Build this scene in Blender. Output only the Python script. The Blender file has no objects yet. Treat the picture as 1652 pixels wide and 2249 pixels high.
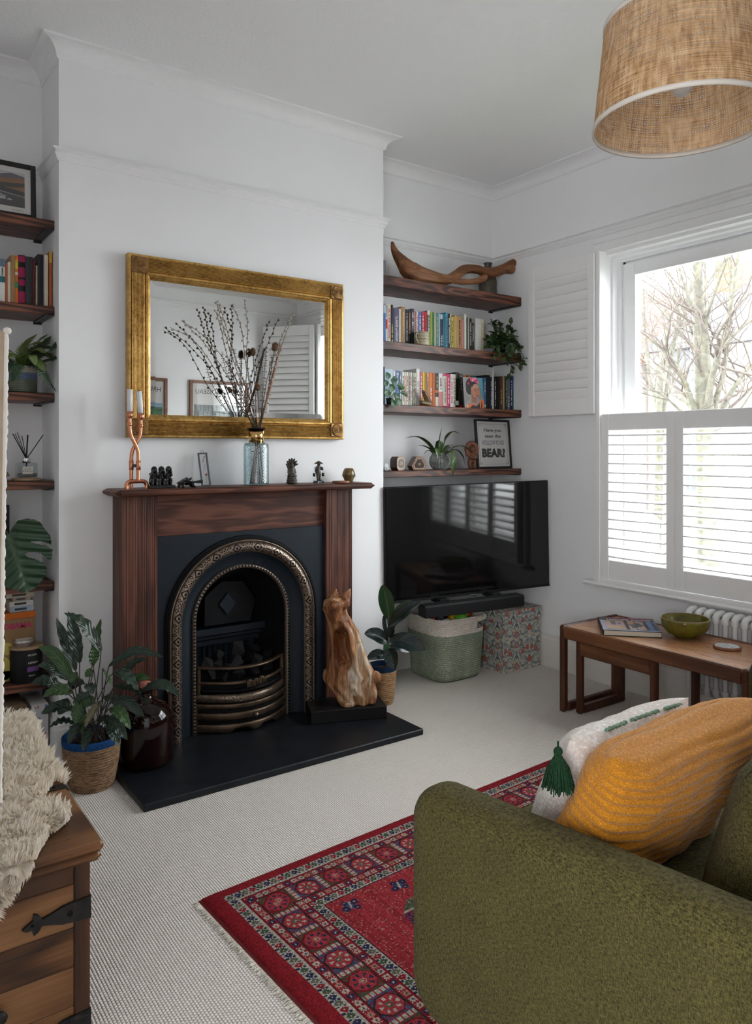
import bpy, bmesh, math, random
import numpy as np
from mathutils import Vector, Matrix, noise

SC = bpy.context.scene
COL = SC.collection
PI = math.pi
# ------------------------------------------------------------------ camera
FPX, YAW, CU, CV, CAMH = 1668.2, 0.6189, 826.0, 987.8, 1.4
cam = bpy.data.cameras.new('camera')
cam.sensor_fit = 'VERTICAL'
cam.sensor_height = 36.0
cam.lens = FPX / 2249.0 * 36.0
cam.shift_y = (CV - 1124.5) / 2249.0
cam.clip_start = 0.02
cam_ob = bpy.data.objects.new('camera', cam)
cam_ob.location = (0, 0, CAMH)
cam_ob.rotation_euler = (PI / 2, 0, -YAW)
COL.objects.link(cam_ob)
SC.camera = cam_ob
# ------------------------------------------------------------------ world, light, exposure
W = bpy.data.worlds.new('overcast_sky')
SC.world = W
W.use_nodes = True
bg = W.node_tree.nodes['Background']
bg.inputs[0].default_value = (0.95, 0.975, 1.0, 1)
bg.inputs[1].default_value = 4.6
SC.view_settings.view_transform = 'Standard'
SC.view_settings.look = 'None'
SC.view_settings.exposure = 1.85
SC.view_settings.gamma = 1.0
SC.view_settings.use_curve_mapping = False
SC.cycles.use_denoising = True
SC.cycles.max_bounces = 10
SC.cycles.diffuse_bounces = 6
SC.cycles.glossy_bounces = 4
SC.cycles.transmission_bounces = 6
SC.cycles.transparent_max_bounces = 12
SC.cycles.sample_clamp_indirect = 8.0
SC.cycles.caustics_reflective = False
SC.cycles.caustics_refractive = False
def portal(name, loc, rot, sx, sy):
    l = bpy.data.lights.new(name, 'AREA'); l.shape = 'RECTANGLE'; l.size = sx; l.size_y = sy
    l.cycles.is_portal = True
    o = bpy.data.objects.new(name, l); o.location = loc; o.rotation_euler = rot
    COL.objects.link(o)
# portals only guide the sampling of the sky through the window and the added hall opening, they give off no light of their own
portal('window_portal', (4.0, 1.935, 1.63), (0, PI / 2, 0), 2.1, 2.0)
portal('added_hall_opening_portal', (-1.85, -1.3, 1.55), (0, -PI / 2, 0), 1.4, 1.7)
# ------------------------------------------------------------------ pixel to place
def ray(u, v):
    s, c = math.sin(YAW), math.cos(YAW)
    return Vector((s * FPX + c * (u - CU), c * FPX - s * (u - CU), CV - v))
def PX(u, v, X): r = ray(u, v); return Vector((0, 0, CAMH)) + r * (X / r.x)
def PY(u, v, Y): r = ray(u, v); return Vector((0, 0, CAMH)) + r * (Y / r.y)
def PZ(u, v, Z): r = ray(u, v); return Vector((0, 0, CAMH)) + r * ((Z - CAMH) / r.z)
def PD(u, v, D): return Vector((0, 0, CAMH)) + ray(u, v) * (D / FPX)
def DEP(p): return p[0] * math.sin(YAW) + p[1] * math.cos(YAW)
# ------------------------------------------------------------------ mesh helpers
def lerp(a, b, t): return a + (b - a) * t
def sstep(t): t = max(0.0, min(1.0, t)); return t * t * (3 - 2 * t)
class MB:
    def __init__(s): s.v = []; s.f = []; s.sm = []; s.uv = []
    def add(s, vs, fs, smooth=False, uvs=None):
        n = len(s.v)
        s.v.extend([tuple(p) for p in vs])
        for k, f in enumerate(fs):
            s.f.append(tuple(i + n for i in f)); s.sm.append(smooth)
            s.uv.append(uvs[k] if uvs else None)
        return s
    def join(s, o, M=None):
        n = len(s.v)
        s.v.extend([tuple(M @ Vector(p)) for p in o.v] if M else o.v)
        s.f.extend([tuple(i + n for i in f) for f in o.f]); s.sm.extend(o.sm); s.uv.extend(o.uv)
        return s
    def xf(s, M): s.v = [tuple(M @ Vector(p)) for p in s.v]; return s
    def box(s, x0, x1, y0, y1, z0, z1):
        vs = [(x, y, z) for x in (x0, x1) for y in (y0, y1) for z in (z0, z1)]
        return s.add(vs, [(0, 1, 3, 2), (4, 6, 7, 5), (0, 4, 5, 1), (2, 3, 7, 6), (0, 2, 6, 4), (1, 5, 7, 3)])
    def rbox(s, x0, x1, y0, y1, z0, z1, r=0.004):
        r = min(r, (x1 - x0) * .49, (y1 - y0) * .49, (z1 - z0) * .49)
        X, Y, Z = (x0, x1), (y0, y1), (z0, z1)
        vs = []; idx = {}
        for i in (0, 1):
            for j in (0, 1):
                for k in (0, 1):
                    cx, cy, cz = X[i], Y[j], Z[k]
                    ax, ay, az = cx + (r if i == 0 else -r), cy + (r if j == 0 else -r), cz + (r if k == 0 else -r)
                    idx[i, j, k] = len(vs)
                    vs += [(cx, ay, az), (ax, cy, az), (ax, ay, cz)]
        I = lambda i, j, k, a: idx[i, j, k] + a
        fs = []
        for e in (0, 1):
            q = [I(e, 0, 0, 0), I(e, 1, 0, 0), I(e, 1, 1, 0), I(e, 0, 1, 0)]; fs.append(q if e else q[::-1])
            q = [I(0, e, 0, 1), I(1, e, 0, 1), I(1, e, 1, 1), I(0, e, 1, 1)]; fs.append(q[::-1] if e else q)
            q = [I(0, 0, e, 2), I(1, 0, e, 2), I(1, 1, e, 2), I(0, 1, e, 2)]; fs.append(q if e else q[::-1])
        for a in (0, 1):
            for b in (0, 1):
                fs.append([I(a, b, 0, 0), I(a, b, 1, 0), I(a, b, 1, 1), I(a, b, 0, 1)])
                fs.append([I(a, 0, b, 0), I(a, 1, b, 0), I(a, 1, b, 2), I(a, 0, b, 2)])
                fs.append([I(0, a, b, 1), I(1, a, b, 1), I(1, a, b, 2), I(0, a, b, 2)])
                for c in (0, 1): fs.append([I(a, b, c, 0), I(a, b, c, 1), I(a, b, c, 2)])
        c0 = Vector(((x0 + x1) / 2, (y0 + y1) / 2, (z0 + z1) / 2))
        out = []
        for f in fs:
            p = [Vector(vs[i]) for i in f]
            nrm = (p[1] - p[0]).cross(p[2] - p[0]); m = sum(p, Vector()) / len(p)
            out.append(f if nrm.dot(m - c0) > 0 else f[::-1])
        return s.add(vs, out)
    def prism(s, poly, axis, a, b, smooth=False):
        """poly: 2-D points; axis 0/1/2 is the extrusion axis, the others follow in order"""
        n = len(poly)
        def P(p, h):
            return (h, p[0], p[1]) if axis == 0 else (p[0], h, p[1]) if axis == 1 else (p[0], p[1], h)
        vs = [P(p, a) for p in poly] + [P(p, b) for p in poly]
        s.add(vs, [tuple(range(n - 1, -1, -1)), tuple(range(n, 2 * n))])
        return s.add(vs, [(i, (i + 1) % n, n + (i + 1) % n, n + i) for i in range(n)], smooth)
    def lathe(s, prof, c=(0, 0, 0), seg=24, smooth=True, a0=0.0, a1=2 * PI, sx=1.0, sy=1.0):
        full = abs(a1 - a0 - 2 * PI) < 1e-6
        m = seg if full else seg + 1
        vs = []
        for r, z in prof:
            for k in range(m):
                a = a0 + (a1 - a0) * k / seg
                vs.append((c[0] + r * sx * math.cos(a), c[1] + r * sy * math.sin(a), c[2] + z))
        fs = []; uv = []
        for i in range(len(prof) - 1):
            for k in range(seg):
                k2 = (k + 1) % m if full else k + 1
                fs.append((i * m + k, i * m + k2, (i + 1) * m + k2, (i + 1) * m + k))
                t0, t1 = i / (len(prof) - 1), (i + 1) / (len(prof) - 1)
                uv.append(((k / seg, t0), ((k + 1) / seg, t0), ((k + 1) / seg, t1), (k / seg, t1)))
        return s.add(vs, fs, smooth, uv)
    def tube(s, path, rad, seg=8, caps=True, smooth=True, flat=1.0, up=None):
        P = [Vector(p) for p in path]; n = len(P)
        R = rad if isinstance(rad, (list, tuple)) else [rad] * n
        T = [(P[min(i + 1, n - 1)] - P[max(i - 1, 0)]).normalized() for i in range(n)]
        a = Vector(up) if up else (Vector((0, 0, 1)) if abs(T[0].z) < .9 else Vector((1, 0, 0)))
        N = (a - T[0] * a.dot(T[0])).normalized()
        vs = []
        for i in range(n):
            N = (N - T[i] * N.dot(T[i]))
            N = N.normalized() if N.length > 1e-6 else T[i].orthogonal().normalized()
            B = T[i].cross(N)
            for k in range(seg):
                q = 2 * PI * k / seg
                vs.append(P[i] + (N * math.cos(q) * flat + B * math.sin(q)) * R[i])
        fs = [(i * seg + k, i * seg + (k + 1) % seg, (i + 1) * seg + (k + 1) % seg, (i + 1) * seg + k) for i in range(n - 1) for k in range(seg)]
        s.add(vs, fs, smooth)
        if caps:
            s.add(vs[:seg], [tuple(range(seg - 1, -1, -1))]); s.add(vs[-seg:], [tuple(range(seg))])
        return s
    def ell(s, c, r, seg=12, rings=8, M=None):
        r = (r, r, r) if not isinstance(r, (tuple, list)) else r
        c = Vector(c); vs = []
        for i in range(rings + 1):
            t = PI * i / rings
            for k in range(seg):
                a = 2 * PI * k / seg
                p = Vector((r[0] * math.sin(t) * math.cos(a), r[1] * math.sin(t) * math.sin(a), r[2] * math.cos(t)))
                vs.append(c + (M @ p if M else p))
        return s.add(vs, [((i + 1) * seg + k, (i + 1) * seg + (k + 1) % seg, i * seg + (k + 1) % seg, i * seg + k) for i in range(rings) for k in range(seg)], True)
    def grid(s, fn, nu, nv, smooth=True, closed_u=False):
        vs = [fn(i / nu, j / nv) for j in range(nv + 1) for i in range(nu + (0 if closed_u else 1))]
        m = nu if closed_u else nu + 1
        fs = []; uv = []
        for j in range(nv):
            for i in range(nu):
                i2 = (i + 1) % m
                fs.append((j * m + i, j * m + i2, (j + 1) * m + i2, (j + 1) * m + i))
                uv.append(((i / nu, j / nv), ((i + 1) / nu, j / nv), ((i + 1) / nu, (j + 1) / nv), (i / nu, (j + 1) / nv)))
        return s.add(vs, fs, smooth, uv)
    def mesh(s, name, mat=None):
        me = bpy.data.meshes.new(name)
        me.from_pydata(s.v, [], s.f)
        me.polygons.foreach_set('use_smooth', s.sm)
        if any(u is not None for u in s.uv):
            ul = me.uv_layers.new(name='UVMap')
            flat = []
            for f, u in zip(s.f, s.uv):
                flat += list(u) if u else [(0, 0)] * len(f)
            ul.data.foreach_set('uv', [c for p in flat for c in p])
        me.update()
        if mat: me.materials.append(MAT[mat] if isinstance(mat, str) else mat)
        return me
def obj(name, g, mat=None, parent=None, loc=None, rot=None):
    me = g.mesh(name, mat) if isinstance(g, MB) else g
    if not isinstance(g, MB) and mat is not None and not me.materials:
        me.materials.append(MAT[mat] if isinstance(mat, str) else mat)
    o = bpy.data.objects.new(name, me); COL.objects.link(o)
    if parent: o.parent = parent
    if loc is not None: o.location = loc
    if rot is not None: o.rotation_euler = rot
    return o
def tag(o, label, cat, group=None, kind=None):
    o['label'] = label; o['category'] = cat
    if group: o['group'] = group
    if kind: o['kind'] = kind
    return o
def thing(name, label, cat, loc=(0, 0, 0), rotz=0.0, group=None, kind=None):
    o = bpy.data.objects.new(name, None); COL.objects.link(o)
    o.empty_display_size = 0.05
    o.location = loc; o.rotation_euler = (0, 0, rotz)
    return tag(o, label, cat, group, kind)
def solo(name, g, mat, label, cat, loc=(0, 0, 0), rot=None, group=None, kind=None):
    return tag(obj(name, g, mat, None, loc, rot), label, cat, group, kind)
def fuse(mb, vox, smooth=2, mat=None, name='fused'):
    """one continuous skin over overlapping lumps"""
    me = mb.mesh('lumps'); o = bpy.data.objects.new('lumps', me); COL.objects.link(o)
    r = o.modifiers.new('r', 'REMESH'); r.mode = 'VOXEL'; r.voxel_size = vox; r.use_smooth_shade = True
    if smooth:
        m = o.modifiers.new('s', 'SMOOTH'); m.factor = .5; m.iterations = smooth
    dg = bpy.context.evaluated_depsgraph_get(); dg.update()
    out = bpy.data.meshes.new_from_object(o.evaluated_get(dg)); out.name = name
    bpy.data.objects.remove(o); bpy.data.meshes.remove(me)
    out.materials.clear()
    if mat: out.materials.append(MAT[mat])
    return out
def text_mesh(txt, size, mat, M=None, align='CENTER', bold=0.0, sx=1.0, ext=0.0003, space=1.0, shear=0.0):
    cu = bpy.data.curves.new('txt', 'FONT'); cu.body = txt; cu.size = size; cu.align_x = align; cu.align_y = 'CENTER'
    cu.extrude = ext; cu.offset = bold; cu.resolution_u = 2; cu.space_character = space; cu.shear = shear
    o = bpy.data.objects.new('txt', cu); COL.objects.link(o)
    dg = bpy.context.evaluated_depsgraph_get(); dg.update()
    me = bpy.data.meshes.new_from_object(o.evaluated_get(dg)); me.name = 'lettering'
    bpy.data.objects.remove(o); bpy.data.curves.remove(cu)
    me.transform(Matrix.Diagonal((sx, 1, 1, 1)))
    if M: me.transform(M)
    me.materials.clear(); me.materials.append(MAT[mat])
    return me
def smooth_path(pts, n):
    """Catmull-Rom through pts, n points in all"""
    P = [Vector(p) for p in pts]; P = [P[0] * 2 - P[1]] + P + [P[-1] * 2 - P[-2]]
    m = len(P) - 3; out = []
    for i in range(n):
        t = i / (n - 1) * m; k = min(int(t), m - 1); t -= k
        a, b, c, d = P[k:k + 4]
        out.append(.5 * ((2 * b) + (c - a) * t + (2 * a - 5 * b + 4 * c - d) * t * t + (3 * b - a - 3 * c + d) * t ** 3))
    return out
def interp(tab, x):
    if x <= tab[0][0]: return tab[0][1]
    for (a, p), (b, q) in zip(tab, tab[1:]):
        if x <= b: return p + (q - p) * (x - a) / (b - a)
    return tab[-1][1]
def painted(name, w, h, colors, mat='print', thick=0.0, bend=None):
    """flat print: a fine grid in the local XZ plane, facing -Y, lower left at the origin; colours per cell (row 0 at the bottom)"""
    ny, nx = colors.shape[:2]
    xs = np.linspace(0, w, nx + 1); zs = np.linspace(0, h, ny + 1)
    gx, gz = np.meshgrid(xs, zs)
    gy = np.zeros_like(gx) if bend is None else bend(gx, gz)
    co = np.stack([gx, gy, gz], -1).reshape(-1, 3)
    i, j = np.meshgrid(np.arange(nx), np.arange(ny)); a = (j * (nx + 1) + i).ravel()
    quads = np.stack([a, a + 1, a + nx + 2, a + nx + 1], -1)
    return color_mesh(name, co, quads, colors.reshape(-1, 3), mat)
def color_mesh(name, co, quads, cols, mat, smooth=False):
    me = bpy.data.meshes.new(name)
    nf = len(quads)
    me.vertices.add(len(co)); me.vertices.foreach_set('co', np.asarray(co, np.float32).ravel())
    me.loops.add(nf * 4); me.loops.foreach_set('vertex_index', np.asarray(quads, np.int32).ravel())
    me.polygons.add(nf); me.polygons.foreach_set('loop_start', np.arange(nf, dtype=np.int32) * 4)
    if smooth: me.polygons.foreach_set('use_smooth', np.ones(nf, bool))
    ca = me.color_attributes.new('Col', 'FLOAT_COLOR', 'CORNER')
    c4 = np.ones((nf, 4, 4), np.float32); c4[..., :3] = np.asarray(cols, np.float32)[:, None, :]
    ca.data.foreach_set('color', c4.ravel())
    me.update(); me.validate()
    if mat: me.materials.append(MAT[mat])
    return me
def srgb(r, g, b):
    f = lambda c: (c / 255.) / 12.92 if c <= 10 else (((c / 255.) + .055) / 1.055) ** 2.4
    return (f(r), f(g), f(b))
def inpoly(px, py, poly):
    ins = np.zeros(px.shape, bool); n = len(poly)
    for k in range(n):
        x0, y0 = poly[k]; x1, y1 = poly[(k + 1) % n]
        c = ((y0 > py) != (y1 > py)) & (px < (x1 - x0) * (py - y0) / ((y1 - y0) or 1e-9) + x0)
        ins ^= c
    return ins
def frame_to(p, x, y, z=None):
    x = Vector(x).normalized(); z = Vector(x).cross(Vector(y)).normalized(); y = z.cross(x)
    M = Matrix.Identity(4)
    for i, a in enumerate((x, y, z)):
        for k in range(3): M[k][i] = a[k]
    M.translation = Vector(p)
    return M
# ------------------------------------------------------------------ materials (all node based)
MAT = {}
class NT:
    def __init__(s, name, rough=.5, metal=0.0, spec=.5, color=(.8, .8, .8)):
        m = bpy.data.materials.new(name); m.use_nodes = True; MAT[name] = m
        s.m = m; s.t = m.node_tree; s.p = s.t.nodes['Principled BSDF']; s.out = s.t.nodes['Material Output']
        s.p.inputs['Base Color'].default_value = (*color, 1)
        s.p.inputs['Roughness'].default_value = rough; s.p.inputs['Metallic'].default_value = metal
        s.p.inputs['Specular IOR Level'].default_value = spec
        s._co = None
    def n(s, typ, **kw):
        nd = s.t.nodes.new('ShaderNode' + typ)
        for k, v in kw.items():
            if k.startswith('i_'):
                nd.inputs[k[2:].replace('_', ' ')].default_value = v
            else: setattr(nd, k, v)
        return nd
    def L(s, a, b): s.t.links.new(a, b)
    def co(s, kind='Object', scale=(1, 1, 1), rot=(0, 0, 0), loc=(0, 0, 0)):
        tc = s.n('TexCoord'); mp = s.n('Mapping')
        mp.inputs['Scale'].default_value = scale; mp.inputs['Rotation'].default_value = rot; mp.inputs['Location'].default_value = loc
        s.L(tc.outputs[kind], mp.inputs['Vector']); return mp.outputs['Vector']
    def noise(s, vec, scale, detail=3.0, rough=.5, dist=0.0):
        nd = s.n('TexNoise'); nd.inputs['Scale'].default_value = scale; nd.inputs['Detail'].default_value = detail
        nd.inputs['Roughness'].default_value = rough; nd.inputs['Distortion'].default_value = dist
        s.L(vec, nd.inputs['Vector']); return nd.outputs['Fac']
    def voro(s, vec, scale, feature='F1', out='Distance', rnd=1.0):
        nd = s.n('TexVoronoi'); nd.feature = feature; nd.inputs['Scale'].default_value = scale; nd.inputs['Randomness'].default_value = rnd
        s.L(vec, nd.inputs['Vector']); return nd.outputs[out]
    def math(s, op, a, b=None, c=None, clamp=False):
        nd = s.n('Math'); nd.operation = op; nd.use_clamp = clamp
        for i, x in enumerate((a, b, c)):
            if x is None: continue
            if isinstance(x, (int, float)): nd.inputs[i].default_value = x
            else: s.L(x, nd.inputs[i])
        return nd.outputs[0]
    def ramp(s, fac, stops, interp='LINEAR'):
        nd = s.n('ValToRGB'); cr = nd.color_ramp; cr.interpolation = interp
        while len(cr.elements) < len(stops): cr.elements.new(.5)
        for e, (p, c) in zip(cr.elements, stops):
            e.position = p; e.color = (*c, 1) if len(c) == 3 else c
        s.L(fac, nd.inputs['Fac']); return nd.outputs['Color']
    def mix(s, fac, a, b, mode='MIX'):
        nd = s.n('MixRGB'); nd.blend_type = mode
        for i, x in enumerate((fac, a, b)):
            if isinstance(x, (int, float)): nd.inputs[i].default_value = x
            elif isinstance(x, tuple): nd.inputs[i].default_value = (*x, 1)
            else: s.L(x, nd.inputs[i])
        return nd.outputs[0]
    def sep(s, vec):
        nd = s.n('SeparateXYZ'); s.L(vec, nd.inputs[0]); return nd.outputs
    def base(s, c): s.L(c, s.p.inputs['Base Color']); return s
    def rough(s, c): s.L(c, s.p.inputs['Roughness']); return s
    def bump(s, h, strength=.3, dist=.01):
        b = s.n('Bump'); b.inputs['Strength'].default_value = strength; b.inputs['Distance'].default_value = dist
        s.L(h, b.inputs['Height']); s.L(b.outputs[0], s.p.inputs['Normal']); return s
    def spread(s, fac, lo, hi):
        nd = s.n('MapRange'); s.L(fac, nd.inputs[0]); nd.inputs[1].default_value = 0; nd.inputs[2].default_value = 1
        nd.inputs[3].default_value = lo; nd.inputs[4].default_value = hi; return nd.outputs[0]
def plain(name, c, rough=.5, metal=0.0, spec=.5, var=.12, vs=25.0, bump=0.0):
    """one colour with a little mottling"""
    t = NT(name, rough, metal, spec, c)
    f = t.noise(t.co(), vs, 4)
    t.base(t.ramp(f, [(.3, tuple(x * (1 - var) for x in c)), (.7, tuple(min(1, x * (1 + var)) for x in c))]))
    if bump: t.bump(f, bump, .004)
    return t
def wood(name, dark, mid, light, axis=0, rings=9.0, size=5.0, stretch=.07, rough=.45, contrast=1.0, spec=.4):
    t = NT(name, rough, 0, spec)
    sc = [1.0, 1.0, 1.0]; sc[axis] = stretch
    v = t.co(scale=tuple(sc))
    f = t.noise(v, size, 2.0, .45, .3)
    g = t.math('SINE', t.math('MULTIPLY', f, rings * 2 * PI))
    g = t.math('MULTIPLY_ADD', g, .5 * contrast, .5, clamp=True)
    sc2 = [1.0, 1.0, 1.0]; sc2[axis] = .03
    fine = t.noise(t.co(scale=tuple(sc2)), 160, 3)
    big = t.noise(t.co(), 3.0, 2)
    m = t.math('ADD', t.math('MULTIPLY', g, .5), t.math('MULTIPLY_ADD', fine, .5, t.math('MULTIPLY_ADD', big, .5, -.25)))
    t.base(t.ramp(m, [(.15, dark), (.5, mid), (.85, light)]))
    t.rough(t.spread(fine, rough - .1, rough + .15))
    t.bump(t.math('ADD', g, fine), .12, .002)
    return t
plain('wall_paint', (.86, .86, .87), .7, spec=.3, var=.012, vs=3.0)
t = NT('ceiling_paint', .85, 0, .2, (.87, .87, .875)); t.bump(t.noise(t.co(), 55, 4, .6), .5, .006)
plain('trim_paint', (.86, .86, .865), .5, spec=.4, var=.01)
plain('shutter_paint', (.87, .865, .86), .42, spec=.4, var=.008)
plain('skirting_paint', (.76, .73, .69), .5, spec=.4, var=.012)
plain('radiator_paint', (.80, .80, .79), .35, spec=.45, var=.01)
# carpet: staggered rows of wool loops
t = NT('carpet', .95, 0, .15)
v = t.co(); x, y, z = t.sep(v)
RW = 0.0085
row = t.math('DIVIDE', x, RW); ri = t.math('FLOOR', row)
rv = t.math('SUBTRACT', t.math('FRACT', row), .5)
cu_ = t.math('ADD', t.math('DIVIDE', y, RW * 1.15), t.math('MULTIPLY', t.math('MODULO', ri, 2.0), .5))
cv_ = t.math('SUBTRACT', t.math('FRACT', cu_), .5)
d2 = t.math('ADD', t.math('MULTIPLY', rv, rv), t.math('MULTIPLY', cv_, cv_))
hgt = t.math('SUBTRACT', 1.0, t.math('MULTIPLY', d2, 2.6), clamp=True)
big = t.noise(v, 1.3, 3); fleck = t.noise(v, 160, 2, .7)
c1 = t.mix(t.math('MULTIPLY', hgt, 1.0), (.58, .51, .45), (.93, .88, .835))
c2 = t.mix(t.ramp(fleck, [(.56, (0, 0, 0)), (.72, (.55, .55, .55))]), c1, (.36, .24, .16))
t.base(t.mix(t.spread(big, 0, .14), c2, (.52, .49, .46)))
t.bump(hgt, .75, .005)
# timbers
wood('pine_x', (.036, .0125, .0085), (.082, .028, .0175), (.145, .056, .034), 0, 5, 13.0, .13, .5, spec=.3)
wood('pine_z', (.040, .0135, .009), (.080, .027, .0165), (.125, .046, .028), 2, 3, 16.0, .11, .48, spec=.3)
wood('pine_shelf', (.018, .0065, .0045), (.062, .020, .012), (.20, .075, .042), 0, 6, 12.0, .16, .42)
wood('teak_y', (.060, .020, .009), (.14, .052, .022), (.24, .105, .048), 1, 5, 5.0, .08, .3, .6)
wood('teak_top_glare', (.30, .13, .056), (.42, .20, .095), (.52, .27, .135), 1, 5, 4.0, .07, .26, .5, .6)  # paler teak of the table tops, with window glare brightened into the colour
wood('teak_z', (.030, .010, .005), (.075, .024, .011), (.13, .046, .02), 2, 5, 6.0, .08, .35, .6)
wood('sheesham', (.022, .008, .003), (.095, .036, .010), (.20, .092, .032), 0, 5, 4.5, .30, .5)
wood('sheesham_top', (.05, .018, .006), (.15, .062, .020), (.25, .12, .046), 0, 4, 3.6, .25, .42)
wood('sheesham_z', (.022, .008, .003), (.075, .026, .008), (.16, .065, .02), 2, 4, 4.0, .2, .45)
wood('driftwood', (.030, .010, .004), (.20, .078, .028), (.40, .19, .085), 0, 3, 14.0, .12, .55, .45)
wood('picture_frame_wood', (.12, .05, .03), (.20, .09, .055), (.27, .13, .08), 0, 4, 8, .1, .4, .5)
plain('coaster_wood', (.26, .10, .045), .5, var=.3, vs=60)
# root carving: orange core with bleached streaks running up it
t = NT('root_wood', .5, 0, .4)
v = t.co(scale=(1, 1, .10)); f = t.noise(v, 38, 4, .65, .8); g = t.noise(t.co(scale=(1, 1, .35)), 8, 2)
w = t.math('ADD', t.math('MULTIPLY', f, .55), t.math('MULTIPLY', g, .45))
t.base(t.ramp(w, [(.30, (.035, .012, .005)), (.42, (.17, .055, .018)), (.50, (.31, .125, .045)), (.56, (.46, .29, .16)), (.64, (.60, .52, .44))]))
t.bump(f, .7, .01)
# metals and stone
plain('slate', (.0085, .0105, .014), .40, spec=.28, var=.35, vs=14, bump=.15)
plain('cast_iron', (.0068, .0125, .0205), .5, spec=.3, var=.15, vs=30, bump=.06)
plain('iron_dark', (.0045, .005, .006), .65, spec=.15, var=.3, vs=40, bump=.2)
plain('bronze', (.23, .175, .13), .36, .85, var=.25, vs=40)
plain('bronze_dark', (.10, .068, .045), .42, .8, var=.3, vs=30)
t = NT('gilt', .36, .85); f = t.noise(t.co(), 60, 5, .7); g = t.noise(t.co(), 9, 3)
t.base(t.ramp(t.math('ADD', t.math('MULTIPLY', f, .6), t.math('MULTIPLY', g, .4)), [(.30, (.10, .05, .014)), (.42, (.42, .235, .062)), (.56, (.66, .41, .13)), (.75, (.80, .56, .24))]))
t.rough(t.spread(f, .3, .55)); t.bump(f, .12, .002)
plain('gilt_dark', (.27, .145, .052), .42, .75, var=.4, vs=80)
NT('mirror_glass', .004, 1.0, .5, (.93, .945, .94))
plain('copper', (.66, .27, .155), .24, 1.0, var=.15, vs=40)
plain('brass', (.66, .43, .17), .16, 1.0, var=.05)
plain('black_metal', (.012, .012, .013), .42, .3, var=.1)
plain('grey_metal', (.10, .11, .13), .4, .7, var=.2)
plain('iron_strap', (.022, .021, .021), .5, .6, var=.4, vs=50, bump=.2)
plain('chrome', (.75, .75, .78), .12, 1.0, var=.02)
plain('tin', (.55, .55, .55), .3, .9, var=.1)
plain('bracket_black', (.012, .012, .014), .38, .2, var=.1)
plain('hinge_white', (.80, .80, .79), .35, .2, var=.02)
# arch band: raised diamonds, curls and dots cut into bronze
t = NT('arch_band', .34, .85)
uv = t.n('TexCoord').outputs['UV']; x, y, z = t.sep(uv)
fx = t.math('ABSOLUTE', t.math('SUBTRACT', t.math('FRACT', x), .5))
fy = t.math('ABSOLUTE', t.math('SUBTRACT', y, .5))
dm = t.math('ADD', t.math('MULTIPLY', fx, 3.6), t.math('MULTIPLY', fy, 2.2))
ring = t.math('LESS_THAN', t.math('ABSOLUTE', t.math('SUBTRACT', dm, .68)), .13)
core = t.math('LESS_THAN', dm, .24)
ang = t.math('SUBTRACT', .5, fx)
dd = t.math('SQRT', t.math('ADD', t.math('POWER', t.math('MULTIPLY', t.math('SUBTRACT', fx, .5), 2.1), 2.0), t.math('POWER', fy, 2.0)))
at = t.math('ARCTAN2', t.math('SUBTRACT', y, .5), t.math('MULTIPLY', t.math('SUBTRACT', t.math('FRACT', t.math('ADD', x, .5)), .5), 2.1))
petal = t.math('GREATER_THAN', t.math('SINE', t.math('MULTIPLY', at, 7.0)), .1)
dots = t.math('MULTIPLY', petal, t.math('LESS_THAN', t.math('ABSOLUTE', t.math('SUBTRACT', dd, .2)), .06))
cdot = t.math('LESS_THAN', dd, .06)
q = t.math('SUBTRACT', fx, .30)
cd = t.math('SQRT', t.math('ADD', t.math('POWER', t.math('MULTIPLY', q, 2.4), 2.0), t.math('POWER', t.math('SUBTRACT', fy, .24), 2.0)))
curl = t.math('LESS_THAN', t.math('ABSOLUTE', t.math('SUBTRACT', cd, .12)), .035)
pat = t.math('MAXIMUM', t.math('MAXIMUM', ring, core), t.math('MAXIMUM', t.math('MAXIMUM', dots, cdot), curl))
pat = t.math('MULTIPLY', pat, t.math('LESS_THAN', fy, .40))
t.base(t.mix(pat, (.28, .215, .165), (.012, .013, .016)))
t.bump(t.math('SUBTRACT', 1.0, pat), .8, .003)
t = NT('bead_band', .34, .85)
uv = t.n('TexCoord').outputs['UV']; x, y, z = t.sep(uv)
bx = t.math('SUBTRACT', t.math('FRACT', t.math('MULTIPLY', x, 6.0)), .5); by = t.math('MULTIPLY', t.math('SUBTRACT', y, .5), 1.3)
pat = t.math('LESS_THAN', t.math('ADD', t.math('MULTIPLY', bx, bx), t.math('MULTIPLY', by, by)), .07)
t.base(t.mix(pat, (.27, .21, .165), (.012, .013, .016))); t.bump(t.math('SUBTRACT', 1.0, pat), .6, .002)
t = NT('scroll_band', .36, .85)
v = t.co(); f = t.noise(v, 34, 0, .5, 2.2)
s_ = t.math('SINE', t.math('MULTIPLY', f, 46.0))
pat = t.math('GREATER_THAN', s_, .35)
t.base(t.mix(pat, (.27, .205, .15), (.03, .025, .022))); t.bump(t.math('SUBTRACT', 1.0, pat), .7, .003)
plain('coal', (.010, .009, .0095), .55, spec=.25, var=.6, vs=50, bump=.8)
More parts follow.
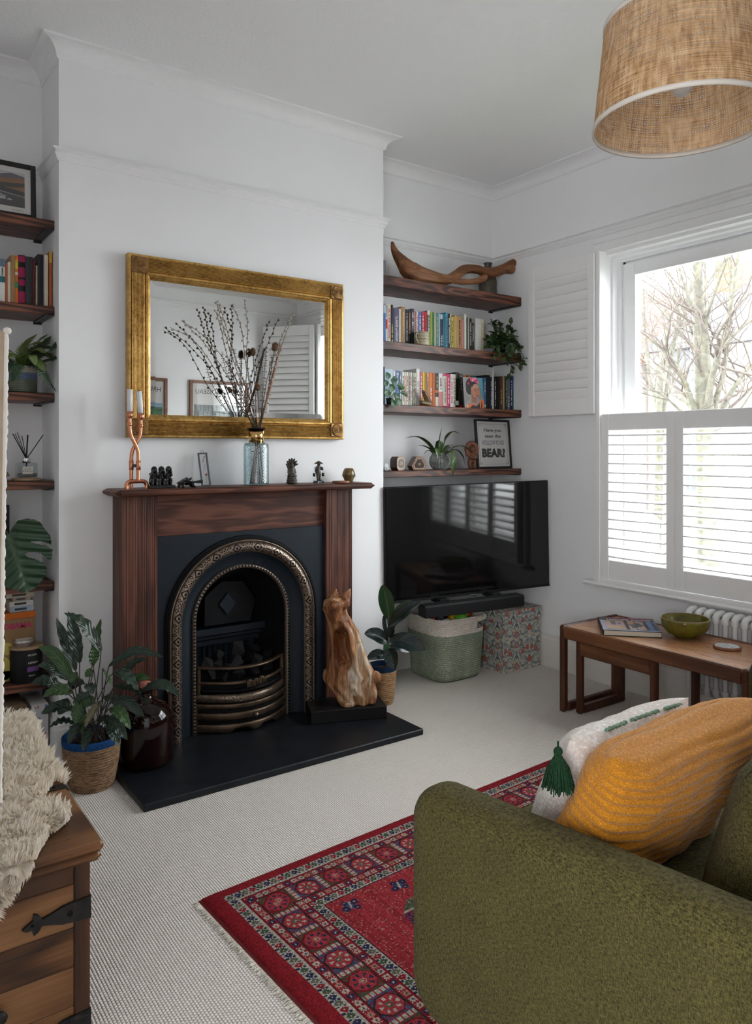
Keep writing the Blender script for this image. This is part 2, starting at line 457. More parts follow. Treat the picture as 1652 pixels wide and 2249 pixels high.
# soft goods
def fabric(name, c, c2, scale=260, rough=.95, bump=.5, sheen=0.0, mott=.3):
    t = NT(name, rough, 0, .15)
    v = t.co()
    a = t.noise(t.co(scale=(1, 1, .25)), scale, 2); b = t.noise(t.co(scale=(.25, .25, 1)), scale, 2); g = t.noise(v, 9, 3)
    w = t.math('ADD', t.math('MULTIPLY', t.math('ADD', a, b), .5), t.math('MULTIPLY_ADD', g, mott, -.5 * mott))
    t.base(t.ramp(w, [(.36, c2), (.52, c), (.66, tuple(min(1, x * 1.7) for x in c))]))
    t.bump(t.math('ADD', a, b), bump, .003)
    if sheen: t.p.inputs['Sheen Weight'].default_value = sheen
    return t
fabric('sofa_fabric', (.092, .079, .025), (.028, .025, .009), 460, mott=.10, bump=.7, sheen=.04)
fabric('white_cotton', (.80, .73, .68), (.68, .61, .56), 300, bump=.4)
fabric('mustard_plush', (.50, .20, .016), (.38, .14, .010), 700, bump=.2, sheen=.25, mott=.06)
fabric('tassel_green', (.016, .050, .022), (.008, .026, .012), 400)
fabric('stitch_green', (.20, .32, .24), (.14, .24, .18), 400)
fabric('wool', (.90, .84, .75), (.82, .75, .64), 120, mott=.2)
t = MAT['wool'].node_tree; _tr = t.nodes.new('ShaderNodeBsdfTranslucent'); _tr.inputs[0].default_value = (.92, .86, .76, 1); _mx = t.nodes.new('ShaderNodeMixShader'); _mx.inputs[0].default_value = .5
t.links.new(t.nodes['Principled BSDF'].outputs[0], _mx.inputs[1]); t.links.new(_tr.outputs[0], _mx.inputs[2]); t.links.new(_mx.outputs[0], t.nodes['Material Output'].inputs['Surface'])
fabric('hide', (.80, .73, .62), (.70, .62, .5), 60)
fabric('rope_cream', (.66, .59, .52), (.52, .46, .40), 300, bump=.5)
fabric('rope_sage', (.25, .29, .215), (.18, .215, .155), 300, bump=.5)
fabric('fringe', (.60, .56, .50), (.48, .44, .38), 200)
fabric('navy_trim', (.012, .030, .075), (.006, .014, .035), 300)
fabric('blue_trim', (.012, .055, .17), (.006, .025, .08), 300)
def woven(name, c, c2, sz):
    t = NT(name, .8, 0, .3)
    f = t.noise(t.co(scale=(1, 1, sz)), 40, 3, .6, .8); t.base(t.ramp(f, [(.3, c2), (.5, c), (.7, tuple(min(1, x * 1.5) for x in c))])); t.bump(f, .6, .01)
woven('seagrass', (.225, .135, .075), (.075, .042, .022), 3.2)
woven('rope_tan', (.36, .215, .105), (.15, .08, .035), 3.0)
# loose-woven raffia: see-through gaps between uneven threads
t = NT('raffia', .8, 0, .25)
uv = t.n('TexCoord').outputs['UV']; x, y, z = t.sep(uv)
v = t.co('UV'); 
n1 = t.noise(t.co('UV', (1, 14, 1)), 9, 2, .5); n2 = t.noise(t.co('UV', (22, 1, 1)), 5, 2, .5)
wob = t.noise(v, 11, 2)
fa = t.math('FRACT', t.math('ADD', t.math('MULTIPLY', x, 190.0), t.math('MULTIPLY', wob, 1.6)))
fb = t.math('FRACT', t.math('ADD', t.math('MULTIPLY', y, 44.0), t.math('MULTIPLY', wob, 2.6)))
ga = t.math('LESS_THAN', fa, t.math('MULTIPLY_ADD', n2, 1.5, -.22)); gb = t.math('LESS_THAN', fb, t.math('MULTIPLY_ADD', n1, 2.2, -.30))
cover = t.math('MAXIMUM', ga, gb)
tone = t.math('ADD', t.math('MULTIPLY', n1, .5), t.math('MULTIPLY', n2, .5))
colr = t.ramp(tone, [(.36, (.30, .15, .065)), (.5, (.60, .37, .19)), (.64, (.80, .58, .36))])
t.base(colr)
tr = t.n('BsdfTranslucent'); t.L(colr, tr.inputs['Color'])
mx = t.n('MixShader'); mx.inputs[0].default_value = .42; t.L(t.p.outputs[0], mx.inputs[1]); t.L(tr.outputs[0], mx.inputs[2])
tp = t.n('BsdfTransparent'); mx2 = t.n('MixShader'); t.L(cover, mx2.inputs[0]); t.L(tp.outputs[0], mx2.inputs[1]); t.L(mx.outputs[0], mx2.inputs[2])
t.L(mx2.outputs[0], t.out.inputs['Surface'])
plain('shade_tape', (.62, .57, .51), .7, var=.04)
# paper lamp
t = NT('lamp_paper', .9, 0, .1); f = t.noise(t.co(), 30, 4, .6)
c = t.ramp(f, [(.3, (.60, .47, .33)), (.7, (.70, .58, .44))]); t.base(c)
tr = t.n('BsdfTranslucent'); t.L(c, tr.inputs['Color']); mx = t.n('MixShader'); mx.inputs[0].default_value = .3
t.L(t.p.outputs[0], mx.inputs[1]); t.L(tr.outputs[0], mx.inputs[2]); t.L(mx.outputs[0], t.out.inputs['Surface'])
plain('paper_edge', (.84, .80, .74), .9, var=.06)
# prints
def attr_print(name, rough, bump=None, spec=.4):
    t = NT(name, rough, 0, spec); a = t.n('VertexColor'); a.layer_name = 'Col'
    if bump:
        f = t.noise(t.co(), bump[0], 3, .6); t.base(t.mix(t.spread(f, 0, .45), a.outputs['Color'], t.mix(.6, a.outputs['Color'], (.02, .01, .01)))); t.bump(f, bump[1], .006)
    else: t.base(a.outputs['Color'])
attr_print('print', .45); attr_print('rug_pile', .95, (420, .9), .1); attr_print('box_paper', .55); attr_print('cover_gloss', .18)
plain('ink', (.012, .012, .014), .6, var=.05); plain('ink_violet', (.10, .09, .16), .6, var=.2)
plain('paper_white', (.74, .72, .70), .6, var=.01); plain('page_edge', (.62, .56, .46), .8, var=.08, vs=200)
plain('title_white', (.70, .70, .68), .5, var=.02); plain('title_dark', (.03, .03, .035), .5); plain('title_gold', (.50, .34, .10), .4); plain('title_yellow', (.62, .50, .10), .5)
plain('title_orange', (.55, .16, .03), .5); plain('title_pink', (.50, .02, .12), .5); plain('label_purple', (.14, .055, .21), .5)
plain('label_cream', (.62, .60, .55), .6, var=.04)
# glass
def clear(name, tint, rough=.02, ior=1.45, gloss=1.0, bump=None):
    t = NT(name); t.t.nodes.remove(t.p)
    tp = t.n('BsdfTransparent'); tp.inputs[0].default_value = (*tint, 1)
    gl = t.n('BsdfGlossy'); gl.inputs['Roughness'].default_value = rough; gl.inputs['Color'].default_value = (gloss, gloss, gloss, 1)
    fr = t.n('LayerWeight'); fr.inputs[0].default_value = .5; r0 = ((ior - 1) / (ior + 1)) ** 2
    fa = t.math('MULTIPLY_ADD', t.math('POWER', fr.outputs['Facing'], 4.0), .85, r0)
    mx = t.n('MixShader'); t.L(fa, mx.inputs[0]); t.L(tp.outputs[0], mx.inputs[1]); t.L(gl.outputs[0], mx.inputs[2])
    if bump:
        b = t.n('Bump'); b.inputs['Strength'].default_value = bump[1]; b.inputs['Distance'].default_value = .004
        t.L(t.voro(t.co(), bump[0]), b.inputs['Height']); t.L(b.outputs[0], gl.inputs['Normal']); t.L(b.outputs[0], fr.inputs['Normal'])
    t.L(mx.outputs[0], t.out.inputs['Surface'])
clear('window_glass', (.97, .985, .98), .0, 1.45, .8)
clear('frame_glass', (.97, .97, .97), .03, 1.5, .8)
clear('vase_glass', (.56, .66, .68), .05, 2.2, 1.0)
clear('bottle_clear', (.80, .84, .84), .03, 1.5)
t = NT('amber_glass', .07, 0, .4, (.018, .006, .004)); t.base(t.ramp(t.noise(t.co(), 4, 2), [(.3, (.006, .002, .0015)), (.7, (.016, .0045, .003))]))
plain('crystal', (.55, .57, .60), .2, spec=.7, var=.3, vs=60)
# ceramics etc.
def glaze(name, c, c2, rough=.15, scale=30, zs=1.0):
    t = NT(name, rough, 0, .5); f = t.noise(t.co(scale=(1, 1, zs)), scale, 4, .6); t.base(t.ramp(f, [(.32, c2), (.62, c)])); return t
glaze('bowl_glaze', (.17, .155, .016), (.09, .075, .008), .12, 22)
glaze('brown_glaze', (.19, .13, .055), (.10, .06, .022), .14, 40)
glaze('stoneware', (.105, .088, .06), (.06, .048, .032), .5, 35)
t = NT('mug_glaze', .45, 0, .4); v = t.co(); x, y, z = t.sep(v); f = t.noise(t.co(scale=(1, 1, 8)), 9, 3); g = t.noise(v, 110, 2)
bands = t.math('SINE', t.math('MULTIPLY_ADD', z, 330.0, t.math('MULTIPLY', f, 5.0)))
t.base(t.mix(t.ramp(g, [(.62, (0, 0, 0)), (.70, (.6, .6, .6))]), t.ramp(bands, [(.0, (.42, .37, .25)), (.80, (.46, .42, .30)), (.97, (.17, .12, .06))]), (.13, .08, .03)))
t = NT('fern_pot', .2, 0, .5); v = t.co(); x, y, z = t.sep(v); f = t.noise(v, 30, 3); zz = t.math('ADD', z, t.math('MULTIPLY_ADD', f, .012, -.006))
t.base(t.ramp(t.math('DIVIDE', zz, .118), [(.0, (.075, .095, .065)), (.46, (.10, .115, .075)), (.5, (.085, .13, .22)), (.72, (.12, .17, .27)), (.76, (.40, .38, .32)), (1.0, (.48, .46, .40))]))
t.bump(t.math('SINE', t.math('MULTIPLY', z, 700.0)), .2, .003)
t = NT('ribbed_pot', .55, 0, .3); v = t.co(); f = t.noise(v, 90, 3); t.base(t.ramp(f, [(.35, (.14, .15, .14)), (.6, (.31, .33, .31))])); t.bump(f, .4, .004)
glaze('terracotta', (.23, .085, .042), (.11, .038, .02), .55, 18)
glaze('figure_brown', (.135, .062, .034), (.05, .022, .013), .5, 30)
glaze('figure_black', (.010, .0105, .0125), (.005, .005, .006), .22, 40)
glaze('figure_bronze', (.075, .062, .050), (.022, .018, .016), .32, 50)
glaze('resin_gold', (.20, .125, .05), (.045, .028, .014), .4, 60)
plain('wax', (.78, .78, .80), .35, spec=.4, var=.01); MAT['wax'].node_tree.nodes['Principled BSDF'].inputs['Subsurface Weight'].default_value = .0
plain('tv_plastic', (.006, .006, .007), .45, spec=.25, var=.1); NT('tv_screen', .06, 0, .5, (.004, .004, .0045))
plain('soundbar', (.010, .0105, .012), .5, spec=.25, var=.1); plain('black_ceramic', (.007, .007, .0075), .5, spec=.25, var=.1)
plain('soil', (.02, .014, .010), .9, var=.4, vs=80, bump=.6)
plain('coral_cap', (.42, .13, .085), .6, var=.1)
plain('diffuser_liquid', (.10, .09, .085), .2)
plain('reed_black', (.008, .008, .008), .7)
plain('bamboo_lid', (.34, .22, .12), .5, var=.2, vs=50)
for nm, c in dict(toy_green=(.10, .42, .03), toy_yellow=(.62, .42, .02), toy_red=(.42, .025, .02), toy_white=(.7, .7, .68), toy_blue=(.03, .10, .32), toy_black=(.01, .01, .01), toy_orange=(.6, .2, .02)).items(): plain(nm, c, .35, var=.05)
# leaves
def leafmat(name, c, c2, rib, nv=9.0, rough=.32, streak=.55, bmp=.35):
    """UV: x across the blade, y along it; ribs run out from the middle"""
    t = NT(name, rough, 0, .5)
    uv = t.n('TexCoord').outputs['UV']; x, y, z = t.sep(uv)
    ax = t.math('ABSOLUTE', t.math('SUBTRACT', x, .5))
    s_ = t.math('SINE', t.math('MULTIPLY', t.math('SUBTRACT', y, t.math('MULTIPLY', ax, .55)), nv * 2 * PI))
    mid = t.math('LESS_THAN', ax, .035)
    f = t.noise(t.co(), 30, 3)
    a = t.mix(t.math('MULTIPLY_ADD', s_, .25, .25), c, c2)
    a = t.mix(t.math('MULTIPLY', mid, streak), a, rib)
    t.base(t.mix(t.spread(f, 0, .35), a, c2)); t.bump(s_, bmp, .003)
    t.p.inputs['Coat Weight'].default_value = .15
leafmat('calathea_leaf', (.016, .042, .022), (.007, .020, .014), (.05, .11, .04), 8)
leafmat('calathea_bright', (.040, .105, .022), (.018, .055, .015), (.10, .19, .05), 8)
leafmat('calathea_pale', (.085, .10, .055), (.26, .20, .12), (.30, .24, .14), 6)
leafmat('rubber_leaf', (.0095, .024, .022), (.006, .015, .016), (.035, .055, .03), 14, .24, .6, .05)
leafmat('rubber_bright', (.020, .066, .024), (.012, .040, .018), (.06, .11, .045), 14, .24, .6, .05)
leafmat('monstera_leaf', (.012, .046, .015), (.009, .034, .012), (.035, .08, .028), 5, .42, .6, .12)
leafmat('dragon_leaf', (.075, .135, .034), (.045, .095, .022), (.20, .26, .09), 0.0, .35, .9)
leafmat('dragon_dark', (.035, .075, .022), (.022, .05, .014), (.11, .16, .06), 0.0, .35, .9)
leafmat('fern_light', (.115, .17, .028), (.05, .095, .018), (.12, .17, .04), 10, .5)
leafmat('fern_dark', (.028, .070, .026), (.014, .040, .016), (.05, .09, .03), 10, .5)
leafmat('vine_leaf', (.070, .135, .034), (.035, .080, .022), (.07, .13, .04), 6, .4)
leafmat('vine_dark', (.034, .075, .026), (.018, .042, .016), (.04, .07, .03), 6, .4)
leafmat('coin_leaf', (.036, .105, .032), (.020, .066, .026), (.09, .16, .07), 5, .35)
plain('stem_green', (.06, .09, .03), .6); plain('stem_dark', (.030, .018, .012), .6, var=.3); plain('stem_brown', (.085, .05, .028), .6, var=.3)
plain('twig', (.055, .028, .018), .7, var=.4); plain('bud_fluff', (.42, .37, .31), .95, var=.2, vs=90); plain('dry_leaf', (.115, .075, .062), .75, var=.35, vs=40)
plain('teasel', (.115, .056, .025), .85, var=.4, vs=120, bump=.6); plain('bare_stick', (.34, .19, .125), .6, var=.2)
plain('pressed_red', (.30, .045, .03), .7, var=.4); plain('dark_straw', (.12, .07, .04), .8)
# outside
t = NT('brick_far', .9, 0, .1); br = t.n('TexBrick'); br.inputs['Scale'].default_value = 1.0
br.inputs['Color1'].default_value = (.30, .135, .075, 1); br.inputs['Color2'].default_value = (.22, .10, .06, 1); br.inputs['Mortar'].default_value = (.30, .26, .22, 1)
br.inputs['Brick Width'].default_value = .23; br.inputs['Row Height'].default_value = .075; br.inputs['Mortar Size'].default_value = .01
t.L(t.co(rot=(PI / 2, 0, PI / 2)), br.inputs['Vector']); t.base(br.outputs['Color'])
plain('bark', (.078, .074, .054), .9, var=.4, vs=18, bump=.4); plain('twig_far', (.078, .062, .053), .9, var=.3)
plain('roof_slate', (.075, .075, .085), .8, var=.2, vs=6); plain('roof_tile', (.11, .045, .035), .8, var=.25, vs=8)
plain('far_white', (.60, .60, .60), .7, var=.05); plain('far_pane', (.04, .045, .055), .15); plain('asphalt', (.42, .42, .42), .9, var=.2)
plain('lawn', (.10, .105, .07), .95, var=.5, vs=30); plain('hedge', (.035, .06, .022), .9, var=.5, vs=25, bump=.6); plain('berry_red', (.30, .018, .018), .6, var=.3)
plain('fence_wood', (.30, .20, .14), .8, var=.2)
# ------------------------------------------------------------------ the room
XC1, XC2, YC, XW, YB, YBL, ZC, YR, XL = .812, 2.6, 3.577, 3.77, 3.87, 3.91, 3.2156, .45, -.40
def struct(name, g, mat, label, cat, parent=None):
    o = obj(name, g, mat, parent)
    if not parent: tag(o, label, cat, kind='structure')
    return o
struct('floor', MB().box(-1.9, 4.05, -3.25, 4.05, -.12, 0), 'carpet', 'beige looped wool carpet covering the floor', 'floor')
struct('ceiling', MB().box(-1.9, 4.05, -3.25, 4.05, ZC, ZC + .1), 'ceiling_paint', 'white stippled ceiling above the coving', 'ceiling')
struct('wall_back_left', MB().box(XL - .1, XC1 + .05, YBL, 4.05, 0, ZC), 'wall_paint', 'white wall behind the book and fern shelves', 'wall')
struct('wall_back_right', MB().box(XC2 - .05, XW, YB, 4.05, 0, ZC), 'wall_paint', 'white wall behind the television', 'wall')
m = MB()
for a in ((XC1, 1.20, YC, 4.04, 0, ZC), (2.13, XC2, YC, 4.04, 0, ZC), (1.20, 2.13, YC, 4.04, 1.0, ZC), (1.20, 2.13, 3.93, 4.04, 0, 1.0)): m.box(*a)
struct('wall_chimney', m, 'wall_paint', 'white chimney breast around the fireplace', 'wall')
struct('wall_left', MB().box(XL - .1, XL, YR, YBL, 0, ZC), 'wall_paint', 'white wall behind the wooden chest', 'wall')
WY0, WY1, WZ0, WZ1 = .94, 2.93, .60, 2.585
m = MB(); XO = 4.02
for a in ((XW, XO, -3.2, WY0, 0, ZC), (XW, XO, WY1, 4.04, 0, ZC), (XW, XO, WY0, WY1, 0, WZ0), (XW, XO, WY0, WY1, WZ1, ZC)): m.box(*a)
struct('wall_right', m, 'wall_paint', 'white wall around the shuttered window', 'wall')
m = MB()
for a in ((1.0, XW, YR - .12, YR, 0, ZC), (XL, 1.0, YR - .12, YR, 2.6, ZC)): m.box(*a)
struct('wall_rear', m, 'wall_paint', 'white wall behind the green sofa', 'wall')
# the hall the picture is taken from, with an opening added for fill light
m = MB()
for a in ((-1.9, -1.8, -3.15, -2.15, 0, ZC), (-1.9, -1.8, -.45, YR, 0, ZC), (-1.9, -1.8, -2.15, -.45, 0, .85), (-1.9, -1.8, -2.15, -.45, 2.25, ZC), (-1.8, XL - .1, YR - .12, YR, 0, ZC)): m.box(*a)
struct('wall_hall_left', m, 'wall_paint', 'white wall with a wide window in the adjoining hall', 'wall')
m = MB()
m.box(-1.9, XW, -3.25, -3.15, 0, ZC)
struct('wall_hall_rear', m, 'wall_paint', 'plain white end wall of the adjoining hall', 'wall')
def sweep(path, prof):
    """profile (out from the wall, z) along a wall line with mitred corners; the room lies to the right of the direction of travel"""
    P = [Vector((a, b)) for a, b in path]; n = len(P); mb = MB(); vs = []
    nr = []
    for i in range(n - 1):
        d = (P[i + 1] - P[i]).normalized(); nr.append(Vector((d.y, -d.x)))
    for i in range(n):
        a = nr[max(i - 1, 0)]; b = nr[min(i, n - 2)]
        mt = a + b; mt = mt / (1 + a.dot(b)) if (1 + a.dot(b)) > 1e-6 else a
        for o, z in prof: vs.append((P[i].x + mt.x * o, P[i].y + mt.y * o, z))
    k = len(prof)
    fs = [(i * k + j, i * k + j + 1, (i + 1) * k + j + 1, (i + 1) * k + j) for i in range(n - 1) for j in range(k - 1)]
    mb.add(vs, fs, False)
    mb.add(vs[:k], [tuple(range(k))]); mb.add(vs[-k:], [tuple(range(k - 1, -1, -1))])
    return mb
PATH = [(XL, YBL), (XC1, YBL), (XC1, YC), (XC2, YC), (XC2, YB), (XW, YB), (XW, YR), (1.0, YR)]
cv = [(-.01, ZC - .074), (.005, ZC - .074), (.009, ZC - .070)]
for k in range(9):
    a = PI / 2 * k / 8; cv.append((.012 + .056 * (1 - math.cos(a)), ZC - .068 + .056 * math.sin(a)))
cv += [(.072, ZC - .011), (.080, ZC - .010), (.080, ZC + .005)]
struct('trim_1', sweep(PATH, cv), 'trim_paint', 'white coved cornice round the top of the walls', 'cornice')
ZR = 2.742
struct('trim_2', sweep(PATH, [(-.01, ZR - .052), (.006, ZR - .052), (.009, ZR - .046), (.013, ZR - .041), (.013, ZR - .036), (.019, ZR - .030), (.021, ZR - .022), (.016, ZR - .014), (.022, ZR - .010), (.029, ZR - .007), (.029, ZR), (-.01, ZR)]),
       'trim_paint', 'white moulded picture rail high on the walls', 'picture rail')
sk = [(-.01, .0), (.022, .0), (.022, .155), (.019, .165), (.019, .175), (.012, .190), (.010, .205), (.0, .207), (-.01, .207)]
struct('baseboard_left', sweep([(XL, YBL), (XC1, YBL), (XC1, YC), (1.05, YC)], sk), 'trim_paint', 'white skirting board beside the potted calathea', 'skirting')
struct('baseboard_right', sweep([(2.30, YC), (XC2, YC), (XC2, YB), (XW, YB), (XW, YR), (1.0, YR)], sk), 'skirting_paint', 'cream skirting board under the window and behind the television', 'skirting')
# ------------------------------------------------------------------ window
win = thing('window_1', 'white framed window looking out on a bare tree', 'window', kind='structure')
m = MB()   # architrave with stepped head
for y0, y1, x in ((WY1, WY1 + .055, XW - .03), (WY0 - .055, WY0, XW - .03)): m.rbox(x, XW + .01, y0, y1, .57, WZ1 - .0005, .004)
obj('architrave', m, 'trim_paint', win)
m = MB(); m.rbox(XW - .03, XW + .01, WY0 - .055, WY1 + .055, WZ1, WZ1 + .055, .004); m.rbox(XW - .036, XW + .01, WY0 - .06, WY1 + .06, WZ1 + .055, WZ1 + .092, .006)
obj('head_board', m, 'trim_paint', win)
m = MB()   # jamb lining in steps
for k, (x0, x1, t_) in enumerate(((XW - .005, XW + .045, .020), (XW + .045, XW + .085, .036), (XW + .085, XW + .12, .052))):
    m.box(x0, x1, WY1 - t_, WY1 + .002, WZ0, WZ1); m.box(x0, x1, WY0 - .002, WY0 + t_, WZ0, WZ1); m.box(x0, x1, WY0 + t_, WY1 - t_, WZ1 - t_, WZ1 + .002)
obj('jamb_lining', m, 'trim_paint', win)
GX = 3.905
def sash(y0, y1, z0, z1):
    s = .072; m = MB()
    m.rbox(GX - .03, GX + .03, y0, y0 + s, z0, z1, .006); m.rbox(GX - .03, GX + .03, y1 - s, y1, z0, z1, .006)
    m.rbox(GX - .03, GX + .03, y0 + s, y1 - s, z0, z0 + s, .006); m.rbox(GX - .03, GX + .03, y0 + s, y1 - s, z1 - s, z1, .006)
    f = obj('sash', m, 'trim_paint', win)
    obj('pane', MB().box(GX - .003, GX + .003, y0 + s - .005, y1 - s + .005, z0 + s - .005, z1 - s + .005), 'window_glass', f)
    b = MB()
    for yy in (y0 + s, y1 - s): b.box(GX - .032, GX - .02, yy - .008, yy + .008, z0 + s - .008, z1 - s + .008)
    for zz in (z0 + s, z1 - s): b.box(GX - .0315, GX - .02, y0 + s + .008, y1 - s - .008, zz - .008, zz + .008)
    obj('glazing_bead', b, 'trim_paint', f)
sash(.985, 1.60, .68, 2.522); sash(1.62, 2.862, .68, 2.522)
m = MB(); m.box(GX - .005, GX + .1, .99, 2.88, .60, .68); m.box(GX - .005, GX + .1, 2.866, 2.90, .60, 2.55); m.box(GX - .005, GX + .1, .95, .985, .60, 2.55); m.box(GX - .005, GX + .1, 1.60, 1.62, .68, 2.55); m.box(GX - .005, GX + .1, .95, 2.90, 2.524, 2.56)
obj('outer_frame', m, 'trim_paint', win)
m = MB(); m.rbox(XW - .075, GX + .05, WY0 - .11, WY1 + .11, .585, .612, .012)
obj('sill', m, 'trim_paint', win)
# ------------------------------------------------------------------ shutters
SX = 3.728
def shutter(name, label, hinge, ang, w, z0, z1, nl, tilt, st=.052, top=.098, bot=.112, th=.027, front=1, group=None):
    """panel in its own frame: x along the width from the hinge, y through the thickness"""
    t_ = thing(name, label, 'shutter', (hinge[0], hinge[1], z0), ang, group)
    h = z1 - z0
    obj('stile', MB().rbox(0, st, -th / 2, th / 2, 0, h, .003), 'shutter_paint', t_)
    obj('stile', MB().rbox(w - st, w, -th / 2, th / 2, 0, h, .003), 'shutter_paint', t_)
    obj('rail', MB().rbox(st, w - st, -th / 2 + .002, th / 2 - .002, 0, bot, .003), 'shutter_paint', t_)
    obj('rail', MB().rbox(st, w - st, -th / 2 + .002, th / 2 - .002, h - top, h, .003), 'shutter_paint', t_)
    lw = .064; m = MB(); prof = []
    for k in range(12):
        a = 2 * PI * k / 12; prof.append((lw / 2 * math.cos(a), .0060 * math.sin(a)))
    m.prism(prof, 0, st + .002, w - st - .002, True); me = m.mesh('louvre', 'shutter_paint')
    sp = (h - top - bot) / nl
    for k in range(nl):
        o = obj('louvre', me, None, t_, (0, 0, bot + sp * (k + .5)), (tilt, 0, 0))
    for hz in (.10, h - .10):
        mh = MB(); mh.tube([(-.004, th / 2 * front, hz - .03), (-.004, th / 2 * front, hz + .03)], .0045, 8); mh.box(.0, .022, th / 2 * front - .0015, th / 2 * front + .0015, hz - .028, hz + .028)
        obj('hinge', mh, 'hinge_white', t_)
    return t_
mfr = MB()
for y0, y1 in ((WY1 - .022, WY1 + .006), (WY0 - .006, WY0 + .022)): mfr.rbox(SX - .024, XW - .001, y0, y1, .612, WZ1, .003)
mfr.rbox(SX - .024, XW - .001, WY0 + .02, WY1 - .02, .612, .634, .003)
solo('shutter_frame', mfr, 'shutter_paint', 'white frame that carries the shutters in the window opening', 'shutter frame')
PW = (WY1 - WY0 - .056) / 4
WHICH = ['hinged beside the open upper shutter', 'second from the open upper shutter', 'third from the open upper shutter', 'fourth from the open upper shutter']
for k in range(4):
    y = WY1 - .026 - k * (PW + .0015)
    shutter('lower_shutter', 'white lower shutter panel with level louvres, ' + WHICH[k], (SX, y), -PI / 2, PW, .637, 1.612, 14, 0.17, group='lower shutters in the window')
# upper pair folded back against the wall by the alcove
pa = PX(1308, 700, 3.705); pb = PX(1163, 700, 3.712)
UW = (Vector((pb.x, pb.y)) - Vector((pa.x, pa.y))).length
ang = math.atan2(pb.y - pa.y, pb.x - pa.x)
shutter('upper_shutter', 'white upper shutter panel folded open beside the shelves, louvres shut', (pa.x, pa.y), ang, UW, 1.616, 2.582, 13, 1.32, top=.095, bot=.10, front=-1, group='upper shutters folded open')
shutter('upper_shutter', 'white shutter panel folded flat behind the open upper shutter', (pa.x + .031, pa.y), ang, UW - .01, 1.616, 2.582, 13, 1.32, top=.095, bot=.10, front=-1, group='upper shutters folded open')
# its twin at the other jamb, seen in the mirror
shutter('upper_shutter', 'white upper shutter standing half open at the sofa end of the window', (3.69, .925), math.atan2(.52 - .925, 3.36 - 3.69), .52, 1.616, 2.582, 13, 1.25, top=.095, bot=.10, group='upper shutters folded open')
# ------------------------------------------------------------------ what lies outside
GZ = -.75
struct('ground', MB().box(4.05, 40, -25, 45, GZ - .1, GZ), 'asphalt', 'grey street outside the window', 'street')
solo('front_lawn', MB().box(4.3, 7.9, -2, 12, GZ, GZ + .04), 'lawn', 'strip of grass in front of the window', 'lawn')
rnd = random.Random(5)
def grow(mb, p, d, r, ln, lev, tw, seg=7):
    n = 5; pts = [p.copy()]; q = p.copy(); dd = d.copy(); rr = [r]
    for i in range(n):
        dd = (dd + Vector((rnd.gauss(0, .10), rnd.gauss(0, .10), rnd.gauss(.03, .05))) * (1 + .5 * lev)).normalized()
        q = q + dd * ln / n; pts.append(q.copy()); rr.append(r * (1 - .55 * (i + 1) / n))
    (mb if lev < 3 else tw).tube(pts, rr, max(3, seg - lev), lev < 2)
    if lev >= 4: return
    kids = (4, 4, 5, 4)[lev]
    for k in range(kids):
        t_ = .25 + .75 * (k + rnd.random() * .6) / kids
        i = min(int(t_ * n), n - 1); b = pts[i].lerp(pts[i + 1], t_ * n - i)
        s = Vector((rnd.gauss(0, 1), rnd.gauss(0, 1), rnd.gauss(.45, .5)))
        s = (dd * (.75 if lev else 1.25) + s.normalized() * (.62 if lev == 0 else .8)).normalized()
        grow(mb, b, s, rr[i] * (.62 if lev == 0 else .5), ln * rnd.uniform(.5, .78), lev + 1, tw)
def tree(loc, h, r, label):
    tr = thing('bare_tree', label, 'tree', loc)
    a, b = MB(), MB()
    grow(a, Vector((0, 0, .0)), Vector((.02, .0, 1)), r, h, 0, b)
    obj('trunk', a, 'bark', tr)
    o = obj('twigs', b, 'twig_far', tr); o['kind'] = 'stuff'
TX = 8.2; TB = PX(1553, 1000, TX); TB.z = GZ + .0
tr_ = thing('bare_tree', 'bare winter tree with many upright limbs just outside the window', 'tree', TB)
def tz(x, y, dx=0.0): return PX(1360 + x / 3.24, 520 + y / 3.24, TX + dx) - TB
tw = MB()
def limb(pts, r0, r1, dx, nk):
    P_ = smooth_path([tz(x, y, dx * k / max(1, len(pts) - 1)) for k, (x, y) in enumerate(pts)], 22); n = len(P_)
    obj('limb', MB().tube(P_, [lerp(r0, r1, k / (n - 1)) * .62 for k in range(n)], 9), 'bark', tr_)
    for k in range(nk):
        i = rnd.randrange(4, n - 1); d = (P_[i + 1] - P_[i]).normalized(); s_ = Vector((rnd.gauss(0, 1), rnd.gauss(0, 1), rnd.gauss(.3, .6))).normalized()
        grow(tw, P_[i].copy(), (d * .7 + s_ * .9).normalized(), lerp(r0, r1, i / n) * .34, rnd.uniform(.5, 1.1), 3, tw)
trunk_pts = [Vector((0, 0, .0)), tz(640, 2300), tz(625, 1700), tz(605, 1190), tz(592, 900), tz(578, 600), tz(565, 420), tz(550, 60)]
P_ = smooth_path(trunk_pts, 34)
obj('trunk', MB().tube(P_, [interp([(0, .15), (.4, .105), (.7, .08), (1, .045)], k / 33) for k in range(34)], 12), 'bark', tr_)
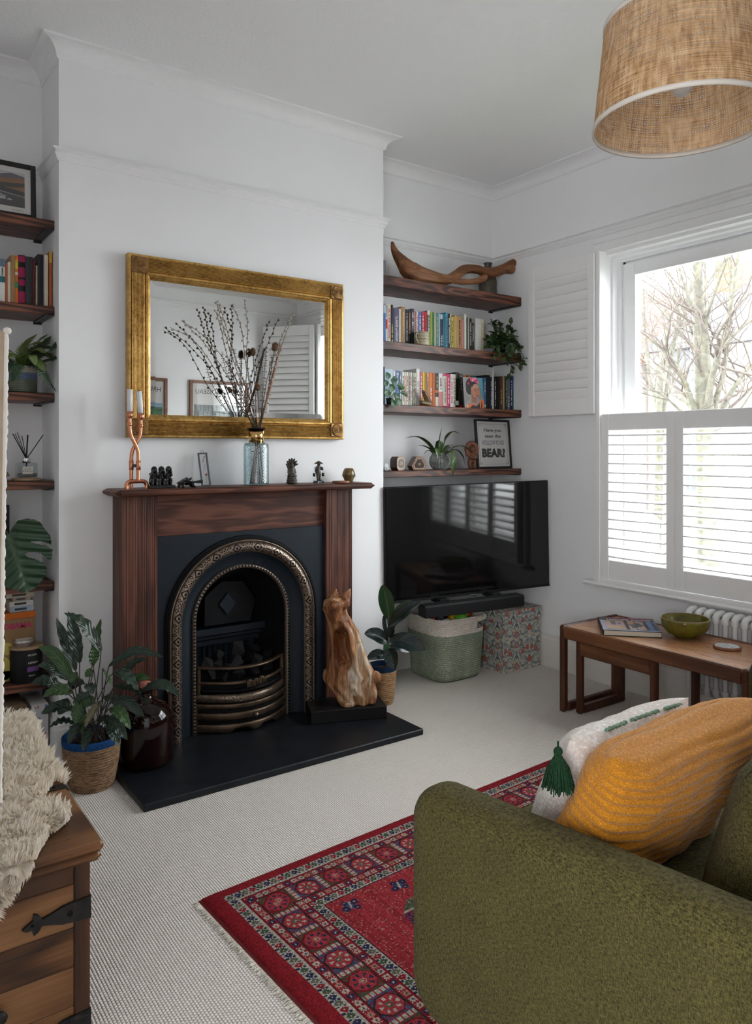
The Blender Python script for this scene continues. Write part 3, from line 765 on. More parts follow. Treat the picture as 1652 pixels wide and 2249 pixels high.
for pts, r0, r1, dx, nk in (([(610, 1500), (640, 1130), (690, 900), (740, 740), (780, 560), (850, 100)], .075, .025, -.5, 9), ([(630, 1500), (690, 1170), (750, 930), (790, 560), (800, 90)], .07, .025, .5, 9), ([(640, 1500), (745, 1210), (860, 1010), (990, 850)], .07, .03, .9, 8), ([(600, 1350), (520, 1180), (440, 980), (340, 830), (215, 725)], .07, .025, -.6, 9), ([(590, 900), (560, 830), (460, 710), (330, 560), (190, 405)], .05, .018, .4, 8), ([(580, 700), (555, 600), (490, 420), (425, 220)], .05, .02, -.4, 6), ([(570, 760), (520, 650), (430, 500), (355, 250)], .045, .015, .6, 6), ([(590, 760), (625, 580), (640, 520), (720, 290), (780, 140)], .045, .018, -.3, 6), ([(595, 800), (612, 640), (612, 180)], .04, .015, .5, 5), ([(740, 780), (800, 720), (880, 640), (960, 590)], .04, .018, .2, 6), ([(600, 1300), (400, 1100), (250, 900), (180, 870)], .04, .012, .7, 10), ([(610, 1400), (450, 1250), (300, 1120), (170, 1080)], .035, .012, -.7, 10), ([(640, 1400), (800, 1300), (950, 1100)], .035, .012, -.6, 8)): limb(pts, r0, r1, dx, nk)
o = obj('twigs', tw, 'twig_far', tr_); o['kind'] = 'stuff'
pt = PX(1440, 900, 14.0)
tree((pt.x, pt.y, GZ), 5.0, .10, 'slimmer bare tree further off across the street')
def house(name, label, x, y0, y1, eave, ridge, wallm, roofm, wins, gable=False):
    t_ = thing(name, label, 'house', (x, (y0 + y1) / 2, GZ)); hw = (y1 - y0) / 2; dpt = 7.0
    m = MB(); m.box(0, dpt, -hw, hw, 0, eave)
    if gable: m.prism([(-hw, eave), (hw, eave), (0, ridge)], 0, 0, dpt)
    obj('wall', m, wallm, t_)
    m = MB()
    if gable:
        for s in (-1, 1): m.add([(-.3, 0, ridge + .1), (dpt, 0, ridge + .1), (dpt, s * (hw + .3), eave - .2), (-.3, s * (hw + .3), eave - .2), (-.3, 0, ridge - .1), (dpt, 0, ridge - .1), (dpt, s * (hw + .3), eave - .4), (-.3, s * (hw + .3), eave - .4)], [(0, 1, 2, 3), (7, 6, 5, 4), (0, 3, 7, 4), (1, 5, 6, 2), (3, 2, 6, 7)])
    else: m.prism([(-.35, eave - .1), (dpt + .35, eave - .1), (dpt / 2, ridge)], 1, -hw - .1, hw + .1)
    obj('roof', m, roofm, t_)
    for (a, b, z0, z1) in wins:
        f = MB(); f.box(-.06, .05, a - .09, b + .09, z0 - .09, z1 + .09)
        w_ = obj('window', f, 'far_white', t_)
        g = MB(); mid = (a + b) / 2
        g.box(-.075, -.05, a, mid - .03, z0, z1); g.box(-.075, -.05, mid + .03, b, z0, z1)
        obj('pane', g, 'far_pane', w_)
    m = MB(); m.box(dpt / 2 - .4, dpt / 2 + .4, hw - .9, hw - .2, eave, ridge + .7); obj('chimney', m, wallm, t_)
W4 = lambda hw: [(a, a + 1.1, z, z + 1.5) for z in (1.0, 3.6) for a in (-hw + .8, hw - 1.9)]
house('terraced_house', 'brick house with dark slate roof across the street', 19, 8.2, 13.2, 5.0, 7.2, 'brick_far', 'roof_slate', W4(2.5))
house('terraced_house', 'white rendered house with a gable across the street', 19, 13.6, 18.4, 5.0, 7.6, 'far_white', 'roof_tile', W4(2.4), True)
house('terraced_house', 'brick house with red tiled roof at the end of the street', 19, 2.8, 7.8, 5.0, 7.2, 'brick_far', 'roof_tile', W4(2.5))
fc_ = thing('garden_fence', 'white boarded fence along the far side of the street', 'fence', (11.5, 5.4, GZ))
for k in range(14):
    m = MB(); m.prism([(-.21, 0), (.21, 0), (.21, .95), (.0, 1.1), (-.21, .95)], 0, -.02, .02)
    for zz in (.3, .75): m.box(.02, .05, -.255, .255, zz - .04, zz + .04)
    obj('panel', m, 'far_white', fc_, (0, k * .52, 0))
def lumpy(r, seed, n=900, s=.05):
    rr = random.Random(seed); mb = MB()
    for k in range(n):
        a = rr.uniform(0, 2 * PI); zc = rr.uniform(-.2, 1); q = math.sqrt(max(0, 1 - zc * zc)); f = rr.uniform(.75, 1.0)
        c = Vector((q * math.cos(a) * r[0], q * math.sin(a) * r[1], zc * r[2])) * f + Vector((0, 0, r[2] * .3))
        d = Vector((rr.gauss(0, 1), rr.gauss(0, 1), rr.gauss(0, 1))).normalized(); e = d.orthogonal().normalized() * s * rr.uniform(.6, 1.3); g = d.cross(e)
        mb.add([c - e, c + g * .5, c + e, c - g * .5], [(0, 1, 2, 3)])
    return mb
for k, (x, y, r, lab) in enumerate(((7.2, 3.55, (.40, .55, .50), 'evergreen shrub with red berries below the window, beside the tree trunk'), (7.2, 4.9, (.40, .55, .42), 'low red-berried shrub under the middle of the window'), (7.3, 6.25, (.35, .55, .4), 'shrub with red berries at the far corner of the grass'))):
    t_ = thing('berry_shrub', lab, 'shrub', (x, y, GZ + .041), 0, 'red-berried shrubs outside the window')
    obj('foliage', lumpy(r, 20 + k, 1500, .05), 'hedge', t_)['kind'] = 'stuff'
    obj('berries', lumpy((r[0] * 1.03, r[1] * 1.03, r[2] * 1.04), 40 + k, 700, .03), 'berry_red', t_)['kind'] = 'stuff'
# ------------------------------------------------------------------ hearth and fireplace
HZ = .03
solo('hearth', MB().rbox(.969, 2.355, 2.903, YC - .003, 0, HZ, .004), 'slate', 'dark slate hearth slab in front of the fireplace', 'hearth')
mant = thing('mantelpiece', 'dark stained pine mantelpiece round the arched fireplace', 'mantelpiece', (1.69, 3.5, HZ))
def loc(b, o): return b.xf(Matrix.Translation(-Vector(o)))
MO = (1.69, 3.5, HZ)
def legbox(x0, x1):
    n = 40; pr = []
    for k in range(n + 1):
        t_ = k / n; d = 0.0
        for g in (.10, .17, .36, .42, .62, .68, .84, .90):
            d += .0022 * math.exp(-((t_ - g) / .012) ** 2)
        pr.append((lerp(x0, x1, t_), 3.432 + d))
    pr += [(x1, YC - .001), (x0, YC - .001)]
    return MB().prism(pr, 2, HZ + .001, 1.19)
obj('leg', loc(legbox(1.048, 1.209), MO), 'pine_z', mant)
obj('leg', loc(legbox(2.122, 2.285), MO), 'pine_z', mant)
obj('frieze', loc(MB().rbox(1.205, 2.125, 3.462, YC - .001, .995, 1.19, .003), MO), 'pine_x', mant)
sh = [(3.372, 1.19), (3.361, 1.197), (3.358, 1.206), (3.362, 1.215), (3.372, 1.222), (YC - .001, 1.222), (YC - .001, 1.19)]
m = MB(); vs = []
for k, x in enumerate((1.003, 1.016, 1.022, 2.371, 2.378, 2.393)):
    for (y, z) in sh:
        yy = y if k in (2, 3) or y > 3.5 else (y + .006 if k in (1, 4) else y + .014)
        zz = z if k in (2, 3) else (lerp(z, 1.206, .25) if k in (1, 4) else lerp(z, 1.206, .62))
        vs.append((x, yy, zz))
n = len(sh)
m.add(vs, [(i * n + j, i * n + (j + 1) % n, (i + 1) * n + (j + 1) % n, (i + 1) * n + j) for i in range(5) for j in range(n)])
m.add(vs[:n], [tuple(range(n - 1, -1, -1))]); m.add(vs[-n:], [tuple(range(n))])
obj('shelf', loc(m, MO), 'pine_x', mant)
# arched cast-iron insert
AX, AZ = 1.660, .565
INS = (AX, 3.5, HZ)
ins = thing('fireplace_insert', 'black cast iron fireplace insert with a bronze arch', 'fireplace', INS)
def archpts(r, z0, zc, n=40, x=AX):
    """from the lower left up over the arch; (point, outward normal)"""
    out = [((x - r, lerp(z0, zc, k / 8)), (-1, 0)) for k in range(8)]
    for k in range(n + 1):
        a = PI - PI * k / n; out.append(((x + r * math.cos(a), zc + r * math.sin(a)), (math.cos(a), math.sin(a))))
    out += [((x + r, lerp(zc, z0, k / 8)), (1, 0)) for k in range(1, 9)]
    return out
def archsweep(r, prof, z0=HZ + .001, zc=AZ, motif=.09, smooth=True):
    P = archpts(r, z0, zc); k = len(prof); vs = []; ln = [0]
    for i, (p, nn) in enumerate(P):
        if i: ln.append(ln[-1] + math.hypot(p[0] - P[i - 1][0][0], p[1] - P[i - 1][0][1]))
        for o, y in prof: vs.append((p[0] + nn[0] * o, y, p[1] + nn[1] * o))
    fs = []; uv = []
    for i in range(len(P) - 1):
        for j in range(k - 1):
            fs.append((i * k + j, i * k + j + 1, (i + 1) * k + j + 1, (i + 1) * k + j))
            u0, u1, v0, v1 = ln[i] / motif, ln[i + 1] / motif, j / (k - 1), (j + 1) / (k - 1)
            uv.append(((u0, v0), (u0, v1), (u1, v1), (u1, v0)))
    return MB().add(vs, fs, smooth, uv)
YF = 3.452
# flat plate round the arch
P = archpts(.404, HZ + .001, AZ); vs = []
for p, nn in P:
    d = Vector((nn[0], nn[1])); x, z = p
    tx = ((2.124 if d.x > 0 else 1.206) - x) / d.x if abs(d.x) > 1e-6 else 1e9
    tz = (.997 - z) / d.y if d.y > 1e-6 else 1e9
    q = Vector((x, z)) + d * max(0, min(tx, tz)); vs += [(x, YF, z), (q.x, YF, q.y)]
m = MB().add(vs, [(2 * i, 2 * i + 1, 2 * i + 3, 2 * i + 2) for i in range(len(P) - 1)])
# corners of the plate
for sx, xx in ((-1, 1.206), (1, 2.124)):
    best = [q for q in vs[1::2] if abs(q[2] - .997) < 1e-4 and (q[0] - AX) * sx > 0]; c2 = [q for q in vs[1::2] if abs(q[0] - xx) < 1e-4]
    if best and c2: m.add([max(best, key=lambda q: q[0] * sx), max(c2, key=lambda q: q[2]), (xx, YF, .997)], [(0, 1, 2)])
obj('backplate', loc(m, INS), 'cast_iron', ins)
obj('arch_moulding', loc(archsweep(.383, [(.030, YF), (.029, YF - .008), (.024, YF - .012), (.021, YF - .008), (.018, YF - .018), (.012, YF - .022), (.008, YF - .014), (.003, YF - .012), (.0, YF - .016)]), INS), 'iron_dark', ins)
obj('arch_fillet', loc(archsweep(.383, [(.0075, YF - .017), (.004, YF - .021), (.0, YF - .017)]), INS), 'bronze', ins)
obj('arch_band', loc(archsweep(.330, [(.052, YF - .012), (.046, YF - .026), (.034, YF - .034), (.020, YF - .034), (.008, YF - .026), (.0, YF - .010)], motif=.105), INS), 'arch_band', ins)
# cove between the two arches, then the bead ring
def loft(rows, smooth=True):
    mb = MB(); k = len(rows[0])
    return mb.add([p for r in rows for p in r], [(i * k + j, (i + 1) * k + j, (i + 1) * k + j + 1, i * k + j + 1) for i in range(len(rows) - 1) for j in range(k - 1)], smooth)
def arow(r, y, zc=AZ, z0=HZ + .001): return [(p[0], y, p[1]) for p, _ in archpts(r, z0, zc)]
obj('arch_cove', loc(loft([arow(.331, YF - .010), arow(.322, YF + .004), arow(.300, YF + .020), arow(.275, YF + .030), arow(.262, YF + .034)]), INS), 'cast_iron', ins)
obj('inner_bead', loc(archsweep(.242, [(.022, YF + .034), (.020, YF + .022), (.014, YF + .018), (.006, YF + .020), (.0, YF + .036)], motif=.10), INS), 'bead_band', ins)
# fire chamber
obj('chamber', loc(loft([arow(.243, YF + .034), arow(.232, YF + .06, AZ - .005), arow(.17, 3.76, AZ - .06), arow(.10, 3.79, AZ - .10), [(AX, 3.80, p[2] * .9) for p in arow(.05, 3.8, AZ - .12)]]), INS), 'iron_dark', ins)
m = MB(); m.box(AX - .17, AX + .17, 3.70, 3.78, .27, .40); m.box(AX - .18, AX + .18, 3.66, 3.78, .40, .425); m.box(AX - .185, AX + .185, 3.64, 3.78, .435, .45); m.box(AX - .19, AX + .19, 3.61, 3.78, .462, .495)
obj('fireback_ledge', loc(m, INS), 'cast_iron', ins)
for k in range(9): obj('fireback_rib', loc(MB().rbox(AX - .125 + k * .03, AX - .111 + k * .03, 3.688, 3.70, .28, .39, .004), INS), 'cast_iron', ins)
hood = obj('hood_plate', loc(MB().prism([(AX - .15, .515), (AX + .10, .515), (AX + .13, .62), (AX + .06, .72), (AX - .06, .73), (AX - .15, .66)], 1, 3.60, 3.62), INS), 'iron_dark', ins)
m = MB(); c = (AX - .03, .615)
m.prism([(c[0], c[1] - .055), (c[0] + .045, c[1]), (c[0], c[1] + .055), (c[0] - .045, c[1])], 1, 3.592, 3.60)
obj('hood_diamond', loc(m, INS), 'cast_iron', hood)
m = MB()
for k in range(22): m.ell((AX - .148 + k * .0117, 3.598, .517), .004, 6, 4)
obj('hood_beading', loc(m, INS), 'cast_iron', hood)
# bowed grate: arc through (AX +- .235, 3.492) bulging to 3.365
def bow(t_, dy=0.0, hw=.235, b=.125):
    x = lerp(-hw, hw, t_); return AX + x, 3.492 - b * (1 - (x / hw) ** 2) + dy
def bowbar(z0, z1, th, hw=.235, b=.125, n=22, rnd_=True):
    mb = MB(); vs = []
    for k in range(n + 1):
        t_ = k / n; x, y = bow(t_, 0, hw, b); x2, y2 = bow(t_, th, hw, b)
        e = (z1 - z0) * .22
        vs += [(x, y + th * .3, z0), (x, y, z0 + e), (x, y, z1 - e), (x, y + th * .3, z1), (x2, y2, z1), (x2, y2, z0)]
    mb.add(vs, [(i * 6 + j, (i + 1) * 6 + j, (i + 1) * 6 + (j + 1) % 6, i * 6 + (j + 1) % 6) for i in range(n) for j in range(6)], True)
    mb.add(vs[:6], [(0, 1, 2, 3, 4, 5)]); mb.add(vs[-6:], [(5, 4, 3, 2, 1, 0)])
    return mb
obj('grate_bar', loc(bowbar(.335, .349, .026), INS), 'bronze_dark', ins)
obj('grate_bar', loc(bowbar(.262, .278, .016), INS), 'bronze_dark', ins)
for s in (0.0, 1.0):
    x, y = bow(s); sg = 1 if s == 0 else -1
    obj('grate_upright', loc(MB().rbox(min(x, x + sg * .018), max(x, x + sg * .018), y - .006, y + .014, .19, .345, .003), INS), 'bronze_dark', ins)
obj('grate_shelf', loc(bowbar(.222, .238, .05, .23, .115), INS), 'iron_dark', ins)
obj('grate_ornament_bar', loc(bowbar(.176, .216, .03, .24, .130), INS), 'scroll_band', ins)
for t_, zc in ((.46, .266), (.53, .268), (.60, .272)):
    x, y = bow(t_); m = MB().ell((x, y - .004, zc), (.020, .016, .020), 12, 8)
    for j in range(5): m.tube([(x - .018 + j * .009, y - .018, zc - .014), (x - .018 + j * .009, y - .021, zc), (x - .018 + j * .009, y - .018, zc + .014)], .0035, 6)
    obj('grate_knuckle', loc(m, INS), 'bronze_dark', ins)
obj('ash_pan_back', loc(bowbar(HZ + .02, .172, .01, .238, .105), INS), 'iron_dark', ins)
obj('ash_cover_band', loc(bowbar(.146, .172, .012, .25, .122), INS), 'bronze_dark', ins)
f = obj('ash_cover_drawer', loc(bowbar(.092, .128, .012, .25, .122), INS), 'bronze_dark', ins)
x, y = bow(.53, 0, .25, .122)
m = MB(); pr = [(.0, -.026), (.005, -.024), (.011, -.016), (.012, -.010), (.006, -.006), (.006, .0)]
m.lathe(pr, (0, 0, 0), 12); m.xf(Matrix.Translation((x, y, .11)) @ Matrix.Rotation(-PI / 2, 4, 'X') @ Matrix.Scale(1, 4)); 
obj('knob', loc(m, INS), 'bronze', f)
b0 = bowbar(HZ + .001, .074, .012, .25, .122, 24)
keep = MB(); keep.v = b0.v[:]
for fc, s_, u_ in zip(b0.f, b0.sm, b0.uv):
    keep.f.append(fc); keep.sm.append(s_); keep.uv.append(u_)
def cutz(p):
    t_ = (p[0] - AX + .25) / .5
    return (p[0], p[1], .052) if p[2] < .05 and (.30 < t_ < .47 or .60 < t_ < .78) else p
keep.v = [cutz(p) for p in keep.v]
obj('ash_cover_foot', loc(keep, INS), 'bronze_dark', ins)
for s in (-1, 1): obj('ash_cover_side', loc(MB().rbox(AX + s * .245 - .012, AX + s * .245 + .012, 3.482, 3.498, HZ + .001, .172, .003), INS), 'bronze_dark', ins)
# bed under the coals, then the coals themselves
m = MB(); vs = [(bow(k / 20, .028)[0], bow(k / 20, .028)[1], .255) for k in range(21)] + [(AX + .2, 3.72, .27), (AX - .2, 3.72, .27)]
n = len(vs); m.add(vs + [(x, y, z - .02) for x, y, z in vs], [tuple(range(n)), tuple(range(2 * n - 1, n - 1, -1))] + [(i, n + i, n + (i + 1) % n, (i + 1) % n) for i in range(n)])
obj('fire_bed', loc(m, INS), 'iron_dark', ins)
rr = random.Random(3)
def coalmesh(seed):
    r2 = random.Random(seed); bm = bmesh.new()
    for k in range(14):
        v_ = Vector((r2.uniform(-1, 1), r2.uniform(-1, 1), r2.uniform(-1, 1)))
        mx = max(abs(c) for c in v_); v_ = v_ / mx * r2.uniform(.75, 1.0); bm.verts.new((v_.x, v_.y * .85, v_.z * .8))
    bmesh.ops.convex_hull(bm, input=bm.verts)
    me = bpy.data.meshes.new('coal'); bm.to_mesh(me); bm.free(); me.materials.append(MAT['coal']); return me
CM = [coalmesh(s) for s in range(5)]
COALS = [(452, 1455, .038, .0), (478, 1440, .036, .06), (522, 1428, .046, .06), (520, 1452, .036, -.02), (500, 1462, .03, 0), (563, 1418, .034, .10), (565, 1448, .036, .0), (585, 1440, .034, .05), (548, 1442, .026, .08), (462, 1482, .030, .01), (560, 1470, .030, -.02), (525, 1478, .030, -.03), (495, 1485, .028, -.02), (590, 1462, .030, .03), (480, 1460, .026, .02)]
PLACE = ['beside the upright of the grate', 'behind the front corner lump', 'largest lump on top of the heap', 'leaning on the largest lump', 'small lump low in the middle of the heap', 'highest at the back of the heap', 'ridged lump upright behind the top bar', 'at the far end of the heap', 'tucked between the back lumps', 'low behind the middle grate bar', 'behind the knuckled part of the grate bar', 'resting on the fire bed below the largest lump', 'on the fire bed next to the middle lump', 'against the far upright of the grate', 'small lump between the two front corner lumps']
for k, ((u, v, r, dy), w_) in enumerate(zip(COALS, PLACE)):
    p = PY(u, v, 3.50 + dy)
    o = obj('coal_lump', CM[k % 5]); o.location = p; o.scale = (r, r, r); o.rotation_euler = (rr.uniform(0, 6), rr.uniform(0, 6), rr.uniform(0, 6))
    tag(o, 'black coal lump in the grate, ' + w_, 'coal', 'coal lumps in the fire grate')
# ------------------------------------------------------------------ gilt mirror
mir = thing('wall_mirror', 'large mirror in a reeded gilt frame above the mantelpiece', 'mirror', (1.702, 3.55, 1.457))
RO = (1.702, 3.55, 1.457)
fx0, fx1, fz0, fz1 = 1.107, 2.297, 1.457, 2.315
gx0, gx1, gz0, gz1 = 1.217, 2.187, 1.567, 2.205
cb = .078
def reed(w):
    pr = [(0, 3.577), (0, 3.536), (.004, 3.532), (.012, 3.531)]
    n = 10; a, b = .014, w - .034
    for k in range(n):
        for j in range(7):
            t_ = j / 6; pr.append((a + (b - a) * (k + t_) / n, 3.535 - .0085 * max(0, 1 - (2 * t_ - 1) ** 2) ** .5))
    pr += [(w - .032, 3.534), (w - .028, 3.528), (w - .020, 3.527), (w - .016, 3.534), (w - .010, 3.538), (w - .004, 3.546), (w, 3.552), (w, 3.577)]
    return pr
wl = gx0 - fx0; wz = gz0 - fz0
def mitre(pts):
    """one side of the frame: pts maps (offset from the outer edge, y, end) to a place"""
    pass
def side(axis, inv):
    w_ = wl if axis == 2 else wz
    pr = reed(w_); mb = MB(); vs = []
    for end in (0, 1):
        for o, y in pr:
            e = min(o, w_)
            if axis == 2:
                x = fx0 + o if not inv else fx1 - o; z = (fz0 + e) if end == 0 else (fz1 - e); vs.append((x, y, z))
            else:
                z = fz0 + o if not inv else fz1 - o; x = (fx0 + e) if end == 0 else (fx1 - e); vs.append((x, y, z))
    n = len(pr)
    return mb.add(vs, [(j, j + 1, n + j + 1, n + j) for j in range(n - 1)], False)
for axis in (0, 2):
    for inv in (False, True): obj('frame_side', loc(side(axis, inv), RO), 'gilt', mir)
for x in (fx0 + .012, fx1 - .012 - cb):
    for z in (fz0 + .012, fz1 - .012 - cb):
        b = obj('corner_block', loc(MB().rbox(x, x + cb, 3.520, 3.56, z, z + cb, .004), RO), 'gilt_dark', mir)
        pr = [(.0, .010), (.004, .012), (.007, .007)]
        for k in range(3): r0 = .009 + k * .0085; pr += [(r0, .004), (r0 + .004, .011 - k * .001), (r0 + .007, .004)]
        pr += [(.036, .0)]
        o = MB().lathe(pr, (0, 0, 0), 24).xf(Matrix.Translation((x + cb / 2, 3.521, z + cb / 2)) @ Matrix.Rotation(PI / 2, 4, 'X'))
        obj('rosette', loc(o, RO), 'gilt_dark', b)
m = MB(); bv = .026; y0, y1 = 3.5545, 3.5560
outer = [(gx0 - .002, gz0 - .002), (gx1 + .002, gz0 - .002), (gx1 + .002, gz1 + .002), (gx0 - .002, gz1 + .002)]; inner = [(gx0 + bv, gz0 + bv), (gx1 - bv, gz0 + bv), (gx1 - bv, gz1 - bv), (gx0 + bv, gz1 - bv)]
m.add([(x, y0, z) for x, z in inner], [(0, 1, 2, 3)]); me_ = MB()
me_.add([(x, y1, z) for x, z in outer] + [(x, y0, z) for x, z in inner], [(i, (i + 1) % 4, 4 + (i + 1) % 4, 4 + i) for i in range(4)])
g = obj('mirror_glass', loc(m, RO), 'mirror_glass', mir); obj('bevelled_edge', loc(me_, RO), 'mirror_glass', g)
obj('backing', loc(MB().box(fx0 + .02, fx1 - .02, 3.560, 3.5765, fz0 + .02, fz1 - .02), RO), 'dark_straw', mir)
# ------------------------------------------------------------------ on the mantelpiece
MZ = 1.2225
def capsule(mb, a, b, r0, r1, seg=10, n=5):
    a, b = Vector(a), Vector(b); d = (b - a); L_ = d.length; d.normalize()
    pts = []; rr_ = []
    for k in range(n): t_ = -math.cos(PI / 2 * k / (n - 1)) if n > 1 else 0; pts.append(a + d * r0 * (t_)); rr_.append(max(r0 * math.sin(PI / 2 * k / (n - 1)), r0 * .05))
    for k in range(n): q = PI / 2 * k / (n - 1); pts.append(b + d * r1 * math.sin(q)); rr_.append(max(r1 * math.cos(q), r1 * .05))
    return mb.tube(pts, rr_, seg)
# copper pipe candle holder
p0 = PY(300, 1074, 3.44); cb_ = thing('candle_holder', 'twisted copper pipe candle holder on the mantelpiece', 'candle holder', (p0.x, 3.44, MZ), 0)
def cpx(u, v, dy=0.0):
    q = PY(u, v, 3.44 + dy); return (q.x - p0.x, dy, q.z - MZ)
R_ = .0095
def L3(*pts, n=40): return smooth_path(pts, n)
ft = .0097
obj('foot', MB().tube(L3((-.045, 0, .0), (-.045, 0, .018), (-.038, 0, .030), (-.025, 0, .034), (0, 0, .034), (.026, 0, .034), (.039, 0, .030), (.046, 0, .018), (.046, 0, .0)), R_, 12), 'copper', cb_)
a_ = [(.008, -.0, .034), (.008, 0, .10), (.008, 0, .155), (.002, 0, .185), (-.022, .0, .235), (-.030, 0, .27), (-.031, 0, .32)]
b_ = [(-.017, .024, .0), (-.017, .022, .08), (-.017, .021, .14), (-.010, .020, .178), (.014, .018, .225), (.024, .018, .26), (.025, .018, .315)]
obj('pipe', MB().tube(L3(*a_), R_ * .9, 12), 'copper', cb_); obj('pipe', MB().tube(L3(*b_), R_ * .9, 12), 'copper', cb_)
for (x, y, zs) in ((.008, 0, ((.085, .128),)), (-.017, .0215, ((.085, .128),)), (-.031, 0, ((.285, .30),)), (.025, .018, ((.28, .295),))):
    for z0, z1 in zs: obj('sleeve', MB().lathe([(R_, z0), (R_ * 1.13, z0 + .001), (R_ * 1.13, z1 - .001), (R_, z1)], (x, y, 0), 14), 'copper', cb_)
obj('clamp', MB().rbox(-.018, .004, .002, .020, .098, .112, .003), 'grey_metal', cb_)
for (x, y, z) in ((-.031, 0, .318), (.025, .018, .313)):
    obj('cup', MB().lathe([(R_ * .95, 0), (R_, .002), (.014, .010), (.0150, .012), (.0150, .032), (.0135, .032), (.0135, .014), (.0, .012)], (x, y, z), 18), 'copper', cb_)
def candle(x, y, z, lean, lab):
    o = solo('candle', MB().lathe([(.0, .0), (.0130, .0), (.0130, .117), (.011, .119), (.0, .118)], (0, 0, 0), 20), 'wax', lab, 'candle', (p0.x + x, 3.44 + y, MZ + z), (0, lean, 0), 'candles in the copper holder')
    obj('wick', MB().tube([(0, 0, .116), (.001, 0, .124)], .0012, 5), 'title_dark', o)
candle(-.031, 0, .331, .01, 'white candle upright in the taller copper cup'); candle(.025, .018, .326, -.07, 'white candle tilted in the lower copper cup')
# three seated monkeys
q = PY(352, 1073, 3.44); g = MB()
for k, x in enumerate((-.034, .0, .034)):
    capsule(g, (x, .004, .028), (x + .003, .0, .066), .019, .016)
    g.ell((x + .004, -.004, .086), (.015, .015, .016)); g.ell((x + .004, -.017, .082), (.009, .008, .008))
    for s in (-1, 1):
        capsule(g, (x + s * .015, -.004, .066), (x + s * .014, -.018, .058), .006, .005); capsule(g, (x + s * .014, -.018, .058), (x + s * (.006 if k != 1 else .010) + .003, -.020, (.086, .078, .090)[k]), .005, .005)
        capsule(g, (x + s * .009, .0, .024), (x + s * .010, -.022, .040), .008, .007); capsule(g, (x + s * .010, -.022, .040), (x + s * .009, -.020, .016), .007, .006)
        g.ell((x + s * .009, -.024, .015), (.006, .010, .005))
mk = thing('monkey_figurine', 'glossy black carving of three seated monkeys in a row', 'figurine', (q.x, 3.44, MZ))
obj('base', MB().rbox(-.060, .062, -.032, .028, 0, .014, .002), 'figure_black', mk); obj('monkeys', fuse(g, .0026, 2), 'figure_black', mk)
# frog with its stick
q = PY(409, 1069, 3.43); g = MB()
g.ell((0, 0, .026), (.030, .034, .017)); g.ell((0, -.024, .032), (.019, .017, .013))
for s in (-1, 1):
    g.ell((s * .010, -.030, .043), .006); capsule(g, (s * .022, -.014, .022), (s * .028, -.024, .005), .008, .006); capsule(g, (s * .024, .012, .02), (s * .034, .006, .006), .012, .008); g.ell((s * .030, -.030, .004), (.009, .010, .004))
for k in range(6): g.ell((0, -.012 + k * .008, .044 - abs(k - 1.5) * .002), (.004, .004, .005))
fr = thing('frog_figurine', 'small black wooden frog holding a stick across its mouth', 'figurine', (q.x, 3.43, MZ), .1)
obj('frog', fuse(g, .0022, 1), 'figure_black', fr)
st = fr; obj('stick', MB().tube([(-.062, -.030, .024), (.0, -.032, .025), (.020, -.032, .026), (.066, -.032, .028)], [.0035, .0035, .004, .0085], 10), 'figure_black', st)
# small hanging glass frame, leaning
q = PY(456, 1068, 3.49); gf = thing('pressed_flower_picture', 'narrow metal-edged glass frame of pressed red flowers leaning on the wall', 'frame', (q.x, 3.505, MZ), 0)
gf.rotation_euler = (-.18, -.055, 0)
w_, h_ = .047, .165; m = MB()
obj('rim', m.box(-w_ / 2, -w_ / 2 + .006, -.004, .004, 0, h_).box(w_ / 2 - .006, w_ / 2, -.004, .004, 0, h_).box(-w_ / 2, w_ / 2, -.004, .004, 0, .006).box(-w_ / 2, w_ / 2, -.004, .004, h_ - .006, h_), 'grey_metal', gf)
obj('glass', MB().box(-w_ / 2 + .005, w_ / 2 - .005, -.001, .001, .005, h_ - .005), 'frame_glass', gf)
obj('ring', MB().tube([(.007 * math.cos(a), 0, h_ + .007 + .007 * math.sin(a)) for a in [2 * PI * k / 14 for k in range(15)]], .0008, 5), 'grey_metal', gf)
m = MB(); r2 = random.Random(8)
def sprig(pts, n, s, big=False):
    P_ = smooth_path(pts, 14); m.tube([(x, -.0018, z) for x, y, z in P_], .0005, 4)
    for k in range(n):
        c = P_[int((k + .5) / n * 13)] if not big else Vector(pts[0]); a = r2.uniform(0, 2 * PI); d = r2.uniform(.2, 1) * s * (1 if not big else 1.6)
        x, z = c[0] + d * math.cos(a), c[2] + d * math.sin(a); m.add([(x - s * .5, -.002, z), (x, -.002, z - s * .35), (x + s * .5, -.002, z), (x, -.002, z + s * .35)], [(0, 1, 2, 3)])
sprig([(-.004, 0, .118), (.000, 0, .13), (.007, 0, .143), (.010, 0, .15)], 20, .0042); sprig([(-.006, 0, .068), (.000, 0, .085), (.004, 0, .10), (.010, 0, .112)], 10, .0030); sprig([(.006, 0, .052), (.004, 0, .035), (.0, 0, .014)], 4, .002); sprig([(.006, 0, .055), (.006, 0, .056)], 34, .0044, True)
obj('pressed_flowers', m, 'pressed_red', gf)
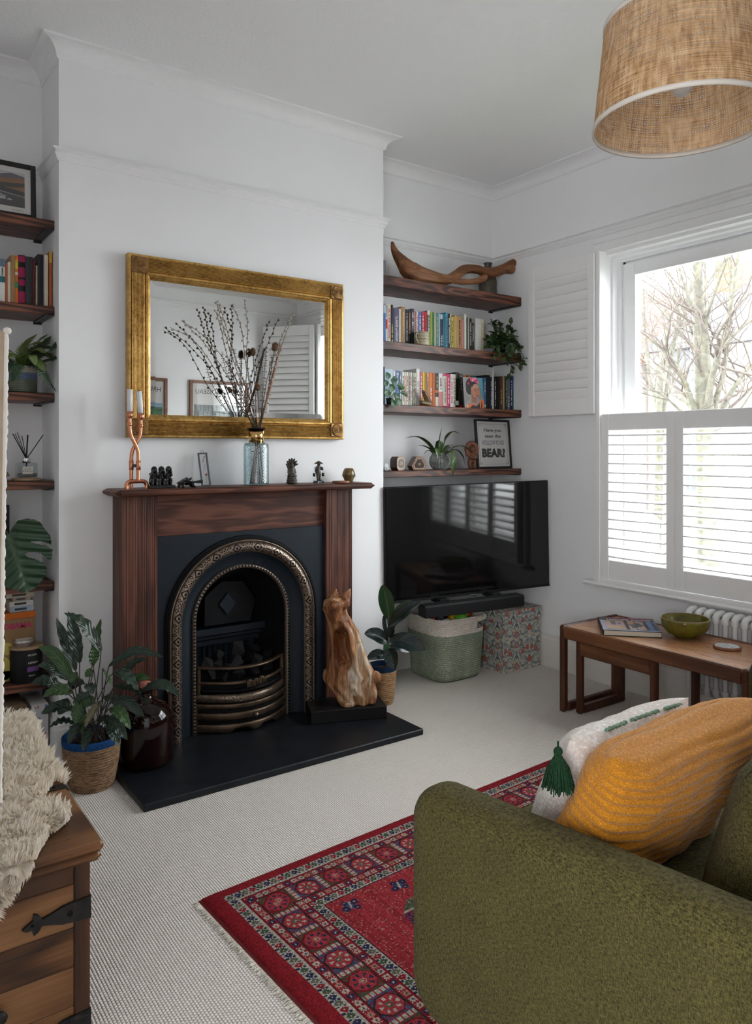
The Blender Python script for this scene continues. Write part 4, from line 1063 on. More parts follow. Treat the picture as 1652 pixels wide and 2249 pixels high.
# glass vase with a brass neck
q = PY(563, 1064, 3.455); VX, VY = q.x, 3.455; vz = MZ
va = thing('flower_vase', 'embossed pale blue glass vase with a brass neck holding dried stems', 'vase', (VX, VY, vz))
def embossed(t_, s):
    a = 2 * PI * t_; z = .004 + s * .190; r = .062
    if z < .012: r -= (.012 - z) * .4
    i = t_ * 26; j = z / .0145
    e = math.sin(2 * PI * i) * math.sin(2 * PI * j) if int(j * 2) >= 0 else 0
    r += .0026 * e
    return (r * math.cos(a), r * math.sin(a), z)
m = MB(); m.grid(embossed, 104, 52, True, True)
m.lathe([(.0617, .194), (.061, .204), (.056, .210), (.040, .212), (.037, .214), (.037, .222)], (0, 0, 0), 40); m.lathe([(.0, .004), (.06, .004)], (0, 0, 0), 40)
obj('body', m, 'vase_glass', va)
obj('neck', MB().lathe([(.037, .214), (.0385, .214), (.0385, .280), (.0365, .280), (.0365, .214)], (0, 0, 0), 40), 'brass', va)
obj('lip', MB().lathe([(.0365, .280), (.046, .280), (.047, .283), (.046, .286), (.0365, .285)], (0, 0, 0), 40), 'iron_dark', va)
# stems: path from inside the vase to a point in the picture
NECK = Vector((VX, VY, vz + .283))
def stem_path(tips, dy, nx, ny, foot):
    f = Vector((VX + foot[0], VY + foot[1], vz + .008)); nk = NECK + Vector((nx, ny, 0))
    pts = [f, nk] + [PY(u, v, VY + d) for (u, v), d in zip(tips, dy)]
    return smooth_path(pts, 10 + 12 * len(tips))
sr = random.Random(11)
def willow(tips, dy, nx, ny, foot, lab, nb):
    P_ = stem_path(tips, dy, nx, ny, foot); base = P_[0]
    t_ = thing('willow_stem', lab, 'dried stem', base, 0, 'dried stems in the vase'); Q = [p - base for p in P_]
    n = len(Q); obj('twig', MB().tube(Q, [lerp(.0024, .0009, k / n) for k in range(n)], 5), 'twig', t_)
    m = MB()
    for k in range(nb):
        s = .40 + .60 * (k + .5) / nb; i = min(int(s * (n - 1)), n - 2); p = Q[i].lerp(Q[i + 1], s * (n - 1) - i); d = (Q[i + 1] - Q[i]).normalized()
        side_ = d.orthogonal().normalized(); side_.rotate(Matrix.Rotation(k * 2.4 + sr.random(), 3, d))
        c = p + side_ * .0048; M = (d * .8 + side_ * .6).normalized().to_track_quat('Z', 'Y').to_matrix()
        m.ell(c, (.0052, .0052, .0072), 7, 5, M)
    o = obj('catkins', m, 'bud_fluff', t_); o['kind'] = 'stuff'
willow([(490, 838), (430, 752), (374, 719)], [.0, .03, .05], -.012, .0, (.02, 0), 'pussy willow stem bent lowest towards the candles', 11)
willow([(505, 835), (450, 755), (398, 703)], [.02, .05, .06], -.014, .006, (.015, .01), 'pussy willow stem second lowest above the candles', 17)
willow([(515, 825), (455, 745), (399, 704)], [-.01, -.02, -.02], -.008, -.006, (.01, -.02), 'pussy willow stem leaning just above the second lowest', 15)
willow([(505, 800), (485, 720), (473, 680)], [.03, .05, .06], -.006, .012, (-.01, .01), 'shortest of the three upright pussy willow stems', 15)
willow([(512, 790), (488, 710), (475, 662)], [.0, .01, .02], -.002, .003, (.012, -.01), 'densely budded pussy willow stem, tallest of its bunch', 20)
willow([(522, 800), (497, 720), (479, 659)], [-.02, -.03, -.03], .001, -.008, (-.02, .0), 'densely budded pussy willow stem in front of its bunch', 20)
willow([(540, 800), (530, 720), (509, 667)], [.02, .04, .05], .004, .01, (-.015, .0), 'slender pussy willow stem curving over in the middle', 16)
willow([(543, 800), (544, 720), (537, 657)], [.0, .01, .02], .006, .0, (-.018, -.01), 'straightest pussy willow stem, tallest in the vase', 19)
willow([(590, 820), (615, 750), (640, 690)], [.02, .03, .03], .018, .006, (-.03, .01), 'pussy willow stem leaning to the window, behind the teasel', 14)
willow([(596, 830), (622, 750), (644, 687)], [-.02, -.03, -.03], .02, -.008, (-.03, -.01), 'pussy willow stem leaning furthest to the window', 16)
def eucalyptus(tips, dy, nx, ny, foot, lab, np_):
    P_ = stem_path(tips, dy, nx, ny, foot); base = P_[0]
    t_ = thing('eucalyptus_stem', lab, 'dried stem', base, 0, 'dried stems in the vase'); Q = [p - base for p in P_]; n = len(Q)
    obj('twig', MB().tube(Q, [lerp(.002, .0008, k / n) for k in range(n)], 5), 'twig', t_); m = MB()
    for k in range(np_):
        s = .10 + .90 * k / np_; i = min(int(s * (n - 1)), n - 2); p = Q[i].lerp(Q[i + 1], s * (n - 1) - i); d = (Q[i + 1] - Q[i]).normalized()
        r_ = lerp(.011, .006, k / np_); sd = d.orthogonal().normalized(); sd.rotate(Matrix.Rotation(k * 1.57 + sr.uniform(-.3, .3), 3, d))
        for sg in (-1, 1):
            a = sd * sg; b = (d * .35 + d.cross(a) * sr.uniform(-.3, .3) + Vector((0, 0, sr.uniform(-.2, .3)))); c = p + a * r_; bb = a.cross(d).normalized() * r_ * .8 + d * r_ * .3
            up_ = d * r_ * .25
            m.add([p, c - bb + up_, c + a * r_ * .9, c + bb + up_], [(0, 1, 2, 3)], True)
    o = obj('leaves', m, 'dry_leaf', t_); o['kind'] = 'stuff'
eucalyptus([(530, 870), (505, 815), (500, 790)], [-.03, -.03, -.02], -.004, -.014, (.03, -.02), 'dried eucalyptus sprig with round leaves among the upright willow', 26)
eucalyptus([(545, 860), (520, 800), (513, 765)], [.02, .03, .03], .0, .012, (.02, .02), 'dried eucalyptus sprig behind the middle stems', 28)
eucalyptus([(578, 860), (582, 800), (584, 760)], [-.03, -.04, -.04], .012, -.012, (-.03, -.02), 'dried eucalyptus sprig rising beside the teasels', 30)
eucalyptus([(588, 870), (592, 820), (597, 780)], [.03, .04, .04], .016, .012, (-.02, .02), 'dried eucalyptus sprig nearest the bare stick', 24)
def teasel(tip, d_, nx, ny, foot, r_, lab):
    tp = PY(tip[0], tip[1], VY + d_); f = Vector((VX + foot[0], VY + foot[1], vz + .008)); nk = NECK + Vector((nx, ny, 0))
    P_ = smooth_path([f, nk, nk.lerp(tp, .5) + Vector((.004, 0, 0)), tp], 24); t_ = thing('teasel_stem', lab, 'dried stem', f, 0, 'dried stems in the vase')
    obj('stalk', MB().tube([p - f for p in P_], .0022, 6), 'stem_brown', t_); dr = (P_[-1] - P_[-3]).normalized(); Mh = dr.to_track_quat('Z', 'Y').to_matrix(); c = tp - f + dr * r_ * .8
    m = MB().ell(c, (r_ * .8, r_ * .8, r_ * 1.25), 12, 9, Mh)
    for k in range(150):
        v_ = Vector((sr.gauss(0, 1), sr.gauss(0, 1), sr.gauss(0, 1))).normalized(); b = c + Mh @ Vector((v_.x * r_ * .78, v_.y * r_ * .78, v_.z * r_ * 1.2)); nrm = (Mh @ v_); e = b + nrm * r_ * .3 + dr * r_ * .12; w2 = nrm.orthogonal().normalized() * r_ * .07
        m.add([b - w2, b + w2, e], [(0, 1, 2)])
    obj('seed_head', m, 'teasel', t_); m = MB()
    for k in range(6):
        a = 2 * PI * k / 6; o_ = Mh @ Vector((math.cos(a), math.sin(a), 0)); P3 = smooth_path([c - dr * r_ * 1.1, c - dr * r_ * .9 + o_ * r_ * .8, c - dr * r_ * .1 + o_ * r_ * 1.35], 6); m.tube(P3, [.0009] * 5 + [.0003], 4)
    obj('bracts', m, 'stem_brown', t_)
teasel((556, 779), .03, .004, .012, (-.01, .02), .017, 'teasel head highest beside the leaning stick')
teasel((603, 768), -.05, .014, -.016, (-.03, -.01), .018, 'teasel head in front of the open shutter reflection')
teasel((507, 860), .04, -.012, .014, (.03, .0), .013, 'teasel head low among the willow stems'); teasel((566, 856), -.03, .006, -.016, (.0, .02), .015, 'teasel head lowest, just above the vase neck')
P_ = smooth_path([Vector((VX - .02, VY + .0, vz + .01)), NECK + Vector((.022, .004, 0)), PY(597, 840, VY + .01), PY(616, 757, VY + .01)], 16)
solo('bare_stick', MB().tube([p - P_[0] for p in P_], [.0065] * 15 + [.005], 8), 'bare_stick', 'smooth pale brown stick leaning out of the vase', 'stick', P_[0])
# serpent-hooded seated figure
q = PY(641, 1060, 3.45); g = MB()
for k, (r_, z) in enumerate(((.032, .008), (.030, .020), (.027, .031))): g.ell((0, 0, z), (r_, r_ * .8, .0085), 16, 8)
g.ell((0, -.004, .043), (.028, .018, .009)); capsule(g, (0, .002, .046), (0, .003, .073), .014, .016)
for s in (-1, 1):
    capsule(g, (s * .017, .003, .076), (s * .020, -.003, .056), .0055, .005); capsule(g, (s * .020, -.003, .056), (s * .002, -.015, .048), .005, .004)
g.ell((0, -.002, .094), (.0095, .010, .0125)); g.ell((0, .0, .108), (.005, .005, .006))
g.ell((0, .013, .094), (.024, .007, .026))
for k in range(7):
    a = PI * (.04 + .92 * k / 6); c = (.027 * math.cos(a), .006, .096 + .026 * math.sin(a)); capsule(g, (c[0] * .7, .010, .096 + .018 * math.sin(a)), (c[0] * 1.12, -.002, .098 + .033 * math.sin(a)), .007, .0045)
solo('seated_figurine', fuse(g, .0020, 1), 'figure_bronze', 'small dark bronze figure seated cross-legged under a serpent hood', 'figurine', (q.x, 3.45, MZ + .0005), (0, 0, -.15))
# water carrier in a wide hat
q = PY(700, 1060, 3.45); g = MB()
for s in (-1, 1):
    capsule(g, (s * .007, .0, .022), (s * .008, 0, .052), .0055, .009); g.ell((s * .007, -.006, .017), (.006, .011, .004))
capsule(g, (0, .001, .050), (0, .004, .082), .013, .013); g.ell((0, .006, .068), (.019, .014, .022)); g.ell((-.002, -.003, .100), (.008, .009, .010)); g.lathe([(.0, .119), (.006, .117), (.024, .106), (.026, .104), (.022, .103), (.0, .104)], (-.002, -.002, 0), 20)
for s in (-1, 1): capsule(g, (s * .014, .002, .084), (s * .018, -.010, .072), .006, .005); capsule(g, (s * .018, -.010, .072), (s * .012, -.016, .082), .005, .004)
wc = thing('carrier_figurine', 'small dark bronze figure in a wide hat carrying two buckets', 'figurine', (q.x, 3.45, MZ), .25)
obj('figure', fuse(g, .0019, 1), 'figure_bronze', wc)
obj('plinth', MB().prism([(-.026, 0), (.026, 0), (.021, .014), (-.021, .014)], 1, -.017, .017), 'figure_black', wc)
obj('yoke', MB().tube([(-.033, .0, .083), (0, -.004, .090), (.033, .0, .083)], .0016, 6), 'figure_black', wc)
for s in (-1, 1):
    b = obj('bucket', MB().lathe([(.0, .0), (.0068, .0), (.0078, .018), (.0068, .018), (.006, .003)], (s * .033, 0, .037), 12), 'figure_black', wc)
    obj('bucket_cord', MB().tube([(s * .033 - .007, 0, .055), (s * .033, 0, .083), (s * .033 + .007, 0, .055)], .0006, 4), 'twig', b)
q = PY(748, 1058, 3.42); solo('wooden_coaster', MB().lathe([(.0, .0), (.045, .0), (.047, .003), (.047, .009), (.045, .011), (.0, .011)], (0, 0, 0), 32), 'coaster_wood', 'round reddish wooden coaster on the mantelpiece', 'coaster', (q.x, 3.415, MZ + .0003))
q = PY(768, 1057, 3.47)
bn = thing('oil_burner', 'small brown glazed pot with a ring of holes on the mantelpiece', 'pot', (q.x, 3.478, MZ + .0003))
obj('body', MB().lathe([(.0, .0), (.021, .0), (.022, .004), (.026, .014), (.036, .038), (.0365, .044), (.030, .062), (.024, .074), (.021, .076), (.019, .074), (.024, .062), (.0, .058)], (0, 0, 0), 32), 'brown_glaze', bn)
for k in range(10):
    a = 2 * PI * k / 10; M = Matrix.Translation((.0345 * math.cos(a), .0345 * math.sin(a), .034)) @ Matrix.Rotation(a, 4, 'Z')
    obj('hole', MB().ell((0, 0, 0), (.0022, .0045, .004), 10, 6).xf(M), 'title_dark', bn)
# ------------------------------------------------------------------ alcove shelves
def shelf(zt, x0, x1, y0, y1, label, th=.040, notch=None, bx=None):
    t_ = thing('wall_shelf', label, 'shelf', ((x0 + x1) / 2, (y0 + y1) / 2, zt - th))
    o = ((x0 + x1) / 2, (y0 + y1) / 2, zt - th)
    obj('board', loc(MB().rbox(x0 + .001, x1 - .001, y0, y1 - .001, zt - th, zt, .003), o), 'pine_shelf', t_)
    for x in bx or ():
        m = MB().box(x - .018, x + .018, y0 - .002, y1 - .001, zt - th - .005, zt - th); m.box(x - .018, x + .018, y1 - .006, y1 - .001, zt - th - .012, zt - th - .005)
        for yy in (y0 + .03, (y0 + y1) / 2, y1 - .04): m.lathe([(.0, -.002), (.004, -.0015), (.005, 0.0)], (x, yy, zt - th - .005), 8)
        obj('bracket', loc(m, o), 'bracket_black', t_)
    return t_
ZS = [2.427, 2.040, 1.668, 1.274]
SYF = 3.60
shelf(ZS[0], XC2, XW, SYF, YB, 'thick dark pine shelf under the driftwood and brown bottle', .058, bx=(XW - .03,))
shelf(ZS[1], XC2, XW, SYF, YB, 'dark pine shelf carrying the books behind the stoneware mug', .050, bx=(XW - .03,))
shelf(ZS[2], XC2, XW, SYF, YB, 'dark pine shelf carrying the books beside the portrait cover', .048, bx=(XW - .03,))
shelf(ZS[3], XC2, XW, SYF, YB, 'dark pine shelf above the television carrying ornaments', .038, bx=(XW - .03,))
# ------------------------------------------------------------------ books
CLR = dict(blue=(.06, .15, .36), paleblue=(.38, .48, .58), white=(.66, .65, .62), cream=(.62, .55, .42), black=(.012, .012, .014), purple=(.075, .065, .13), tan=(.34, .21, .09), navy=(.012, .022, .07), grey=(.16, .16, .17), red=(.50, .02, .02), pink=(.52, .10, .13), crimson=(.42, .04, .07), lime=(.26, .32, .04), green=(.04, .20, .08), teal=(.02, .13, .15), seagreen=(.05, .22, .19), skyblue=(.08, .30, .45), yellow=(.62, .48, .04), amber=(.58, .33, .05), orange=(.62, .15, .02), rust=(.42, .10, .03), peach=(.55, .32, .16), ochre=(.42, .22, .07), hotpink=(.52, .025, .12), rose=(.50, .20, .20), olive=(.045, .045, .02), brown=(.11, .045, .018), charcoal=(.03, .03, .033), beige=(.42, .36, .28), mint=(.42, .55, .46), darkred=(.12, .012, .012), darkgreen=(.012, .05, .02), kraft=(.32, .19, .09), lilac=(.20, .16, .30), steel=(.12, .17, .23), magenta=(.30, .01, .07))
NAMES = dict(paleblue='pale blue', purple='purple-grey', lime='lime green', seagreen='sea green', skyblue='sky blue', hotpink='hot pink', darkred='dark red', darkgreen='dark green')
BM_ = {}
def bmat(c):
    k = 'book_' + c
    if k not in MAT: plain(k, CLR[c], .42, spec=.28, var=.06, vs=50)
    return k
def book(x0, x1, y0, d, z, h, c, lab, group, title=None, marks=None, pages='page_edge', hard=False, bands=(), lean=0.0):
    w_ = x1 - x0
    t_ = thing('book', lab, 'book', ((x0 + x1) / 2, y0, z), 0, group)
    if lean: t_.rotation_euler = (0, lean, 0)
    th = min(.0022 if hard else .0012, w_ * .2); ins_ = .003 if hard else .0008; a, b = -w_ / 2 + .0003, w_ / 2 - .0003
    m = MB()
    m.box(a, a + th, .001, d, 0, h); m.box(b - th, b, .001, d, 0, h)
    n = 5; pr = [(lerp(a, b, k / n), .001 - .0022 * math.sin(PI * k / n) * (1.3 if hard else .6)) for k in range(n + 1)]; pr += [(b, .003), (a, .003)]
    m.prism(pr, 2, 0, h)
    obj('cover', m, bmat(c), t_)
    obj('page_block', MB().box(a + th, b - th, .003, d - ins_, ins_, h - ins_), pages, t_)
    for (z0, z1, cc) in bands:
        pb_ = [(x * 1.01, y - .0004) for x, y in pr[:n + 1]] + [(b, .004), (a, .004)]
        obj('spine_band', MB().prism(pb_, 2, h * z0, h * z1), bmat(cc), t_)
    yy = -.0036 if hard else -.0021
    if title:
        s, tm, frac, z0 = title
        M = Matrix.Translation((0, yy, h * z0)) @ Matrix.Rotation(PI / 2, 4, 'Y') @ Matrix.Rotation(PI / 2, 4, 'X')
        me = text_mesh(s, .01, tm); co = [v_.co for v_ in me.vertices]; L0 = max(v_.x for v_ in co) - min(v_.x for v_ in co); H0 = max(v_.y for v_ in co) - min(v_.y for v_ in co)
        sy = w_ * .62 / H0; sx = h * frac / L0
        me.transform(Matrix.Diagonal((sx, min(sy, sx * 1.9), 1, 1))); me.transform(M); obj('title', me, None, t_)
    if marks:
        mm, z0, z1, k0 = marks; r2 = random.Random(k0); m = MB(); q = z1 * h
        while q > z0 * h + .004:
            l_ = r2.uniform(.003, .016); ww = w_ * r2.uniform(.10, .16); m.box(-ww, ww, yy, yy + .0008, max(q - l_, z0 * h), q); q -= l_ + r2.choice((.0012, .0016, .009))
        obj('title', m, mm, t_)
    return t_
def book_row(specs, y_of, zt, where, group, u2x, depth=.135):
    """specs: (u0, u1, top v, colour, options); labels name the neighbours"""
    xs = [(PY(s[0], 800, y_of).x, PY(s[1], 800, y_of).x) for s in specs]
    seen = {}
    for k, s in enumerate(specs):
        c = s[3]; opt = dict(s[4]) if len(s) > 4 else {}
        x0, x1 = xs[k]
        if k and x0 < xs[k - 1][1]: x0 = xs[k - 1][1]
        x1 = max(x1, x0 + .004); xs[k] = (x0, x1)
        h = PY((s[0] + s[1]) / 2, s[2], y_of).z - zt
        nm = NAMES.get(c, c); pv = NAMES.get(specs[k - 1][3], specs[k - 1][3]) if k else None; nx = NAMES.get(specs[k + 1][3], specs[k + 1][3]) if k + 1 < len(specs) else None
        size = 'thick ' if x1 - x0 > .028 else 'thin ' if x1 - x0 < .010 else ''
        extra = opt.pop('say', '')
        if pv and nx: lab = f'{size}{nm} book{extra} between {pv} and {nx} ones, {where}'
        else: lab = f'{size}{nm} book{extra} at the {"start" if nx else "end"} of the row, {where}'
        dd = opt.pop('d', depth); dyy = opt.pop('dy', 0.0)
        book(x0, x1, y_of + dyy, dd, zt + .0003, h, c, lab, group, **opt)
TW, TD, TG, TY, TO, TP = 'title_white', 'title_dark', 'title_gold', 'title_yellow', 'title_orange', 'title_pink'
def Z1(x): return 840 + x / 9.718
def V1(y): return 655 + y / 9.718
def Z2(x): return 980 + x / 9.18
def V2(y): return 670 + y / 9.18
BY = 3.672
def mk(t_, s): return dict(marks=(t_, .12, .88, s))
R2 = [(Z1(28), Z1(76), V1(150), 'blue', dict(bands=((.80, 1.0, 'paleblue'),))), (Z1(76), Z1(108), V1(115), 'white', dict(bands=((.36, .60, 'red'),), marks=(TD, .64, .95, 2))), (Z1(112), Z1(178), V1(125), 'cream', mk('title_pink', 3)),
 (Z1(182), Z1(232), V1(140), 'black', dict(marks=(TY, .05, .5, 4), bands=((.0, .06, 'white'),))), (Z1(235), Z1(357), V1(210), 'purple', dict(title=('The MASTER and MARGARITA', TW, .74, .40), say=' with white lettering')), (Z1(359), Z1(392), V1(225), 'white', {}),
 (Z1(392), Z1(492), V1(185), 'tan', dict(hard=True, title=('WAR AND PEACE', TG, .3, .45)) if False else dict(hard=True, marks=(TG, .5, .86, 6))), (Z1(498), Z1(546), V1(235), 'navy', mk(TW, 7)), (Z1(548), Z1(612), V1(242), 'black', dict(marks=(TO, .3, .9, 8))), (Z1(614), Z1(682), V1(225), 'charcoal', dict(marks=(TW, .45, .9, 9))),
 (Z1(684), Z1(699), V1(270), 'white', {}), (Z1(700), Z1(731), V1(280), 'pink', mk(TW, 10)), (Z1(732), Z1(765), V1(282), 'white', mk('title_pink', 11)), (Z1(767), Z1(832), V1(285), 'blue', mk(TW, 12)), (Z1(836), Z1(896), V1(290), 'crimson', mk(TW, 13)), (Z1(899), Z1(952), V1(295), 'red', mk(TD, 14)),
 (Z1(962), Z1(1018), V1(262), 'grey', dict(bands=((.88, 1., 'white'),), marks=(TW, .3, .8, 15))), (Z1(1022), Z1(1070), V1(300), 'lime', {}), (Z1(1071), Z1(1098), V1(302), 'green', {}), (Z1(1110), Z1(1140), V1(308), 'cream', {}), (Z1(1141), Z1(1194), V1(312), 'seagreen', mk(TY, 17)),
 (Z1(1198), Z1(1232), V1(335), 'paleblue', {}), (Z1(1234), Z1(1292), V1(345), 'navy', dict(bands=((.86, 1., 'paleblue'),), title=('PAUL & MURAKAMI', TW, .5, .5) if False else ('THE BLUE', TW, .30, .24))), (Z1(1294), Z1(1346), V1(340), 'teal', {}), (Z1(1348), Z1(1397), V1(303), 'skyblue', mk(TD, 19)), (Z1(1402), Z1(1444), V1(332), 'black', mk(TW, 20)), (Z1(1445), Z1(1472), V1(325), 'cream', mk(TD, 21)),
 (Z1(1476), Z1(1522), V1(400), 'yellow', mk(TD, 22)), (Z1(1524), Z1(1546), V1(385), 'beige', {}), (Z1(1547), Z1(1590), V1(365), 'amber', {}), (Z1(1591), Z2(222), V1(390), 'cream', {}), (Z2(224), Z2(316), V2(240), 'ochre', dict(marks=(TD, .1, .9, 24))), (Z2(318), Z2(362), V2(295), 'rose', {}), (Z2(366), Z2(411), V2(185), 'white', {}), (Z2(413), Z2(436), V2(260), 'darkgreen', {}),
 (Z2(438), Z2(470), V2(238), 'beige', {}), (Z2(471), Z2(516), V2(270), 'black', mk(TW, 26)), (Z2(518), Z2(562), V2(360), 'charcoal', dict(title=('JOHN FOWLES', TW, .55, .62), say=' lettered in white')), (Z2(592), Z2(710), V2(275), 'white', dict(d=.11, marks=('label_cream', .62, .9, 3))), (Z2(712), Z2(764), V2(292), 'cream', dict(d=.11, marks=(TG, .3, .9, 5)))]
book_row(R2, BY, ZS[1], 'shelf with the mug', 'books on the shelf with the mug', None)
def Z3(x): return 835 + x / 9.44
def V3(y): return 795 + y / 9.44
def Z4(x): return 985 + x / 9.44
def V4(y): return 790 + y / 9.44
BY3 = 3.675
R3 = [(Z3(72), Z3(96), V3(100), 'navy', {}), (Z3(98), Z3(270), V3(150), 'paleblue', {}), (Z3(273), Z3(318), V3(185), 'white', {}), (Z3(319), Z3(391), V3(182), 'blue', dict(title=('Berlin', TW, .40, .74))), (Z3(394), Z3(452), V3(190), 'steel', mk(TW, 31))]
R3 += [(Z3(a), Z3(b), V3(208 + 3 * k), c, mk(t_, 40 + k)) for k, (a, b, c, t_) in enumerate(((455, 502, 'white', TD), (504, 546, 'cream', TO), (548, 587, 'white', TP), (589, 632, 'beige', TD), (634, 667, 'white', TO), (683, 717, 'mint', TD), (719, 747, 'cream', TP)))]
R3 += [(Z3(753), Z3(822), V3(140), 'white', dict(title=('HOW TO BUILD A', 'stitch_green', .55, .40), say=' lettered in green')), (Z3(824), Z3(882), V3(210), 'pink', mk(TW, 51)), (Z3(884), Z3(927), V3(215), 'yellow', {}), (Z3(929), Z3(957), V3(218), 'ochre', {}), (Z3(963), Z3(1012), V3(225), 'peach', mk(TD, 52)), (Z3(1016), Z3(1090), V3(225), 'orange', dict(marks=(TW, .1, .55, 53))), (Z3(1092), Z3(1147), V3(230), 'rust', {}),
 (Z3(1149), Z3(1211), V3(232), 'charcoal', dict(bands=((.42, .50, 'orange'), (.0, .3, 'cream')), marks=(TY, .55, .9, 54))), (Z3(1214), Z3(1302), V3(240), 'white', dict(bands=((.0, .46, 'rose'),), marks=('label_purple', .5, .86, 55))), (Z3(1308), Z3(1386), V3(245), 'cream', dict(bands=((.93, 1., 'hotpink'), (.0, .05, 'hotpink')), title=('KATE SAWYER THIS FAMILY', TD, .72, .48), say=' with pink ends')), (Z3(1388), Z3(1453), V3(250), 'hotpink', mk(TW, 57)), (Z3(1458), Z3(1516), V3(252), 'white', mk(TP, 58)), (Z3(1517), Z3(1566), V3(258), 'cream', mk(TD, 59)), (Z3(1568), Z3(1632), V3(215), 'black', dict(bands=((.08, .2, 'white'),))),
 (Z4(205), Z4(238), V4(280), 'olive', {}), (Z4(240), Z4(292), V4(292), 'charcoal', dict(marks=(TW, .5, .95, 61), bands=((.0, .09, 'red'),))), (Z4(294), Z4(340), V4(345), 'black', {}), (Z4(412), Z4(478), V4(312), 'orange', dict(dy=.05, d=.09)), (Z4(505), Z4(572), V4(312), 'rust', dict(dy=.05, d=.09)), (Z4(578), Z4(686), V4(320), 'teal', dict(dy=.05, d=.09)),
 (Z4(728), Z4(782), V4(372), 'blue', dict(title=('Sanders', TW, .3, .55) if False else None, marks=(TW, .42, .85, 63), bands=((.06, .15, 'white'),))), (Z4(784), Z4(868), V4(318), 'black', {}), (Z4(869), Z4(906), V4(362), 'navy', mk(TW, 64)), (Z4(908), Z4(946), V4(220), 'white', dict(d=.17)), (Z4(952), Z4(992), V4(380), 'charcoal', mk(TW, 65)), (Z4(996), Z4(1062), V4(350), 'black', {}), (Z4(1064), Z4(1131), V4(345), 'brown', dict(marks=(TG, .15, .6, 66))), (Z4(1132), Z4(1167), V4(350), 'beige', {}), (Z4(1178), Z4(1222), V4(345), 'olive', mk(TG, 67)), (Z4(1224), Z4(1277), V4(350), 'steel', dict(marks=(TW, .1, .4, 68))), (Z4(1279), Z4(1332), V4(348), 'navy', mk(TW, 69)), (Z4(1334), Z4(1386), V4(350), 'teal', dict(bands=((.6, 1., 'blue'),), marks=(TW, .05, .3, 70)))]
book_row(R3, BY3, ZS[2], 'shelf with the portrait', 'books on the shelf with the portrait cover', None)
# face-out book with a portrait on its cover
p = PY(1019.5, 891, 3.618); p1 = PY(1063, 830, 3.618); w_ = p1.x - p.x; h_ = p1.z - ZS[2]
fb = thing('portrait_book', 'book facing out with a portrait of a woman wearing pink flowers', 'book', (p.x, 3.612, ZS[2] + .0003)); fb.rotation_euler = (-.10, 0, 0)
nx_, ny_ = 88, 124; X, Y = np.meshgrid((np.arange(nx_) + .5) / nx_, (np.arange(ny_) + .5) / ny_); A = np.zeros((ny_, nx_, 3)); A[:] = (.27, .25, .245)
def poly(pts, c): A[inpoly(X, Y, pts)] = c
def disc(cx, cy, rx, ry, c): A[((X - cx) / rx) ** 2 + ((Y - cy) / ry) ** 2 < 1] = c
poly([(.72, 1), (1, 1), (1, .62), (.6, .9)], (.10, .30, .36)); poly([(1, .62), (1, .2), (.75, .45), (.72, .8)], (.075, .24, .27)); poly([(.0, .55), (.3, .3), (.0, .1)], (.22, .20, .20)); poly([(.55, .35), (1, .25), (.9, .5)], (.18, .20, .21))
disc(.42, .72, .30, .26, (.012, .011, .012)); disc(.30, .60, .18, .17, (.014, .012, .013))
poly([(.36, .18), (.62, .18), (.66, .42), (.38, .46)], (.30, .12, .075)); disc(.60, .56, .23, .22, (.46, .20, .125)); poly([(.40, .60), (.80, .62), (.78, .40), (.66, .33), (.50, .36), (.40, .46)], (.44, .19, .12)); disc(.42, .50, .05, .06, (.42, .18, .11)); disc(.62, .70, .17, .09, (.53, .27, .18))
poly([(.40, .82), (.66, .88), (.78, .72), (.72, .80), (.56, .80), (.44, .68)], (.012, .011, .012)); poly([(.53, .635), (.66, .645), (.66, .625), (.53, .61)], (.02, .012, .01)); poly([(.70, .645), (.80, .635), (.80, .615), (.70, .625)], (.02, .012, .01)); poly([(.55, .59), (.65, .59), (.64, .575), (.56, .572)], (.03, .015, .012)); poly([(.70, .59), (.78, .59), (.77, .575)], (.03, .015, .012))
poly([(.66, .60), (.72, .47), (.64, .48)], (.36, .14, .085)); poly([(.60, .415), (.70, .43), (.76, .405), (.68, .385)], (.30, .03, .035)); poly([(.40, .46), (.50, .36), (.66, .33), (.62, .28), (.40, .34)], (.25, .10, .065))
for cx, cy, r_, c in ((.45, .93, .10, (.62, .06, .16)), (.56, .95, .11, (.70, .16, .25)), (.66, .90, .10, (.55, .04, .13)), (.74, .85, .07, (.62, .20, .24)), (.26, .80, .06, (.36, .03, .09)), (.50, .90, .05, (.80, .35, .40)), (.62, .955, .04, (.82, .4, .42))): disc(cx, cy, r_, r_ * .75, c)
poly([(.04, .0), (.20, .13), (.36, .16), (.52, .09), (.70, .16), (.86, .29), (1, .28), (1, 0)], (.62, .16, .05)); poly([(.28, .0), (.40, .10), (.62, .06), (.76, .20), (.78, 0)], (.025, .022, .025)); poly([(.82, 0), (.86, .22), (.90, .22), (.89, 0)], (.03, .02, .02)); poly([(.1, 0), (.14, .09), (.2, .1), (.18, 0)], (.70, .40, .22))
obj('cover', MB().rbox(0, w_, .0006, .016, 0, h_, .0005), bmat('charcoal'), fb); obj('page_block', MB().box(.001, w_ - .001, .003, .0135, .0015, h_ + .0004), 'page_edge', fb)
obj('portrait', painted('portrait', w_, h_, A, 'print'), None, fb)
